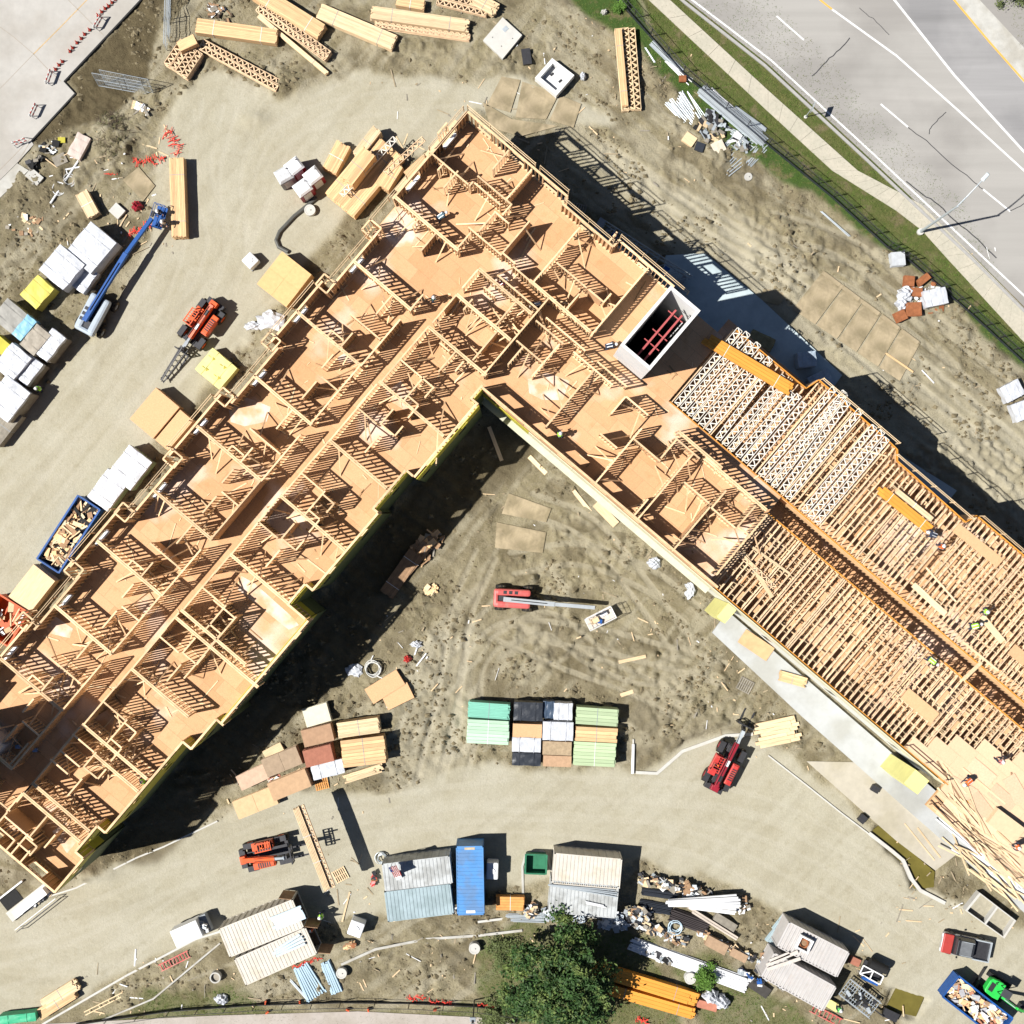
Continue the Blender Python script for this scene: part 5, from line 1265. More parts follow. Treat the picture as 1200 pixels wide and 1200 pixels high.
toilet(344,194,-38,WHITEP2,DRED,'uppermost dark red toilet with white roof beside the lumber cluster',g_); toilet(366,205,-38,WHITEP2,DRED,'rightmost dark red toilet with white roof beside the lumber cluster',g_); toilet(354,219,-36,WHITEP2,DRED,'lowest dark red toilet with white roof beside the lumber cluster',g_); toilet(332,204,-30,M('grey_roof',(.55,.56,.57),.5),GREYM,'grey toilet left of the dark red ones',g_)
c, rz = place(222,1093,-24,2.1); r = thing('white_trailer','white box trailer with a scrap filled front parked by the kerb','trailer',c,rz); L = pm(42,2.1); W = pm(21,2.1)
m = MB(); m.bx(-L/2,L*.3,-W/2,W/2,.5,2.1); m.build('box_body',WHITEP,r,bevel=.04); m = MB(); m.bx(L*.3,L/2,-W/2,W/2,.45,1.2); m.build('front_deck',GREYM,r)
for i in range(7): m = MB(); m.box((U(L*.32,L*.46),U(-W/2+.2,W/2-.2),1.3+U(0,.5)),(U(.2,.5),U(.2,.5),U(.2,.4)),U(0,3)); m.build('scrap',random.choice([WHITEP2,DARK,GREYM,STEEL]),r)
for x in (-.6,.3):
    for y in (-W/2+.1,W/2-.1): m = MB(); m.cyl((x,y,.35),.35,.22,16,'Y'); m.build('wheel',BLACK,r)
# ------------------------------------------------------------------ machines
def wheel(root, x, y, rad, w, rim=None, name='wheel', rz=0, tread=True):
    m = MB(); n = 22
    prof = [(-w/2,rad*.55),(-w/2,rad*.9),(-w*.35,rad),(w*.35,rad),(w/2,rad*.9),(w/2,rad*.55)]
    for i in range(len(prof)-1):
        pass
    o0 = len(m.v); k = len(prof)
    for (yy,rr) in prof:
        for j in range(n): a = 2*math.pi*j/n; m.v.append((rr*math.cos(a),yy,rr*math.sin(a)))
    for i in range(k-1):
        for j in range(n): a,b_ = o0+i*n+j,o0+i*n+(j+1)%n; m.f.append((a,b_,b_+n,a+n)); m.m.append(0)
    if tread:
        for j in range(n): a = 2*math.pi*j/n; m.box((rad*1.01*math.cos(a),0,rad*1.01*math.sin(a)),(.05,w*.85,.05),mat=Matrix.Rotation(-a,3,'Y'))
    t = m.build(name, TYRE, root, (x,y,rad), rz); q = MB(); q.cyl((0,0,0),rad*.56,w*.8,16,'Y'); q.cyl((0,0,0),rad*.16,w*1.02,10,'Y'); q.build('rim', rim or GREYM, t)
    return t
def telehandler(px, py, ang, label, paint, boom_paint=None, boom_up=4, ext=1.0, zt=2.0, fork=True, cabside=1, boomlen=5.2, hood=True):
    """front (boom head) along +x"""
    c, rz = place(px,py,ang,zt); r = thing('telehandler', label, 'telehandler', c, rz); bp = boom_paint or paint
    m = MB(); m.bx(-2.3,1.9,-.45,.45,.55,1.05); m.bx(-2.45,-1.9,-.85,.85,.6,1.25); m.bx(1.5,2.0,-.7,.7,.55,.95); m.build('chassis', DARK, r, bevel=.03)
    for x in (-1.45,1.45):
        for y in (-1.02,1.02): wheel(r,x,y,.62,.42,rim=bp)
    # engine hood on one side, cab on the other
    e = MB(); e.box((-.35,-cabside*.82,1.25),(2.0,.62,.75)); e.box((-.2,-cabside*.82,1.66),(1.5,.5,.1)); o = e.build('engine_cover', paint, r, bevel=.06)
    g = MB()
    for i in range(6): g.bx(-.9+i*.2,-.8+i*.2,-cabside*.82-.22,-cabside*.82+.22,1.712,1.73)
    g.build('grille', DARK, o)
    e = MB(); e.bx(-1.2,.75,cabside*.82-.36,cabside*.82+.36,.8,1.35); cb = e.build('cab', paint, r, bevel=.05)
    f = MB()
    for x in (-.75,.65):
        for y in (cabside*.82-.33,cabside*.82+.33): f.bx(x-.04,x+.04,y-.04,y+.04,1.35,2.25)
    f.bx(-.8,.7,cabside*.82-.38,cabside*.82-.30,2.2,2.28); f.bx(-.8,.7,cabside*.82+.30,cabside*.82+.38,2.2,2.28)
    for i in range(7): f.bx(-.78+i*.235,-.72+i*.235,cabside*.82-.3,cabside*.82+.3,2.21,2.27)
    f.build('roof_guard', paint, cb); s_ = MB(); s_.bx(-.55,-.1,cabside*.82-.22,cabside*.82+.22,1.3,1.45); s_.bx(-.6,-.5,cabside*.82-.22,cabside*.82+.22,1.4,1.85); s_.build('seat', BLACK, cb)
    gl = MB(); gl.bx(.66,.69,cabside*.82-.28,cabside*.82+.28,1.4,2.15); gl.build('windscreen', GLASS, cb)
    for sx in (1.45,-1.45):
        for sy in (-1.02,1.02): m = MB(); m.bx(sx-.5,sx+.5,sy-.24,sy+.24,1.27,1.31); m.build('mudguard', DARK, r)
    e = R(boom_up); p0 = Vector((-2.0,0,1.75)); d = Vector((math.cos(e),0,math.sin(e)))
    m = MB(); m.beam(p0,p0+d*boomlen*.78,.42,.5); m.box(p0+Vector((-.1,0,-.25)),(.5,.7,.7)); bm = m.build('boom', bp, r, bevel=.03)
    m = MB(); m.beam(p0+d*boomlen*.7,p0+d*boomlen*ext,.30,.36); m.build('inner_boom', GREYM if bp!=DRED else STEEL, bm)
    tip = p0+d*boomlen*ext
    hs = MB()
    for y in (-.12,.12): hs.tube([p0+Vector((.3,y,.30)),p0+d*boomlen*.35+Vector((0,y,.34)),p0+d*boomlen*.75+Vector((0,y*1.3,.30)),tip+Vector((-.2,y,.1))],.025,6)
    hs.build('hose', BLACK, r)
    for x_ in (.9,2.4): k = MB(); k.box(p0+d*x_+Vector((0,0,.262)),(.55,.30,.012),mat=Matrix.Rotation(-e,3,'Y')); k.build('decal', DARK if x_<1 else WHITEP, bm)
    k = MB(); k.cyl((-.1,cabside*.82,2.35),.08,.14,10); k.build('beacon', ORVEST, cb)
    h = MB(); h.beam(tip,tip+Vector((.35,0,-.9)),.3,.3); h.build('boom_head', DARK, r)
    b_ = tip+Vector((.45,0,-1.0))
    m = MB()
    for z in (-.2,.45): m.bx(b_.x-.05,b_.x+.05,-.75,.75,b_.z+z-.06,b_.z+z+.06)
    for y in (-.72,-.24,.24,.72): m.bx(b_.x-.04,b_.x+.04,y-.05,y+.05,b_.z-.2,b_.z+.85)
    m.bx(b_.x-.045,b_.x+.045,-.75,.75,b_.z+.8,b_.z+.9); m.build('fork_carriage', DARK, r)
    if fork:
        for y in (-.45,.45): m = MB(); m.beam((b_.x,y,b_.z-.25),(b_.x+1.35,y,b_.z-.28),.14,.06); m.build('fork', DARK, r)
    m = MB(); m.tube([(-.9,0,1.1),p0+d*2.2+Vector((0,0,-.2))],.08,8); m.build('lift_cylinder', STEEL, r)
    m = MB(); m.tube([(-2.0,.75,1.2),(-2.0,.75,1.65)],.06,8); m.build('exhaust', DARK, r)
    return r
t1 = telehandler(233,378,126,'bright red orange telehandler with truss jib parked on the left drive',ORANGE,boom_up=-6,boomlen=4.6,cabside=-1)
# lattice jib in front of it
a = Vector((0,0,0)); j = MB()
for y in (-.35,.35): j.beam((2.6,y,1.0),(6.2,y*.5,.55),.09,.12)
j.beam((2.6,0,1.7),(6.2,0,.7),.09,.09)
for k_ in range(7):
    x = 2.7+k_*.55; j.beam((x,-.33+.012*k_,1.0-.06*k_),(x+.28,.33-.012*k_,.97-.06*k_),.06,.06); j.beam((x,.33-.012*k_,1.0-.06*k_),(x+.28,0,1.6-.14*k_),.05,.05)
j.build('lattice_jib', DARK, t1)
telehandler(311,1003,-13,'orange telehandler carrying a truss bundle on raised forks',ORANGE,boom_up=32,boomlen=5.0,cabside=1)
telehandler(851,900,-63,'dark red telehandler with black wheels beside the pale planks',RED,DRED,boom_up=-3,boomlen=5.6,cabside=1)
# trusses held up by the forks
c = at(366,995,4.3); r = thing('raised_trusses','truss bundle held up on the forks of the orange telehandler','trusses',(c.x,c.y,3.7),-R(69)); L = pm(103,4.3)
me = truss_mesh(L,.5,.09,.045,.5,False,'truss',LUMP)
for i in range(5): link('truss',me,r,(-L/2+U(-.08,.08),-.33+i*.12,.55))
me = truss_mesh(L,.36,.09,.045,.5,True,'truss',TRUSSW)
for i in range(3): link('truss',me,r,(-L/2+U(-.05,.05),.62,.12+i*.1))
m = MB()
for x in (-1.2,1.2): m.bx(x-.02,x+.02,-.42,.36,.0,.03); m.bx(x-.02,x+.02,-.42,.36,.58,.6)
m.build('strap',STEEL,r)
def boom_lift(px, py, ang, label, paint, base, boom_px, basket_px, hb0, hb1, bw, bl, basket_ang, zt=1.9, bs=(2.4,.95), people=None, boomc=None):
    c, rz = place(px,py,ang,zt); r = thing('boom_lift', label, 'boom lift', c, rz); inv = Matrix.Rotation(-rz,3,'Z')
    L,W = bl,bw
    m = MB(); m.bx(-L*.42,L*.42,-W*.36,W*.36,.45,.85); m.build('chassis', DARK, r, bevel=.03)
    for x in (-L*.36,L*.36):
        for y in (-W*.48,W*.48): wheel(r,x,y,.5,.36)
    m = MB()
    for sy in (-1,1): m.bx(-L*.5,L*.42,sy*W*.22-W*.2 if sy<0 else W*.12,-W*.12 if sy<0 else W*.42,.95,zt-.12)
    m.bx(-L*.55,-L*.42,-W*.42,W*.42,.9,zt-.18); cv = m.build('turntable', base, r, bevel=.3)
    m = MB(); m.bx(-L*.42,L*.3,-W*.11,W*.11,.9,zt-.35); m.build('turret', DARK, r)
    for k in range(3): m = MB(); m.bx(-L*.3+k*.5,-L*.3+k*.5+.3,W*.2,W*.34,zt-.122,zt-.1); m.build('vent', DARK, cv)
    loc = lambda p: inv @ (Vector(p)-Vector((c.x,c.y,0)))
    pts = [loc(at(*q,z)) for q,z in boom_px]
    for i in range(len(pts)-1):
        w_ = .42-.09*i; m = MB(); m.beam(pts[i],pts[i+1],w_,w_*1.1); m.build('boom' if i==0 else 'boom_section', (boomc or paint) if i < 1 else (boomc or paint), r, bevel=.02)
    h = MB()
    for k in (.15,.3): h.tube([pts[0]+(pts[1]-pts[0])*k+Vector((0,0,.3)),pts[0]+(pts[1]-pts[0])*(k+.55)+Vector((0,0,.3))],.03,6)
    h.build('hose', BLACK, r)
    b_ = at(*basket_px[0],basket_px[1]); q = loc(b_); br = -R(basket_ang)-rz; z = q.z
    rot = Matrix.Rotation(br,3,'Z'); P = lambda x,y,zz: rot @ Vector((x,y,0))+Vector((q.x,q.y,z+zz))
    m = MB(); l,w_ = bs; m.box((q.x,q.y,z-.03),(l,w_,.06),br); fl = m.build('basket_floor', M('pale_platform',(.66,.58,.50),.7,.2,3) if not people else paint, r)
    m = MB(); cs = [(-l/2,-w_/2),(l/2,-w_/2),(l/2,w_/2),(-l/2,w_/2)]
    for i in range(4):
        a_,b2 = cs[i],cs[(i+1)%4]
        for zz in (.55,1.1): m.tube([P(*a_,zz),P(*b2,zz)],.025,6)
        m.tube([P(*a_,0),P(*a_,1.1)],.025,6); mid = ((a_[0]+b2[0])/2,(a_[1]+b2[1])/2); m.tube([P(*mid,0),P(*mid,1.1)],.02,6)
    m.build('basket_rail', paint if people else WHITEP, r)
    m = MB(); m.box(P(0,w_/2-.12,.95),(.5,.2,.25),br); m.build('control_box', DARK, r)
    return r
boom_lift(108,365,-62,'blue boom lift with an oval pale base and its basket raised at the laminated beams',BLUE,M('pale_grey_blue_paint',(.42,.48,.54),.4,.1,2),[((99,376),2.0),((148,297),2.1),((178,256),1.9)],((187,255),.9),0,0,2.3,3.7,-72,people=True,bs=(2.0,.95))
boom_lift(603,702,3,'red boom lift with a grey boom in the middle of the courtyard',PINKRED,PINKRED,[((590,702),2.0),((650,708),1.95),((697,712),1.8)],((703,724),1.0),0,0,2.0,3.4,-27,bs=(2.6,1.1),boomc=M('grey_boom',(.40,.43,.45),.45,.1,2))
# loose things on the courtyard lift platform
def excavator(px, py, ang, label):
    c, rz = place(px,py,ang,1.9); r = thing('excavator', label, 'excavator', c, rz)
    for y in (-.75,.75):
        m = MB(); n = 16; poly = []
        m.bx(-.95,.95,y-.2,y+.2,.08,.62); m.cyl((-.95,y,.35),.27,.4,14,'Y'); m.cyl((.95,y,.35),.27,.4,14,'Y')
        for i in range(10): m.bx(-.95+i*.2,-.87+i*.2,y-.21,y+.21,.6,.66)
        m.build('track', BLACK, r)
    m = MB(); m.bx(-.4,.4,-.55,.55,.3,.7); m.build('undercarriage', DARK, r)
    m = MB(); 
    m.prism([(-1.15,-.45),(-1.0,-.7),(-.2,-.8),(.35,-.75),(.35,.75),(-.2,.8),(-1.0,.7),(-1.15,.45)],.75,1.45); hs = m.build('engine_cover', GREENP, r, bevel=.12); m = MB(); m.bx(-.95,-.5,-.4,.4,1.451,1.47); m.build('vent', DARK, hs); m = MB(); m.tube([(-.6,.5,1.4),(-.6,.5,1.75)],.05,8); m.build('exhaust', DARK, hs)
    m = MB(); m.bx(-.35,.75,-.2,.55,1.0,1.3); m.build('cab_floor', DARK, r, bevel=.03)
    m = MB(); m.bx(-.15,.75,-.15,.6,2.2,2.27); cr = m.build('cab_roof', M('charcoal',(.06,.065,.07),.5,.1,2), r, bevel=.03); m = MB()
    for x in (-.1,.7):
        for y in (-.1,.55): m.bx(x-.03,x+.03,y-.03,y+.03,1.3,2.2)
    m.build('cab_post', BLACK, cr)
    p = [Vector((.7,-.35,1.1)),Vector((1.7,-.35,2.3)),Vector((2.7,-.35,1.5)),Vector((2.9,-.35,.6))]
    for i,nm in enumerate(('boom','dipper','dipper')): m = MB(); m.beam(p[i],p[i+1],.2,.28); m.build(nm if i<2 else 'linkage', GREENP if i<2 else DARK, r)
    m = MB(); m.tube([(.8,-.35,1.5),(1.5,-.35,2.4)],.05,8); m.build('cylinder', STEEL, r)
    m = MB(); m.prism([(2.7,-.7),(3.2,-.7),(3.2,0),(2.7,0)],.1,.6); m.build('bucket', DARK, r)
    m = MB(); m.bx(-1.65,-1.55,-.95,.95,.1,.5); m.build('dozer_blade', DARK, r)
    return r
excavator(1173,1164,32,'green compact excavator with a dark cab beside the lower right skip')
# pickup with a red tailgate
c, rz = place(1135,1113,12,1.5); r = thing('pickup_truck','dark pickup truck with a red bonnet parked by the concrete vault','pickup',c,rz); L,W = 4.4,1.85
m = MB(); m.prism([(-L/2,-W/2+.1),(-L/2+.15,-W/2),(L/2,-W/2),(L/2,W/2),(-L/2+.15,W/2),(-L/2,W/2-.1)],.4,.78); m.build('body', M('silver_paint',(.5,.5,.5),.35,.05,2,metal=.4), r, bevel=.05)
m = MB(); m.bx(-L/2+.05,-L/2+.95,-W/2+.06,W/2-.06,.78,1.02); m.build('bonnet', M('dull_red_bonnet',(.42,.05,.04),.45,.12,2,spec=.5), r, bevel=.06)
m = MB(); m.box((-.25,0,1.18),(1.9,W-.16,.75),top=.82); m.build('cab', M('black_gloss',(.03,.032,.036),.25,.1,2,spec=.6), r, bevel=.06)
m = MB(); m.bx(-.75,.3,-W/2+.28,W/2-.28,1.553,1.565); m.build('roof_panel', M('grey_roof2',(.16,.17,.18),.5), r)
for y in (-.72,.72): m = MB(); m.beam((-.95,y*1.02,1.05),(-.6,y*.86,1.55),.06,.04); m.beam((-.6,y*.86,1.57),(.45,y*.86,1.57),.05,.03); m.build('roof_rail', STEEL, r)
m = MB(); m.bx(.75,L/2-.05,-W/2+.15,W/2-.15,.78,.8); m.build('bed_floor', DARK, r); m = MB()
for a in ((.72,L/2,-W/2,-W/2+.1),(.72,L/2,W/2-.1,W/2),(L/2-.08,L/2,-W/2+.1,W/2-.1)): m.bx(*a,.78,1.05)
m.build('bed_wall', STEEL, r)
for x in (-1.35,1.35):
    for y in (-.85,.85): wheel(r,x,y,.37,.25,tread=False)
for y in (-.65,.65): m = MB(); m.box((-L/2-.01,y,.75),(.06,.3,.15)); m.build('headlight', WHITEP2, r)
for y in (-.98,.98): m = MB(); m.box((-.75,y,1.1),(.12,.16,.14)); m.build('mirror', BLACK, r)
# utility trailer and compressor at the lower right
c, rz = place(1009,1172,38,1.1); r = thing('utility_trailer','grey mesh deck utility trailer beside the white containers','trailer',c,rz); L,W = pm(44),pm(22)
m = MB()
for y in (-W/2,W/2): m.beam((-L/2,y,.6),(L/2,y,.6),.1,.12); m.beam((-L/2,y,1.0),(L/2,y,1.0),.06,.06)
for i in range(14): x = -L/2+i*L/13; m.beam((x,-W/2,.62),(x,W/2,.62),.05,.05)
for i in range(6): m.bx(-L/2,L/2,-W/2+i*W/5-.02,-W/2+i*W/5+.02,.66,.68)
m.build('frame', STEEL, r); m = MB(); m.beam((L/2,0,.55),(L/2+1.1,0,.5),.1,.1); m.build('drawbar', DARK, r)
for y in (-W/2-.15,W/2+.15): wheel(r,0,y,.35,.22,tread=False)
for i in range(10): m = MB(); m.box((U(-L*.4,L*.4),U(-W*.35,W*.35),.78+U(0,.1)),(U(.2,.7),U(.15,.4),U(.08,.25)),U(0,3)); m.build('load',random.choice([DARK,GREYM,STEEL,BLACK]),r)
c, rz = place(1024,1142,25,1.4); r = thing('light_tower','folded light tower trailer with black drum and white frame','light tower',c,rz)
m = MB(); m.bx(-.9,.9,-.7,.7,.4,.6); m.build('chassis', DARK, r); m = MB(); m.cyl((.2,.75,1.0),.4,1.7,16,'X'); m.build('drum', BLACK, r)
m = MB()
for p,q in (((-.9,-.6,.7),(.9,-.6,1.3)),((-.9,.2,.7),(.9,.2,1.3)),((-.9,-.6,.7),(-.9,.2,.7)),((.9,-.6,1.3),(.9,.2,1.3)),((0,-.6,1.0),(0,.2,1.0)),((-.9,-.6,.7),(0,.2,1))): m.beam(p,q,.1,.1)
m.build('mast', WHITEP, r); m = MB(); m.bx(-.6,.9,-.9,-.65,.6,1.0); m.build('fuel_tank', BLUE, r)
for x in (-.5,.5): wheel(r,x,-.75,.33,.2,tread=False)
# ------------------------------------------------------------------ concrete vaults, manholes
def vault(poly_px, h, label, wall=.18, mat=CONCW, div=0, zin=.15, name='concrete_vault', inner=None):
    P = [Vector(at(*p,h)[:2]) for p in poly_px]; c = sum(P,Vector((0,0)))/4; P = [p-c for p in P]; r = thing(name,label,'concrete vault',(c.x,c.y,0))
    def ins(k): return [p*(1-k/p.length*1.2) for p in P]
    I = ins(wall*1.3)
    for i in range(4):
        j = (i+1)%4; m = MB(); m.prism([tuple(P[i]),tuple(P[j]),tuple(I[j]),tuple(I[i])],0,h); m.build('wall',mat,r)
    m = MB(); m.prism([tuple(p) for p in ins(.05)],0,zin); m.build('floor',inner or mat,r)
    if div: a,b_ = (I[0]+I[1])/2,(I[2]+I[3])/2; m = MB(); m.beam((a.x,a.y,h/2),(b_.x,b_.y,h/2),.18,h-.01); m.build('divider',mat,r)
    return r
r = vault([(647,68),(673,88),(652,112),(627,91)],.9,'white square concrete vault box with an open top',.3,M('white_concrete',(.76,.76,.75),.8,.05,2))
for x,y in ((-.2,.45),(.55,-.15)): m = MB(); m.box((x,y,.16),(.35,.2,.1),.7); m.build('bracket',DARK,r)
vault([(1148,1046),(1191,1079),(1177,1100),(1131,1067)],.8,'rectangular concrete vault with two open cells',.14,CONCW,1,.1,inner=M('wet_silt',(.36,.33,.25),.6))
c = at(589,45,.5); P = [(566,47),(589,20),(612,41),(589,69)]; r = thing('vault_lid','flat grey white concrete lid with a steel hatch','vault lid',(c.x,c.y,0)); m = MB(); m.prism([tuple(Vector(at(*p,.5)[:2])-Vector((c.x,c.y))) for p in P],.05,.5); m.build('lid',CONCW,r,bevel=.02); m = MB(); m.box((.25,.85,.51),(.5,.4,.03),.75); m.build('hatch',STEEL,r)
for x,y in ((.9,0),(-.1,-.7),(-.9,.1)): m = MB(); m.cyl((x,y,.5),.05,.03,8); m.build('lifting_eye',DARK,r)
def manhole(px, py, rad, h, label, mat=CONCW, lid=True, group='round manhole risers'):
    c = at(px,py,h); r = thing('manhole',label,'manhole',(c.x,c.y,0),0,group); m = MB(); m.lathe([(rad,0),(rad,h),(rad-.12,h),(rad-.12,h-.3)],24); m.build('riser',mat,r)
    m = MB(); m.cyl((0,0,h-.05 if lid else h-.28),rad-.125,.06,24); o = m.build('cover',mat if lid else GREYW,r)
    if lid: m = MB(); m.cyl((.1,0,h-.01),.05,.03,8); m.build('lift_hole',DARK,o)
    return r
manhole(400,1141,.48,.6,'round white manhole riser beside the blue steel studs'); manhole(556,1112,.5,.7,'round white manhole riser on bare ground left of the tree'); manhole(252,1146,.5,.6,'round manhole riser with an open dark top near the kerb',CONC,False); manhole(809,1147,.52,.6,'round white manhole riser beside the small green bush'); manhole(363,246,.5,.5,'round manhole riser beside the bent pipe near the toilets'); manhole(877,207,.36,.2,'flat round cover in the mud by the steel sheets',CONC)
c = at(137,247,.3); m = MB(); m.prism([tuple(Vector(at(*p,.3)[:2])-Vector((c.x,c.y))) for p in ((136,237),(147,247),(138,257),(127,247))],0,.3); tag(m.build('square_cover',CONCW,None,(c.x,c.y,0),bevel=.02),'small square concrete cover near the blue lift basket','cover')
# ------------------------------------------------------------------ metal stock, pipes, fences, signs, cones
pipes(781,67,50,8,44,'white steel strips in the grass beside the fence',STEEL,.05,5,1,name='steel_strips',cat='steel strips',box=True); pipes(762,64,22,2,58,'two thin white rails at the grass edge',STEEL,.03,2,1,name='steel_rails',cat='steel')
pipes(803,131,46,24,52,'bundle of long steel tubes beside the scrap pallet',STEEL,.05,10,2,fan=-.1,name='tube_bundle'); pipes(817,125,44,5,58,'three crossed steel tubes over the tube bundle',STEEL,.04,3,1,fan=.1,name='tubes')
pipes(858,136,100,15,41,'long stack of grey steel studs along the fence',STEEL,.06,9,2,name='steel_studs',cat='steel studs',box=True); pipes(878,141,46,9,36,'white steel sheets lying on the fence side grass',STEEL,.09,4,1,name='steel_sheets',cat='steel sheets',box=True)
pipes(866,178,60,34,-45,'splayed fan of steel tubes in front of the stud stack',STEEL,.05,9,1,fan=.14,name='tube_fan'); pipes(840,180,54,7,-42,'narrow bundle of steel tubes left of the splayed fan',STEEL,.05,4,2,name='tube_bundle')
pipes(362,1150,44,24,62,'blue grey steel studs in a fan behind the cream containers',M('bluish_steel',(.45,.60,.70),.4,.12,2,metal=.3),.07,9,2,fan=.1,name='steel_studs',cat='steel studs',box=True); pipes(388,1145,40,14,68,'second blue grey stud bundle beside the white manhole',M('bluish_steel',(.45,.60,.70)),.07,6,2,fan=.05,name='steel_studs',cat='steel studs',box=True); pipes(350,1160,36,3,48,'two loose studs beside the fan of blue grey studs',STEEL,.05,2,1,name='steel_studs',cat='steel studs',box=True)
pipes(824,1057,88,12,-2,'long white pipes piled over the dark debris yard',PVC,.11,5,2,z0=.9,fan=.05,name='white_pipes'); pipes(836,1064,60,9,6,'shorter white pipes under the long white ones',PVC,.10,4,1,z0=.7,fan=.04,name='white_pipes')
pipes(835,1082,70,4,32,'pale plank and pipe slanting down from the white pipes',M('pale_plank',(.58,.50,.42)),.12,2,1,z0=.3,name='plank_pair',cat='planks',box=True)
pipes(773,1047,44,10,8,'upper bundle of black pipes in the debris yard',BLACKWRAP,.06,7,3,name='black_pipes'); pipes(768,1063,40,14,10,'middle bundle of black pipes in the debris yard',BLACKWRAP,.06,8,3,name='black_pipes'); pipes(807,1079,48,18,20,'lower bundle of dark brown pipes in the debris yard',M('dark_brown_pipe',(.06,.05,.05),.6),.07,9,3,name='dark_pipes')
pipes(808,1130,150,18,20,'long heap of white plastic pipes beside the tree',PVC,.09,9,2,fan=.02,name='white_pipes'); pipes(760,1112,40,10,24,'bluish pipe bundle in the tree shade',STEEL,.08,5,2,name='pipe_bundle')
pipes(1150,995,130,16,39,'long bundle of white pipes along the building corner',PVC,.08,8,2,z0=.35,fan=.02,name='white_pipes'); pipes(1165,1020,120,14,30,'second splayed bundle of white pipes beside the mud',PVC,.08,7,1,z0=.25,fan=.06,name='white_pipes')
pipes(615,1076,46,10,2,'grey steel pipes under the orange plank stack',STEEL,.06,6,2,name='steel_pipes')
pipes(979,262,46,2,41,'two thin white rails lying at the mud and grass edge',STEEL,.04,2,1,name='white_rails',cat='rails')
pipes(742,888,40,4,92,'single white pipe standing against the block of stacks',PVC,.14,1,1,name='white_pipe')
# white pipe and coil near the top left
def tubes(name, label, cat, lst, mat, r_, z=.1, group=None):
    m = MB()
    for pts in lst: m.tube([tuple(at(x,y)[:2])+(z+(r_ if len(pts)<3 else 0),) for x,y in pts], r_, 8)
    return tag(m.build(name, mat), label, cat, group)
tubes('white_pipe','long white pipe lying slantwise near the coil','pipe',[[(60,239),(100,178)]],PVC,.10); tubes('white_pipe','shorter white pipe crossing the long one','pipe',[[(74,200),(112,193)]],PVC,.08)
tubes('tan_pole','thin tan pole lying beside the crossed white pipes','pole',[[(52,185),(76,203)]],LUMP,.06)
tubes('bent_pipe','dark bent drain pipe beside the manhole','pipe',[[(372,232),(345,254),(328,272),(324,282),(327,290),(338,296)]],M('dark_pipe',(.10,.10,.09),.5),.18,.2)
for (x,y,r_,k,mt,lb,ct) in ((72,221,.55,3,PVC,'white hose coil lying on the long pipe','hose'),(83,212,.55,4,M('grey_hose',(.55,.55,.54)),'grey tangled hose coil beside the white one','hose'),(438,783,.7,7,M('white_cable',(.70,.70,.66)),'white cable coil heaped in the mud','cable'),(448,1005,.5,5,STEEL,'grey cable coil beside the light grey container','cable'),(792,1085,.6,6,M('pale_blue_hose',(.60,.75,.85)),'pale blue hose coil in the debris yard','hose'),(805,1050,.45,5,PVC,'white hose coil in the debris yard','hose')):
    m = MB(); c = at(x,y)
    for q in range(k):
        dx,dy,rr = U(-.15,.15),U(-.15,.15),r_*U(.75,1.1); n = 22
        m.tube([(dx+rr*math.cos(a),dy+rr*math.sin(a)*U(.96,1.04),.06+.07*q+.03*math.sin(3*a+q)) for a in np.linspace(0,6.28,n)],.035,6)
    tag(m.build('coil',mt,None,(c.x,c.y,.05)),lb,ct)
# white and clear plastic sheeting, bags
def bag(px, py, rx, ry, h, mat, label, name='plastic_sheet', cat='plastic sheet', group=None, seed=0, z0=0):
    bm = bmesh.new(); bmesh.ops.create_icosphere(bm, subdivisions=3, radius=1); s = U(0,99)
    for v in bm.verts:
        x,y,z = v.co; q = 1+.22*math.sin(5*x+s)*math.sin(6*y+s*1.7)+.13*math.sin(11*x+7*y+s)
        v.co = (x*rx*q, y*ry*q, max(0,(z+.25))*h*(1+.3*math.sin(9*x+s)*math.sin(8*y)))
    me = bpy.data.meshes.new(name); bm.to_mesh(me); bm.free(); me.materials.append(mat); c = at(px,py); o = link(name,me,None,(c.x,c.y,z0)); return tag(o,label,cat,group)
bag(318,376,1.3,.9,.5,WRAP,'crumpled white plastic sheet on the drive beside the building'); bag(297,382,.8,.4,.4,WRAP,'small white plastic strip left of the crumpled sheet')
g_='white filled bags'; bag(1060,345,.7,.7,.7,WRAP,'white bag beside the rust brown stacks, upper',group=g_,name='bag',cat='bag'); bag(1056,357,.6,.6,.6,WRAP,'white bag beside the rust brown stacks, lower',group=g_,name='bag',cat='bag')
bag(833,1166,.7,.6,.9,WRAP,'white round bag near the green bush, left',group=g_,name='bag',cat='bag'); bag(845,1172,.75,.65,.9,WRAP,'white round bag near the green bush, right',group=g_,name='bag',cat='bag')
bag(260,1170,.6,.45,.5,WRAP,'white rag heap beside the grass at the bottom path'); bag(766,660,.6,.5,.5,WRAP,'white rag beside the foot of the right wing'); bag(808,692,.5,.7,.4,WRAP,'crumpled white film near the terrace corner'); bag(488,755,.5,.3,.3,WRAP,'white scrap in the mud near the red tool'); bag(415,785,.8,.6,.3,WRAP,'white spilled powder patch in the shade edge')
bag(683,90,.25,.35,.4,WRAP,'small white rag beside the vault box'); bag(708,15,.3,.22,.4,CONCW,'pale boulder in the green grass at the top','boulder','boulder')
bag(478,772,.35,.3,.5,RED,'red tool bag lying in the mud','tool_bag','bag'); bag(162,242,.5,.45,.6,DRED,'dark clothing bundle beside the lift basket','bundle','bundle')
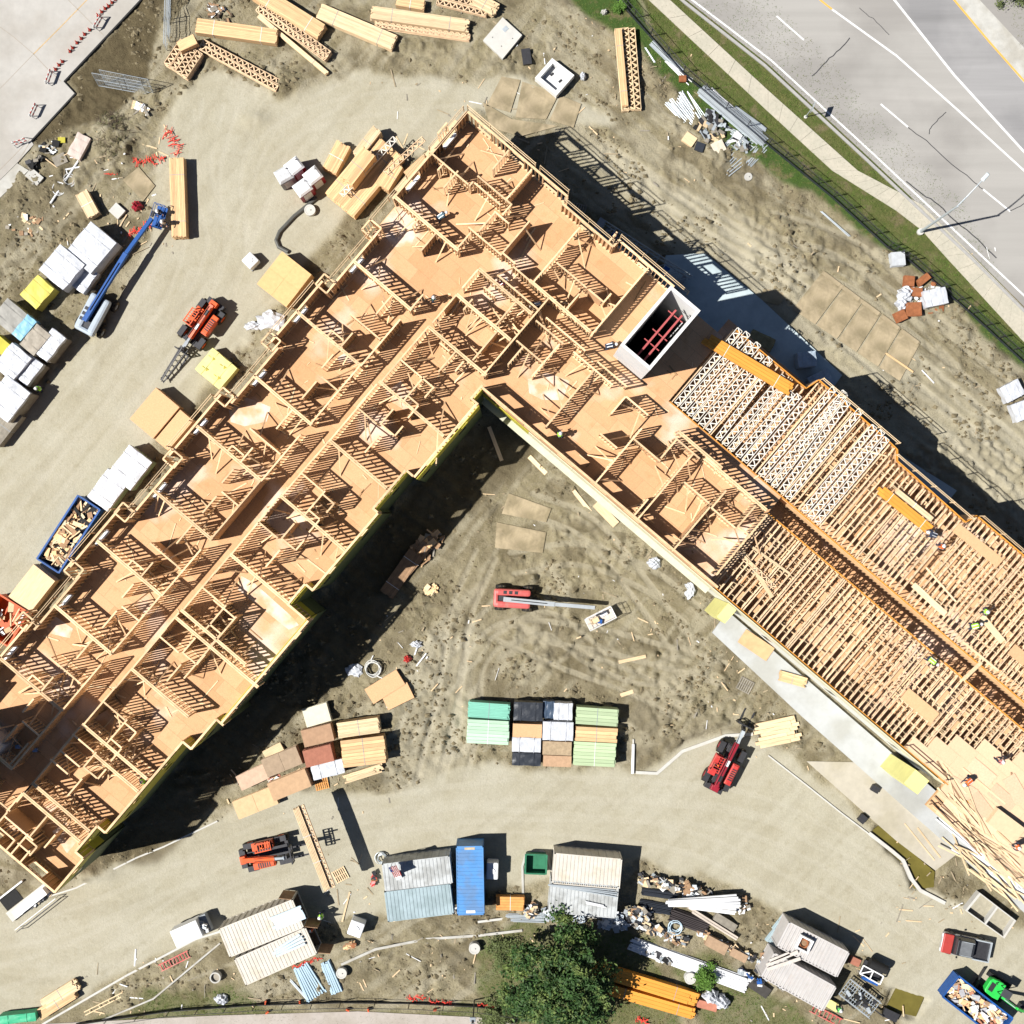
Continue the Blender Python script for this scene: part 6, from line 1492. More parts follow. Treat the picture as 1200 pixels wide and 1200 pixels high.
# red barrier mesh
def mesh_run(pts, w, label, mat=REDMESH):
    m = MB(); P = [at(x,y) for x,y in pts]
    for i in range(len(P)-1):
        d = (P[i+1]-P[i]); n_ = max(2,int(d.length/.16)); nn = Vector((-d.y,d.x,0)).normalized()
        for k in range(n_):
            p = P[i]+d*(k/n_)+nn*U(-w,w)*.5; q = P[i]+d*((k+1.6)/n_)+nn*U(-w,w)*.5
            m.beam((p.x,p.y,.06+U(0,.25)),(q.x,q.y,.06+U(0,.25)),U(.03,.12),.02)
            m.beam((p.x-nn.x*w*.4,p.y-nn.y*w*.4,.05+U(0,.15)),(p.x+nn.x*w*.4,p.y+nn.y*w*.4,.05+U(0,.2)),U(.02,.07),.02)
    tag(m.build('barrier_mesh',mat),label,'barrier mesh')
mesh_run([(153,186),(168,191),(180,190),(193,184)],.7,'red plastic mesh trailing across the mud near the brush heap'); mesh_run([(192,155),(202,160),(207,172),(210,182)],.9,'red plastic mesh heap above the laminated beams'); mesh_run([(150,276),(163,268),(178,266)],.7,'red plastic mesh under the blue lift boom'); mesh_run([(123,204),(137,205)],.15,'short red strip lying in the mud')
mesh_run([(477,1172),(498,1168)],.6,'orange red mesh along the lower path, wider heap'); mesh_run([(503,1173),(531,1175)],.45,'orange red mesh along the lower path, thin run'); mesh_run([(560,1176),(585,1180)],.35,'faded red mesh along the lower path near the tree'); mesh_run([(745,1195),(760,1196)],.5,'red mesh scraps below the orange planks')
mesh_run([(343,1133),(376,1121)],.4,'orange strapping along the lower cream container')
# temporary wire fence panels
def wire_panel(p0, p1, h, label, lean=.12, group='loose wire fence panels'):
    a = at(*p0); b_ = at(*p1); d = b_-a; L = d.length; r = thing('fence_panel',label,'fence panel',(a.x,a.y,0),math.atan2(d.y,d.x),group)
    m = MB(); k = lean
    f = lambda x,z: (x, k*z, z)
    for x in np.arange(0,L+.01,L/max(1,round(L/2.6))): m.tube([f(x,0),f(x,h)],.035,6)
    for z in (.08,h*.5,h): m.tube([f(0,z),f(L,z)],.03,6)
    m.build('frame',STEEL,r); w = MB()
    for x in np.arange(.1,L,.22): w.tube([f(x,.1),f(x,h)],.006,4,cap=False)
    for z in np.arange(.2,h,.22): w.tube([f(0,z),f(L,z)],.006,4,cap=False)
    w.build('wire_mesh',STEEL,r); return r
wire_panel((198,-4),(196,60),2.0,'upright wire panel cut by the top edge beside the lumber',.10); wire_panel((200,-4),(199,50),2.0,'second upright wire panel against the first',.16)
wire_panel((116,101),(172,111),2.2,'wire panel standing across the damp earth by the concrete pad',.2); wire_panel((124,99),(180,110),2.2,'second wire panel leaning with the one across the damp earth',.26)
# chain link site fence with silt fabric
FEN = interp([(700,-40),(724,0),(800,86),(900,170),(975,231),(1040,290),(1066,306),(1138,368),(1200,425),(1260,480)],4); FP = [at(*p) for p in FEN]
fr = thing('chain_link_fence','long chain link fence with dark posts along the green verge','fence',(0,0,0)); m = MB(); sf = MB(); w = MB(); FH = 1.9
for i in range(len(FP)-1):
    a,b_ = FP[i],FP[i+1]; d = b_-a; n_ = max(1,round(d.length/2.9))
    for z in (FH,FH*.52,.12): m.tube([(a.x,a.y,z),(b_.x,b_.y,z)],.022,6)
    sf.beam((a.x-.05,a.y-.05,.22),(b_.x-.05,b_.y-.05,.22),.02,.44)
    for k in np.arange(0,d.length,.16):
        p = a+d.normalized()*k; q = a+d.normalized()*min(d.length,k+1.0); q2 = a+d.normalized()*max(0,k-1.0)
        w.tube([(p.x,p.y,.1),(q.x,q.y,FH)],.006,3,cap=False); w.tube([(p.x,p.y,.1),(q2.x,q2.y,FH)],.006,3,cap=False)
    for k in range(n_):
        p = a+d*(k/n_); q = MB(); q.tube([(0,0,0),(0,0,FH+.08)],.04,8); q.build('post',DARK,fr,(p.x,p.y,0))
m.build('rail',DARK,fr); sf.build('silt_fabric',BLACKWRAP,fr); w.build('wire_mesh',DARK,fr)
# lower site fence along the path
FEN = [(90,1199),(200,1183),(300,1176),(400,1173),(480,1174),(560,1178),(640,1190)]; FP = [at(*p) for p in FEN]; fr = thing('site_fence','low wire fence with dark posts along the bottom path','fence',(0,0,0)); m = MB(); w = MB(); FH = 1.7
for a,b_ in zip(FP[:-1],FP[1:]):
    d = b_-a; n_ = max(1,round(d.length/3))
    for z in (FH,.5): m.tube([(a.x,a.y,z),(b_.x,b_.y,z)],.025,6)
    w.beam((a.x,a.y,.2),(b_.x,b_.y,.2),.02,.4)
    for k in range(n_): p = a+d*(k/n_); q = MB(); q.tube([(0,0,0),(0,0,FH)],.035,6); q.build('post',DARK,fr,(p.x,p.y,0))
m.build('rail',DARK,fr); w.build('silt_fabric',BLACKWRAP,fr)
g_='orange red markers along the lower fence'
for i,(x,y) in enumerate(((312,1173),(314,1185),(352,1173),(408,1182),(432,1182),(510,1182))):
    c = at(x,y); q = MB(); q.box((0,0,.25),(.3,.12,.4),U(0,3)); q.tube([(0,0,0),(0,0,.5)],.03,6); tag(q.build('marker',ORANGE,None,(c.x,c.y,0)),ORD[i]+' small orange red marker from the cream container side along the lower fence','marker',g_)
# cones and barricades on the concrete pad
cone_me = MB(); cone_me.lathe([(.13,0),(.13,.03),(.10,.03),(.025,.6),(.0,.6)],14); cb_ = MB(); cb_.bx(-.15,.15,-.15,.15,0,.03); CONEM = M('cone_red',(.75,.08,.05),.5,.1,4); cm = cone_me.mesh('body',CONEM); cbm = cb_.mesh('base',BLACK)
g_ = 'small red cones along the pad edge'; cone0 = None; k_ = 0
for (x,y) in ((136,0),(132,4),(128,8),(124,11),(120,15),(116,19),(106,36),(100,41),(96,46),(91,51),(86,57),(83,61),(74,73),(70,77),(66,82)):
    c = at(x,y)
    if cone0 is None:
        cone0 = thing('traffic_cone','first small red cone from the top in the row along the pad edge','traffic cone',(c.x,c.y,.14),0,g_); link('body',cm,cone0); link('base',cbm,cone0)
    else: k_ += 1; dup(cone0,(c.x,c.y,.14),0,ORD[k_]+' small red cone from the top in the row along the pad edge')
def barricade(px, py, ang, label, z=.14):
    c = at(px,py); r = thing('barricade',label,'barricade',(c.x,c.y,z),R(ang),'red and white barricades on the concrete pad')
    for sx in (-.55,.55):
        m = MB(); m.beam((sx,-.3,0),(sx,0,1.0),.06,.05); m.beam((sx,.3,0),(sx,0,1.0),.06,.05); m.build('leg',WHITEP,r)
    for z in (.85,.5):
        for k in range(6): m = MB(); m.bx(-.62+k*.207,-.62+k*.207+.205,-.02,.02,z-.1,z+.1); m.build('stripe_board',RED if k%2 else WHITEP,r,(0,-.05-.1*(z<.6),0))
barricade(117,29,60,'barricade nearest the top among the cones'); barricade(60,93,70,'barricade at the inner corner of the pad'); barricade(42,132,65,'barricade standing alone on the open pad'); barricade(26,168,20,'barricade at the lower tip of the pad')
# street lamp and road sign
c = at(1078,272); zj = 9.7; r = thing('street_lamp','tall grey street lamp with a curved arm reaching over the road','street lamp',(c.x,c.y,0)); m = MB(); m.cyl((0,0,.12),.3,.24,16); m.build('footing',CONCW,r)
head = at(1155,207,10.9)-c; m = MB(); m.tube([(0,0,.2),(0,0,zj)],[.13,.08],12); m.build('pole',STEEL,r); m = MB(); hd = Vector((head.x,head.y,0)); m.tube([(0,0,zj-.2),tuple(hd*.3+Vector((0,0,zj+.5))),tuple(hd*.65+Vector((0,0,zj+.95))),tuple(hd*.93+Vector((0,0,zj+1.15)))],[.07,.06,.05,.05],10); m.build('arm',STEEL,r)
m = MB(); m.box((0,0,0),(.85,.36,.16),top=.75); m.build('lamp_head',M('lamp_grey',(.60,.66,.68),.4),r,(head.x,head.y,zj+1.2),math.atan2(head.y,head.x),bevel=.05)
c = at(944,137); r = thing('road_sign','small road sign on a thin post beside the kerb','road sign',(c.x,c.y,0)); m = MB(); m.tube([(0,0,0),(0,0,3.2)],.04,8); m.build('post',STEEL,r); m = MB(); m.box((0,0,2.9),(.95,.03,.7),mat=Matrix.Rotation(R(70),3,'Z')); m.build('sign_plate',STEEL,r)
m = MB(); m.lathe([(.16,0),(.16,.06),(.05,.1)],12); m.build('footing',CONCW,r)
# pole lamp at the bottom path
c = at(556,1172); r = thing('pole_lamp','dark pole lamp with twin square heads beside the bottom path','lamp',(c.x,c.y,0)); c2 = at(558,1164,3.5)-c
m = MB(); m.tube([(0,0,0),(0,0,5.0)],.06,8); m.build('post',DARK,r); m = MB(); m.box((0,.25,5.0),(.5,.4,.18)); m.build('lamp_head',GREYM,r,bevel=.03); m = MB(); m.box((0,-.25,5.0),(.35,.3,.2)); m.build('lamp_head',WHITEP,r,bevel=.03); m = MB(); m.box((0,.1,5.12),(.2,.25,.05)); m.build('sensor',BLACK,r)
# flag on the grey container
c = at(463,1018,2.9); r = thing('flag','small striped flag with a blue corner on a short pole over the grey container','flag',(c.x,c.y,2.71),R(28))
m = MB(); m.tube([(0,.55,0),(0,.55,2.2)],.025,8); m.build('pole',STEEL,r); m = MB(); m.bx(-.3,.2,-.95,-.35,.0,.35); m.build('base_block',WHITEP,r)
for k in range(9):
    m = MB(); n_=6; w_=.085
    for i in range(n_): 
        a0 = i/n_; a1 = (i+1)/n_; z = lambda q: .9+.1*math.sin(q*7)+.07*k; y0 = .5-a0*1.0; y1 = .5-a1*1.0
        x0 = -.25+k*w_; m.add([(x0,y0,z(a0)),(x0+w_,y0,z(a0)+.07),(x0+w_,y1,z(a1)+.07),(x0,y1,z(a1))],[(0,1,2,3),(3,2,1,0)])
    m.build('stripe',RED if k%2==0 else WHITEP,r)
m = MB(); m.bx(-.28,.1,.05,.52,1.05,1.1); m.build('canton',M('navy_cloth',(.02,.03,.12),.7),r)
# ladders and pallets
def ladder(p0,p1,w,label,mat,z=.1,n=10):
    a = at(*p0); b_ = at(*p1); d = b_-a; L = d.length; r = thing('ladder',label,'ladder',(a.x,a.y,z),math.atan2(d.y,d.x)); m = MB()
    for y in (-w/2,w/2): m.bx(0,L,y-.04,y+.04,0,.09)
    m.build('rail',mat,r)
    for k in range(n): m = MB(); m.bx(L*(k+.5)/n-.03,L*(k+.5)/n+.03,-w/2,w/2,.02,.07); m.build('rung',mat,r)
ladder((188,1134),(222,1117),.6,'red ladder lying beside the kerb by the white trailer',PINKRED); ladder((950,1180),(985,1198),.7,'white and red rack frame below the white containers',PINKRED,n=8); ladder((100,1187),(145,1164),.3,'narrow plank walkway at the lower left kerb',LUMP,n=4)
def pallet(px, py, ang, label, s=1.15, mat=LUMP, z=0):
    c, rz = place(px,py,ang); r = thing('pallet',label,'pallet',(c.x,c.y,z),rz,'wooden pallets'); 
    for k in range(7): m = MB(); m.bx(-s/2+k*s/6-.05,-s/2+k*s/6+.05,-s/2,s/2,.1,.13); m.build('slat',mat,r)
    m = MB()
    for y in (-s*.45,0,s*.45): m.bx(-s/2,s/2,y-.04,y+.04,0,.1)
    m.build('runner',mat,r); return r
pallet(399,1025,-28,'wooden pallet on the drive beside the raised truss shadow'); pallet(377,918,-14,'red brown pallet below the white topped stack',1.1,ORANGEW); pallet(873,803,28,'grey pallet leaning below the terrace',1.2,GREYW); pallet(677,247,15,'grey pallet in the shade behind the building',1.3,GREYW); pallet(649,232,-20,'pale broken pallet crate in the shade behind the building',1.4,STEEL); pallet(830,145,-28,'scrap pallet loaded with dark offcuts',1.5,BROWNW)
for (x,y,l,w,a,h,mt,lb) in ((808,163,14,12,35,.5,LUMP,'small tan box beside the scrap pallet'),(842,172,14,13,-25,.5,M('beige_box',(.66,.58,.46)),'small beige box in front of the scrap pallet'),(820,172,10,10,20,.5,BLACKWRAP,'small black box between the tan and beige boxes'),(617,66,10,18,-8,.4,DARK,'dark valve assembly near the vault box'),(800,92,8,7,0,.4,RUST,'rusty steel box at the grass edge'),(470,1026,13,8,-5,.6,REDW,'small reddish box on the drive near the raised trusses'),(840,1108,26,12,28,.8,M('tan_brown_box',(.40,.27,.17)),'tan crate at the edge of the debris yard'),(866,1120,20,9,28,.6,M('tan_brown_box',(.40,.27,.17)),'second tan crate beside the first one'),(850,1081,28,9,32,.5,GREYW,'grey plank box by the debris yard edge'),(1026,925,9,7,30,.5,DARK,'dark tool box on the slab below the terrace'),(1011,960,9,8,-50,.5,DARK,'dark tool box beside the kerb end'),(65,168,8,7,10,.4,BLACK,'dark bag beside the yellow scrap'),(72,164,8,6,0,.3,YELSHEET,'yellow scrap beside the dark bag'),(70,187,15,12,-25,.3,GREYW,'weathered grey frame near the yellow scrap'),(40,207,18,12,40,.3,CONC,'pale broken concrete piece below the pad'),(890,1158,26,12,34,.4,M('dark_trench_board',(.06,.055,.05)),'dark board cover beside the blue scrap'),(975,1178,17,9,30,.6,YELPALE,'yellow box on the rack below the white containers'),(1044,1190,18,10,25,.4,DARK,'dark drum end at the bottom edge')):
    c, rz = place(x,y,a,h); L,W = pm(l,h),pm(w,h); r = thing('crate',lb,'crate',c,rz); m = MB(); m.bx(-L/2,L/2,-W/2,W/2,.06,h-.03); m.build('body',mt,r,bevel=.02); m = MB(); m.bx(-L/2-.02,L/2+.02,-W/2-.02,W/2+.02,h-.029,h); m.build('lid',mt,r); bearers(r,L,W,2)
# blue grey steel lattice frame behind the building
a = at(705,268,2.5); b_ = at(806,332,2.5); d = b_-a; r = thing('lattice_boom','blue grey steel lattice boom section in the shade behind the building','lattice boom',(a.x,a.y,0),math.atan2(d.y,d.x)); L = d.length; m = MB(); LG = M('bluegrey_steel',(.34,.40,.44),.5,.1,2)
for y in (-.65,.65):
    for z in (1.6,2.9): m.tube([(0,y,z),(L,y,z)],.06,8)
n_ = 8
for k in range(n_):
    x0,x1 = L*k/n_,L*(k+1)/n_
    for z in (1.6,2.9): m.tube([(x0,-.65,z),(x1,.65,z)],.035,6); m.tube([(x0,-.65,z),(x0,.65,z)],.035,6)
    for y in (-.65,.65): m.tube([(x0,y,1.6),(x1,y,2.9)],.035,6)
m.build('lattice',LG,r); m = MB(); m.bx(-.6,0,-.7,.7,1.5,3.0); m.build('end_plate',GREYM,r)
for x in (.5,L-.5): m = MB(); m.bx(x-.2,x+.2,-.6,.6,0,1.55); m.build('support',GREYM,r)
for x in (1.3,L*.75): m = MB(); m.bx(x-.25,x+.25,-.15,.15,2.92,3.0); m.build('tag_plate',BLUE,r)
# white stepped stair form at the foot of the left wing
r = thing('stair_form','white stepped stair form and landing at the foot of the left wing','stair form',(at(38,1058).x,at(38,1058).y,0),-R(-38)); m = MB(); L=4.6
m.bx(-L/2,L/2,-.25,.75,0,.35); m.build('landing',CONCW,r); m = MB(); m.bx(-2.2,-.4,.8,2.0,.02,.06); m.build('painted_pit_dark',BLACK,r); m = MB(); m.bx(-2.3,.6,2.05,2.2,0,.3); m.build('form_board',WHITEP,r)  # black slab paints the darkness of an open pit
for k in range(6): m = MB(); m.bx(-1.8+k*.65,-1.2+k*.65,-.2,.5,.35,.36+.16*k); m.build('step',WHITEP,r)
for y in (-1.2,-.95): m = MB(); m.beam((-L/2,y,.9),(L/2,y,.9),.06,.06); m.tube([(-L/2,y,0),(-L/2,y,.9)],.03,6); m.tube([(L/2,y,0),(L/2,y,.9)],.03,6); m.build('handrail',DARK if y<-1 else WHITEP,r)
# ------------------------------------------------------------------ people
def person_mesh(name, pose):
    J = pose; me = bpy.data.meshes.new(name); keys = list(J); E = [('pelvis','chest'),('chest','neck'),('neck','head'),('chest','shl'),('shl','ell'),('ell','hal'),('chest','shr'),('shr','elr'),('elr','har'),('pelvis','hil'),('hil','knl'),('knl','anl'),('anl','tol'),('pelvis','hir'),('hir','knr'),('knr','anr'),('anr','tor')]
    me.from_pydata([J[k] for k in keys],[(keys.index(a),keys.index(b_)) for a,b_ in E],[])
    return me, keys
RADII = dict(pelvis=.15,chest=.17,neck=.07,head=.105,shl=.08,ell=.055,hal=.045,shr=.08,elr=.055,har=.045,hil=.11,knl=.08,anl=.055,tol=.05,hir=.11,knr=.08,anr=.055,tor=.05)
STAND = dict(pelvis=(0,0,.95),chest=(.03,0,1.35),neck=(.05,0,1.5),head=(.08,0,1.66),shl=(.03,.22,1.42),ell=(.12,.30,1.15),hal=(.35,.22,1.05),shr=(.03,-.22,1.42),elr=(-.03,-.32,1.15),har=(.2,-.30,.98),hil=(0,.1,.9),knl=(.12,.12,.5),anl=(.08,.13,.09),tol=(.25,.15,.05),hir=(0,-.1,.9),knr=(-.02,-.12,.5),anr=(-.18,-.13,.09),tor=(-.02,-.15,.05))
BEND = dict(pelvis=(-.2,0,.85),chest=(.25,0,1.05),neck=(.42,0,1.08),head=(.57,0,1.06),shl=(.28,.22,1.05),ell=(.42,.28,.78),hal=(.6,.2,.55),shr=(.28,-.22,1.05),elr=(.45,-.28,.8),har=(.65,-.15,.6),hil=(-.2,.12,.82),knl=(.08,.18,.5),anl=(-.05,.2,.09),tol=(.12,.22,.05),hir=(-.2,-.12,.82),knr=(.0,-.18,.48),anr=(-.3,-.2,.09),tor=(-.14,-.22,.05))
PM = {}
def person(px, py, z, face, label, vest, pose='stand', helm=HELM, pants=DENIM, scale=1.0):
    c = at(px,py,z+1.5); J = STAND if pose=='stand' else BEND; r = thing('person',label,'person',(c.x,c.y,z),R(face))
    me,keys = person_mesh('body',J); me.materials.append(pants); o = link('body',me,r)
    sk = o.modifiers.new('skin','SKIN'); lay = me.skin_vertices[0].data if me.skin_vertices else None
    if lay is None:
        bm = bmesh.new(); bm.from_mesh(me); bm.verts.layers.skin.verify(); bm.to_mesh(me); bm.free(); lay = me.skin_vertices[0].data
    for i,k in enumerate(keys): lay[i].radius = (RADII[k],RADII[k]); lay[i].use_root = (k=='pelvis')
    o.modifiers.new('sub','SUBSURF').levels = 1; o.modifiers['sub'].render_levels = 1
    ch,pv,nk,hd = (Vector(J[k]) for k in ('chest','pelvis','neck','head'))
    # vest: a fitted shell round the trunk with open arm holes
    m = MB(); ax = (nk-pv).normalized(); y = Vector((0,1,0)); x = y.cross(ax); n=14; rings=[]
    for f,rx,ry in ((.12,.19,.21),(.4,.185,.22),(.7,.19,.255),(.92,.15,.24),(1.02,.09,.11)):
        b_ = pv+(nk-pv)*f; rings.append([b_+x*rx*math.cos(2*math.pi*j/n)+y*ry*math.sin(2*math.pi*j/n) for j in range(n)])
    o0=len(m.v); m.v += [tuple(p) for rg in rings for p in rg]
    for i in range(len(rings)-1):
        for j in range(n): a,b2=i*n+j,i*n+(j+1)%n; m.f.append((a,b2,b2+n,a+n)); m.m.append(0)
    vt = m.build('vest',vest,r,smooth=True); s_ = MB()
    for side in (-1,1):
        a_,b_ = ((ch+y*.12*side+x*.21+ax*.12),(pv+y*.12*side+x*.2+ax*.1)); s_.beam(a_,b_,.05,.012,up=tuple(x))
        a_,b_ = ((ch+y*.12*side-x*.2+ax*.12),(pv+y*.12*side-x*.2+ax*.1)); s_.beam(a_,b_,.05,.012,up=tuple(x))
    s_.build('reflective_stripe',WHITEP2,vt)
    # head with face and helmet
    fwd = Vector((1,0,0)) if pose=='stand' else Vector((.75,0,-.66)); up = Vector((0,0,1)) if pose=='stand' else Vector((.66,0,.75)); rot = Matrix((fwd,up.cross(fwd),up)).transposed()
    bm = bmesh.new(); bmesh.ops.create_uvsphere(bm,u_segments=14,v_segments=10,radius=1)
    for v in bm.verts:
        q = Vector((v.co.x*.10,v.co.y*.082,v.co.z*.125)); 
        if v.co.z < -.3: q.x *= .9; q.y *= .8
        v.co = rot @ q
    for (p,rr) in (((.105,0,-.015),.022),((0,.085,-.01),.022),((0,-.085,-.01),.022),((.09,.035,.02),.014),((.09,-.035,.02),.014),((.092,0,-.06),.02)):
        g = bmesh.ops.create_icosphere(bm,subdivisions=1,radius=rr); 
        for v in g['verts']: v.co = v.co+rot @ Vector(p)
    hm = bpy.data.meshes.new('head'); bm.to_mesh(hm); bm.free(); hm.materials.append(SKIN); link('head',hm,r,hd+up*.03,smooth=True)
    m = MB(); m.lathe([(.155,.0),(.14,.012),(.128,.03),(.115,.09),(.07,.135),(0,.15)],16); m.box((.13,0,.006),(.1,.16,.014)); hl = m.build('helmet',helm,r,hd+up*.075,smooth=True); hl.rotation_euler = rot.to_euler()
    # five fingered hands
    for s_ in ('l','r'):
        el,ha = Vector(J['el'+s_]),Vector(J['ha'+s_]); d = (ha-el).normalized(); sd = d.cross(Vector((0,0,1))).normalized(); dn = sd.cross(d); m = MB(); c0 = ha+d*.05; m.beam(ha+d*.0,ha+d*.1,.085,.035)
        for k in range(4): b0 = ha+d*.1+sd*(-.032+k*.021); l = (.065,.075,.07,.055)[k]; m.tube([b0,b0+d*l*.55-dn*.01,b0+d*l*.8-dn*.045],[.0095,.009,.008],6)
        q = 1 if s_=='l' else -1; m.tube([ha+d*.03+sd*.04*q,ha+d*.07+sd*.065*q,ha+d*.1+sd*.06*q-dn*.02],[.011,.010,.009],6); m.build('hand',SKIN,r)
    return r
Zb = 4.35
for a in ((44,455,0,200,'worker in a lime vest in the shade of the wrapped stacks',LIME),(656,509,ZD,40,'worker in a lime vest on the ledge of the inner corner',LIME),(376,1075,0,190,'worker in a lime vest beside the open end of the cream container',LIME),(364,1091,.15,150,'worker in an orange vest inside the open end of the lower cream container',ORVEST),(1098,627,ZD,160,'worker in dark clothes with white helmet bending near the orange beams',DENIM,'bend'),(1105,641,ZD,70,'worker in an orange vest standing on the north joists',ORVEST),(1158,717,ZD,190,'upper of the two lime vested workers on the north joists',LIME),(1144,735,ZD,20,'lower of the two lime vested workers on the north joists',LIME,'bend'),(1094,774,ZD,-40,'worker in a lime vest at the edge of the corridor gap',LIME,'bend'),(1175,894,ZD+.04,100,'worker in a pale red vest at the edge of the new deck sheets',M('pale_red_vest',(.7,.25,.22),.7)),(1140,917,ZD+.04,-150,'worker in dark jeans and orange vest bending on the new deck',ORVEST,'bend'),(1195,994,ZD+.04,160,'worker in an orange red shirt by the panel stack on the deck',ORVEST),(166,917,ZD,60,'worker in a lime vest at the south edge of the left wing',LIME),(184,247,.9,-60,'worker in dark clothes standing in the blue lift basket',DENIM),(190,259,.9,-80,'second worker with tan vest in the blue lift basket',M('tan_vest',(.6,.45,.3),.8)),(515,252,ZD,30,'worker in dark blue crouching near the first party wall',M('blue_grey_shirt',(.12,.2,.25),.8),'bend'),(586,331,ZD,30,'worker in a dark red shirt in the crossing corridor',DRED,'bend'),(631,355,ZD,200,'worker in dark clothes beside the crossing corridor wall',DENIM,'bend'),(985,1185,0,90,'worker in a bright green vest below the white containers',M('green_vest',(.15,.8,.15),.7)),(714,404,ZD,10,'worker in dark blue kneeling near the shaft',DENIM,'bend'),(507,349,ZD,0,'worker in dark green in the main corridor shade',M('dark_green_shirt',(.05,.12,.08),.8))):
    person(*a)
# small blue tools in the shade at the far left bay
for i,(x,y) in enumerate(((21,875),(41,879))):
    c = at(x,y,ZD+.5); r = thing('work_lamp',('left','right')[i]+' small blue tool standing in the dark far left bay','tool',(c.x,c.y,ZD)); m = MB(); m.bx(-.2,.2,-.15,.15,.3,.6); m.build('case',M('pale_blue_tool',(.30,.45,.70),.4),r,bevel=.03); m = MB()
    for q in ((-.3,-.3),(.3,-.3),(0,.35)): m.tube([(0,0,.4),(*q,0)],.02,6)
    m.build('leg',DARK,r)
# ------------------------------------------------------------------ vegetation
def leaf_crown(px, py, rad, h, z0, n, mat, trunk=True, label='', name='tree', cat='tree', leaf=.16, clump=.55, seed=3, limbs=9):
    rs = random.Random(seed); c = at(px,py,h*.6); r = thing(name,label,cat,(c.x,c.y,0))
    if trunk:
        m = MB(); m.tube([(0,0,-.1),(.1,.05,h*.25),(.0,.1,h*.5),(.1,0,h*.8)],[.30,.22,.16,.06],10); tr = m.build('trunk',BARK,r)
        for k in range(limbs):
            a = k*2.4+rs.uniform(-.3,.3); rr = rad*rs.uniform(.5,.85); z = h*rs.uniform(.3,.55); m = MB(); m.tube([(0,.05,z),(rr*.45*math.cos(a),rr*.45*math.sin(a),z+h*.14),(rr*math.cos(a+.2),rr*math.sin(a+.2),z+h*.22)],[.11,.07,.02],7); m.build('limb',BARK,tr)
    cl = []
    ncl = max(10,int(n/110))
    for k in range(ncl):
        a = rs.uniform(0,6.283); q = math.sqrt(rs.random())*rad*rs.uniform(.8,1.05)*(1+.2*math.sin(3*a+seed)+.15*math.sin(5*a+1)+.08*math.sin(9*a)); zz = z0+(h-z0)*(1-(q/rad/1.25)**2)*rs.uniform(.45,1.0)
        cl.append((q*math.cos(a),q*math.sin(a),zz,rs.uniform(.6,1.35)*clump))
    V=[];F=[]
    for (x,y,z,s) in cl:
        for _ in range(110):
            d = Vector((rs.gauss(0,1),rs.gauss(0,1),rs.gauss(0,.6)))*s*.55; p = Vector((x,y,z))+d; L_ = leaf*rs.uniform(.6,1.4); nrm = Vector((rs.gauss(0,.6),rs.gauss(0,.6),1)).normalized(); t = nrm.orthogonal().normalized(); t = Matrix.Rotation(rs.uniform(0,6.28),3,nrm) @ t; b_ = nrm.cross(t); o = len(V)
            V += [p-t*L_, p+b_*L_*.45-nrm*.02, p+t*L_, p-b_*L_*.45-nrm*.02]; F.append((o,o+1,o+2,o+3))
    me = bpy.data.meshes.new('crown'); me.from_pydata([tuple(v) for v in V],[],F); me.materials.append(mat); me.update(); link('crown',me,r); return r
leaf_crown(657,1151,4.7,8.0,1.6,19000,LEAF,True,'large dark green leafy tree at the bottom of the photo',seed=4,clump=.66,leaf=.17,limbs=14)
leaf_crown(828,1146,1.0,1.4,.2,2200,LEAF2,False,'small bright green bush beside the white manhole','shrub','shrub',.10,.35,5)
leaf_crown(592,1120,1.3,1.6,.2,2600,M('olive_leaf',(.12,.15,.05),.6,.4,1),False,'loose olive shrub at the left foot of the large tree','shrub','shrub',.10,.5,6); leaf_crown(585,1190,1.6,1.8,.2,3000,M('olive_leaf',(.12,.15,.05)),False,'olive shrub at the bottom edge left of the large tree','shrub','shrub',.10,.5,8)
leaf_crown(728,8,.7,.9,.1,1200,LEAF2,False,'small green shrub in the fence line at the top','shrub','shrub',.08,.3,7)
leaf_crown(1193,-10,1.6,1.6,.1,2500,M('olive_leaf',(.12,.15,.05)),False,'olive shrub in the far top right corner','shrub','shrub',.09,.5,9)
# brush heap: twigs
m = MB(); rs = random.Random(2)
for i in range(1500):
    a = rs.uniform(0,6.28); q = math.sqrt(rs.random()); x,y = 30*q*math.cos(a)*.8, 28*q*math.sin(a); c = at(133+x,160+y); z = .15+1.1*(1-q*q)*rs.random(); l = rs.uniform(.15,.7); b_ = rs.uniform(0,6.28); d = Vector((math.cos(b_),math.sin(b_),rs.uniform(-.4,.4)))*l; m.beam(Vector((c.x,c.y,z)),Vector((c.x,c.y,z))+d,rs.uniform(.012,.035),.02,mi=rs.choice((0,0,1,2)))
o = m.build('brush',[BARK,M('dry_twig',(.26,.22,.13),.9,.3,3),M('olive_twig',(.14,.14,.06),.9,.3,3)]); tag(o,'heap of dry brush and uprooted twigs beside the concrete pad',kind='stuff')
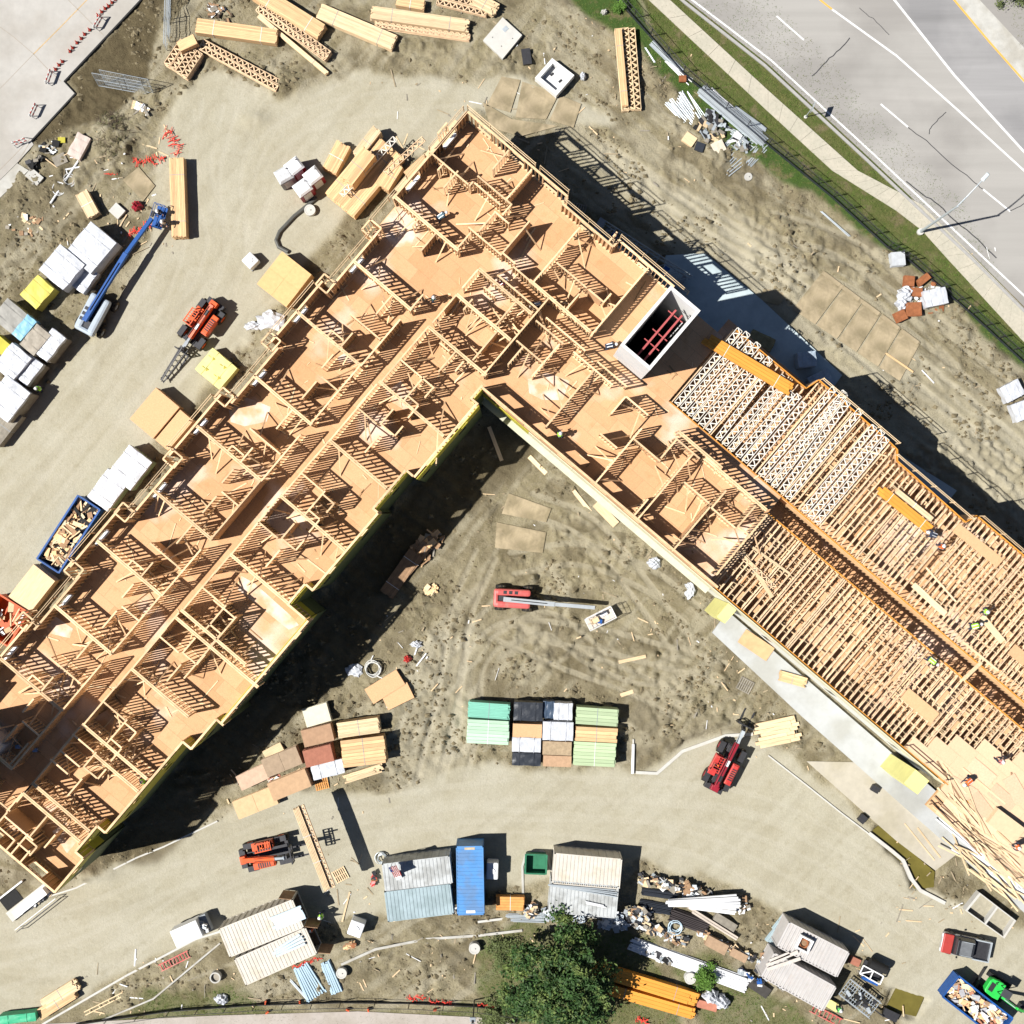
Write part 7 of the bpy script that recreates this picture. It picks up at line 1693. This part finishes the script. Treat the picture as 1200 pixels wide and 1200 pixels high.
# grass tufts
ys,xs = np.nonzero((grass>.55)&inside); sel = rng.choice(len(ys),min(len(ys),15000)); V=[];F=[]
for i in sel:
    px,py = PX[ys[i],xs[i]]+U(-1.2,1.2),PY[ys[i],xs[i]]+U(-1.2,1.2); z = Z[ys[i],xs[i]]; c = at(px,py)
    for k in range(3):
        a = U(0,6.28); h = U(.05,.16); l = U(.03,.14); o = len(V); w = .03; t = Vector((math.cos(a),math.sin(a),0)); b_ = Vector((-t.y,t.x,0)); p = Vector((c.x+U(-.1,.1),c.y+U(-.1,.1),z-.01)); V += [p-b_*w,p+b_*w,p+t*l+Vector((0,0,h))]; F.append((o,o+1,o+2))
me = bpy.data.meshes.new('grass'); me.from_pydata([tuple(v) for v in V],[],F); me.materials.append(GRASSM); tag(link('grass',me),'short green grass growing along the fence and verge',kind='stuff')
# clods of earth and stones
ys,xs = np.nonzero((mud>.6)&inside&(padm<.1)); pr = (clodmask[ys,xs]*1.0+.06); pr /= pr.sum(); sel = rng.choice(len(ys),26000,p=pr); V=[];F=[]
T = [(0,0,1),(1,0,0),(0,1,0),(-1,0,0),(0,-1,0),(0,0,-1)]; TF = [(0,1,2),(0,2,3),(0,3,4),(0,4,1),(5,2,1),(5,3,2),(5,4,3),(5,1,4)]
for i in sel:
    px,py = PX[ys[i],xs[i]]+U(-1.2,1.2),PY[ys[i],xs[i]]+U(-1.2,1.2); c = at(px,py); z = Z[ys[i],xs[i]]; s = .03+.17*random.random()**4*1.4; o = len(V); a = U(0,3)
    for q in T:
        x,y = q[0]*math.cos(a)-q[1]*math.sin(a),q[0]*math.sin(a)+q[1]*math.cos(a); k = s*U(.6,1.3); V.append((c.x+x*k*1.3,c.y+y*k,z+q[2]*k*.75))
    F += [tuple(o+j for j in f) for f in TF]
me = bpy.data.meshes.new('earth_clods'); me.from_pydata(V,[],F); me.materials.append(CLOD); tag(link('earth_clods',me),'loose clods of earth scattered over the churned mud',kind='stuff')
# building litter: splinters, offcuts, pebbles of white scrap
m = MB(); rs = random.Random(11)
zones = [((560,560),(880,860),70),((60,150),(210,300),110),((420,90),(640,200),40),((560,20),(820,250),90),((430,720),(560,830),40),((820,280),(1190,560),60),((400,1090),(640,1180),60),((640,560),(860,760),45),((820,760),(960,900),40),((1050,980),(1200,1090),70),((100,1120),(300,1190),50),((880,1080),(1060,1200),60),((250,850),(460,960),40),((380,1000),(450,1090),20)]
for (x0,y0),(x1,y1),n_ in zones:
    for i in range(n_):
        x,y = rs.uniform(x0,x1),rs.uniform(y0,y1); c = at(x,y); z = max(0,gz(x,y))+.03; a = rs.uniform(0,3.14); l = rs.choice((.1,.15,.2,.3,.5,.9,1.4))*rs.uniform(.7,1.2); d = Vector((math.cos(a),math.sin(a),rs.uniform(-.05,.05)))*l/2; p = Vector((c.x,c.y,z)); m.beam(p-d,p+d,rs.uniform(.04,.13),.03,mi=rs.choice((0,0,0,1,1,2,3)))
o = m.build('litter',[LUMP,M('dull_wood',(.36,.29,.19),.9,.2,3),WHITEP,GREYW]); tag(o,'splinters and offcuts littering the ground',kind='stuff')
# heaps of mixed scrap in the debris yard and along the containers
def scrap(px, py, Lp, Wp, ang, h, n_, label, mats, mx=.8):
    c, rz = place(px,py,ang,h/2); o = rubbish(pm(Lp),pm(Wp),h,c,rz,label,n_,mats,0,1,mx,'scrap'); return o
DKS = [BLACK,DARK,BROWNW,WHITEP,GREYW,LUMP,STEEL]
scrap(775,1035,60,16,12,.9,90,'mixed dark scrap along the top of the debris yard',DKS,.7); scrap(815,1045,50,20,22,.8,60,'mixed scrap around the white pipes',DKS,.7); scrap(750,1075,36,30,10,1.0,120,'brown and white scrap beside the container under the tree',DKS,.7); scrap(720,1078,40,26,5,1.0,120,'white and grey rubbish heap at the tree edge',[WHITEP2,STEEL,WRAPB,GREYM,WHITEP],.5); scrap(660,1074,60,14,4,.8,110,'white and grey rubbish along the grey white container',[WHITEP2,STEEL,WRAPB,GREYM],.5); scrap(780,1095,60,16,22,.6,90,'mixed scrap at the foot of the debris yard',DKS,.7); scrap(622,1068,22,20,0,.6,50,'brown scrap between the orange planks and the container',DKS,.5); scrap(870,1060,24,22,-30,.6,40,'dark scrap at the end of the white pipes',DKS,.5)
scrap(900,1130,30,16,40,.9,40,'grey scrap beside the white containers',DKS,.6); scrap(880,1145,40,10,33,.5,40,'blue and dark scrap along the lower kerb',[BLUE,DARK,STEEL,WHITEP],.5); scrap(1130,980,30,30,30,.3,60,'pale scrap in the mud beside the white pipes',[GREYW,CONC,BROWNW,LUMP],.6); scrap(40,190,26,14,-40,.6,30,'black netting and scrap at the tip of the concrete pad',[BLACK,DARK,BLACK,GREYW],.6); scrap(165,128,26,16,20,.4,26,'broken frames of timber beside the brush heap',[LUMP,WHITEP,GREYW],1.2); scrap(438,1030,10,20,10,.5,26,'red tool heap between the pallet and the grey container',[RUST,RED,DARK],.5); scrap(535,1068,60,8,0,.5,60,'dark scrap along the foot of the containers',DKS,.6); scrap(48,1052,40,10,-38,.5,26,'planks and scrap cluttering the white stair form',[LUMP,WHITEP,DARK,GREYW],.9)
scrap(410,1108,20,10,-12,.5,24,'brown broken crate behind the white tank',[BROWNW,LUM,RUST],.7)
scrap(700,310,70,10,34,.4,40,'dull offcuts in the shade behind the building',[GREYW,BROWNW,DARK],.8); scrap(500,640,50,30,-50,.4,50,'boards and offcuts in the shade of the left wing',[BROWNW,GREYW,LUM],1.4); scrap(505,690,20,20,-40,.4,20,'tan offcuts at the shade edge of the left wing',[LUM,LUMP],1.0); scrap(320,910,20,20,-20,.5,24,'white and red scraps between the grouped stacks',[WHITEP,REDW,LUMP],.8)
# churned rubble round the right end, and boards strewn inside the dark inner corner

# clutter on the courtyard lift platform
for (x,y,l,w,a,h,mt,lb) in ((697,727,10,6,-27,.35,LUMP,'tan box on the courtyard lift platform'),(707,719,9,5,-27,.3,WHITEP2,'white case on the courtyard lift platform'),(703,728,5,5,10,.3,BLUE,'blue bucket on the courtyard lift platform')):
    c, rz = place(x,y,a,1.0); L,W = pm(l),pm(w); m = MB(); m.bx(-L/2,L/2,-W/2,W/2,0,h); tag(m.build('tool_case',mt,None,(c.x,c.y,1.03),rz,bevel=.03),lb,'tool case')
# studs, offcuts and bundles strewn over the finished deck
rs = random.Random(33); inner = MB(); cnt = 0
for k in range(900):
    s_,t_ = rs.uniform(.5,39),rs.uniform(.5,62)
    inw = (s_ < 15 and t_ < 60) or (s_ < 39 and 0.5 < t_ < 15.5)
    if not inw or (sE-3.4 < s_ < sE+.4 and t_ < tE+6.6) : continue
    if s_ > 27.5 and t_ < 7.3: continue
    if rs.random() < .45: continue
    a = rs.choice((0,R(90)))+rs.gauss(0,.35); l = rs.choice((.25,.4,.6,1.2,2.2))*rs.uniform(.7,1.2); d = Vector((math.cos(a),math.sin(a),0))*l/2; p = LP(s_,t_,ZD+.03)
    inner.beam(p-d,p+d,rs.uniform(.05,.14),.04,mi=rs.choice((0,0,1,2)))
o = inner.build('deck_offcuts',[LUMP,FRAMEW,M('dark_offcut',(.40,.24,.12),.8,.2,3)],BLD); o['kind']='stuff'

# loose sheets and boards on the new deck at the lower right, and pale boards spilling off its edge
rs = random.Random(51); pm2 = MB(); pm2.bx(-1.21,1.21,-.605,.605,0,.02); pme2 = pm2.mesh('loose_sheet',M('loose_osb',(.72,.50,.33),.8,.12,6,.05,rnd=.14))
for i,(x,y,a) in enumerate(((1128,925,30),(1150,945,52),(1175,935,41),(1120,950,36),(1160,975,44),(1186,990,38),(1150,905,40),(1190,925,60),(1172,1012,41))):
    c = at(x,y,ZD+.08); o = link('loose_sheet',pme2,None,(c.x,c.y,ZD+.06+.003*i),-R(a)); tag(o,ORD[i]+' loose panel of the sheets strewn over the new deck, from the yellow balcony','panel','loose panels on the new deck')
bmesh_l = {}
for i in range(26):
    x,y = 1112+83*(i+rs.random()*.8)/26,0; y = 925+(x-1112)*.95+rs.uniform(-8,34); l = rs.choice((2.4,3,3.6,4.8)); a = rs.gauss(47,9); c = at(x,y,ZD+.1)
    if l not in bmesh_l: q = MB(); q.bx(-l/2,l/2,-.07,.07,0,.04); bmesh_l[l] = q.mesh('loose_board',LUMP)
    o = link('loose_board',bmesh_l[l],None,(c.x,c.y,ZD+.09+.012*(i%6)),-R(a)); tag(o,ORD[i]+' pale loose board from the left in the heap along the new deck edge','board','loose boards heaped along the new deck edge')
for i in range(22):
    x = 1120+76*(i+rs.random()*.8)/22; y = 992+(x-1120)*.82+rs.uniform(-6,16); l = rs.choice((2.4,3.6,4.8)); a = rs.gauss(42,10); c = at(x,y,.6)
    if l not in bmesh_l: q = MB(); q.bx(-l/2,l/2,-.07,.07,0,.04); bmesh_l[l] = q.mesh('loose_board',LUMP)
    o = link('loose_board',bmesh_l[l],None,(c.x,c.y,.5+.03*(i%5)),-R(a)); o.rotation_euler.y = rs.gauss(0,.05); tag(o,ORD[i]+' pale board from the left spilling over the white pipes at the corner','board','pale boards over the white pipes')
# printed triangles on the yellow pallet
yp = [o for o in bpy.data.objects if o.get('label','').startswith('bright yellow pallet')][0]
for (x,y) in ((-.75,.5),(.55,.6),(-.55,-.55),(.7,-.5)):
    m = MB(); m.prism([(x-.16,y-.12),(x+.16,y-.12),(x,y+.16)],1.335,1.345); m.build('printed_mark',M('dark_yellow_print',(.45,.38,.06)),yp)
    m = MB(); m.bx(x+.25,x+.55,y-.02,y+.02,1.335,1.343); m.build('printed_line',M('dark_yellow_print',(.45,.38,.06)),yp)

# more metal stock tangled by the verge, and scrap along the edges
for (x,y,l,w,a,n_,lb) in ((822,150,40,10,62,5,'short steel tubes thrown over the scrap pallet'),(848,118,50,6,48,4,'loose steel strips lying between the tube bundle and the studs'),(868,160,44,10,30,5,'crossed steel tubes on the stud stack'),(886,182,30,12,-52,5,'short steel tubes at the lower end of the stud stack'),(795,84,40,6,40,4,'pale steel strips in the grass below the rusty box'),(842,196,30,5,-30,3,'short pair of tubes in the mud below the beige box')):
    pipes(x,y,l,w,a,lb,STEEL if n_!=4 else PVC,.05,n_,1,fan=.12,name='steel_tubes')
scrap(834,150,40,34,40,.7,70,'tangled metal offcuts round the scrap pallet',[STEEL,DARK,GREYW,STEEL,LUMP,BLACK],.9); scrap(868,168,30,20,40,.5,30,'metal offcuts at the foot of the stud stack',[STEEL,DARK,GREYW,WHITEP],1.1)
scrap(850,1108,80,12,26,.5,70,'scrap strewn along the kerb right of the tree',DKS,.8); scrap(905,1148,50,12,32,.5,50,'scrap along the kerb below the white containers',DKS,.8); scrap(770,1120,60,12,22,.4,60,'dark scrap and sheeting in the tree shade',[BLACK,DARK,GREYW,STEEL,WHITEP],.8); scrap(960,1165,40,10,30,.5,40,'timber and metal scrap under the rack frame',DKS,.8)
scrap(40,214,30,14,-40,.3,14,'mixed scrap at the lower tip of the concrete pad',[GREYW,BLACK,WHITEP,LUMP,DARK],.7); scrap(58,176,30,14,20,.3,12,'mixed scrap beside the pinkish crate',[GREYW,BLACK,WHITEP,LUMP,STEEL],.8); scrap(30,262,50,30,10,.2,26,'small scraps in the mud at the left edge',[WHITEP,GREYW,LUMP,BROWNW],.4); scrap(255,15,40,20,20,.4,30,'brush and scrap behind the level lumber bundle',[GREYW,BROWNW,WHITEP,BARK],.7); scrap(1085,350,50,40,0,.3,40,'scraps round the rust brown stacks',[RUST,WHITEP,GREYW],.5)
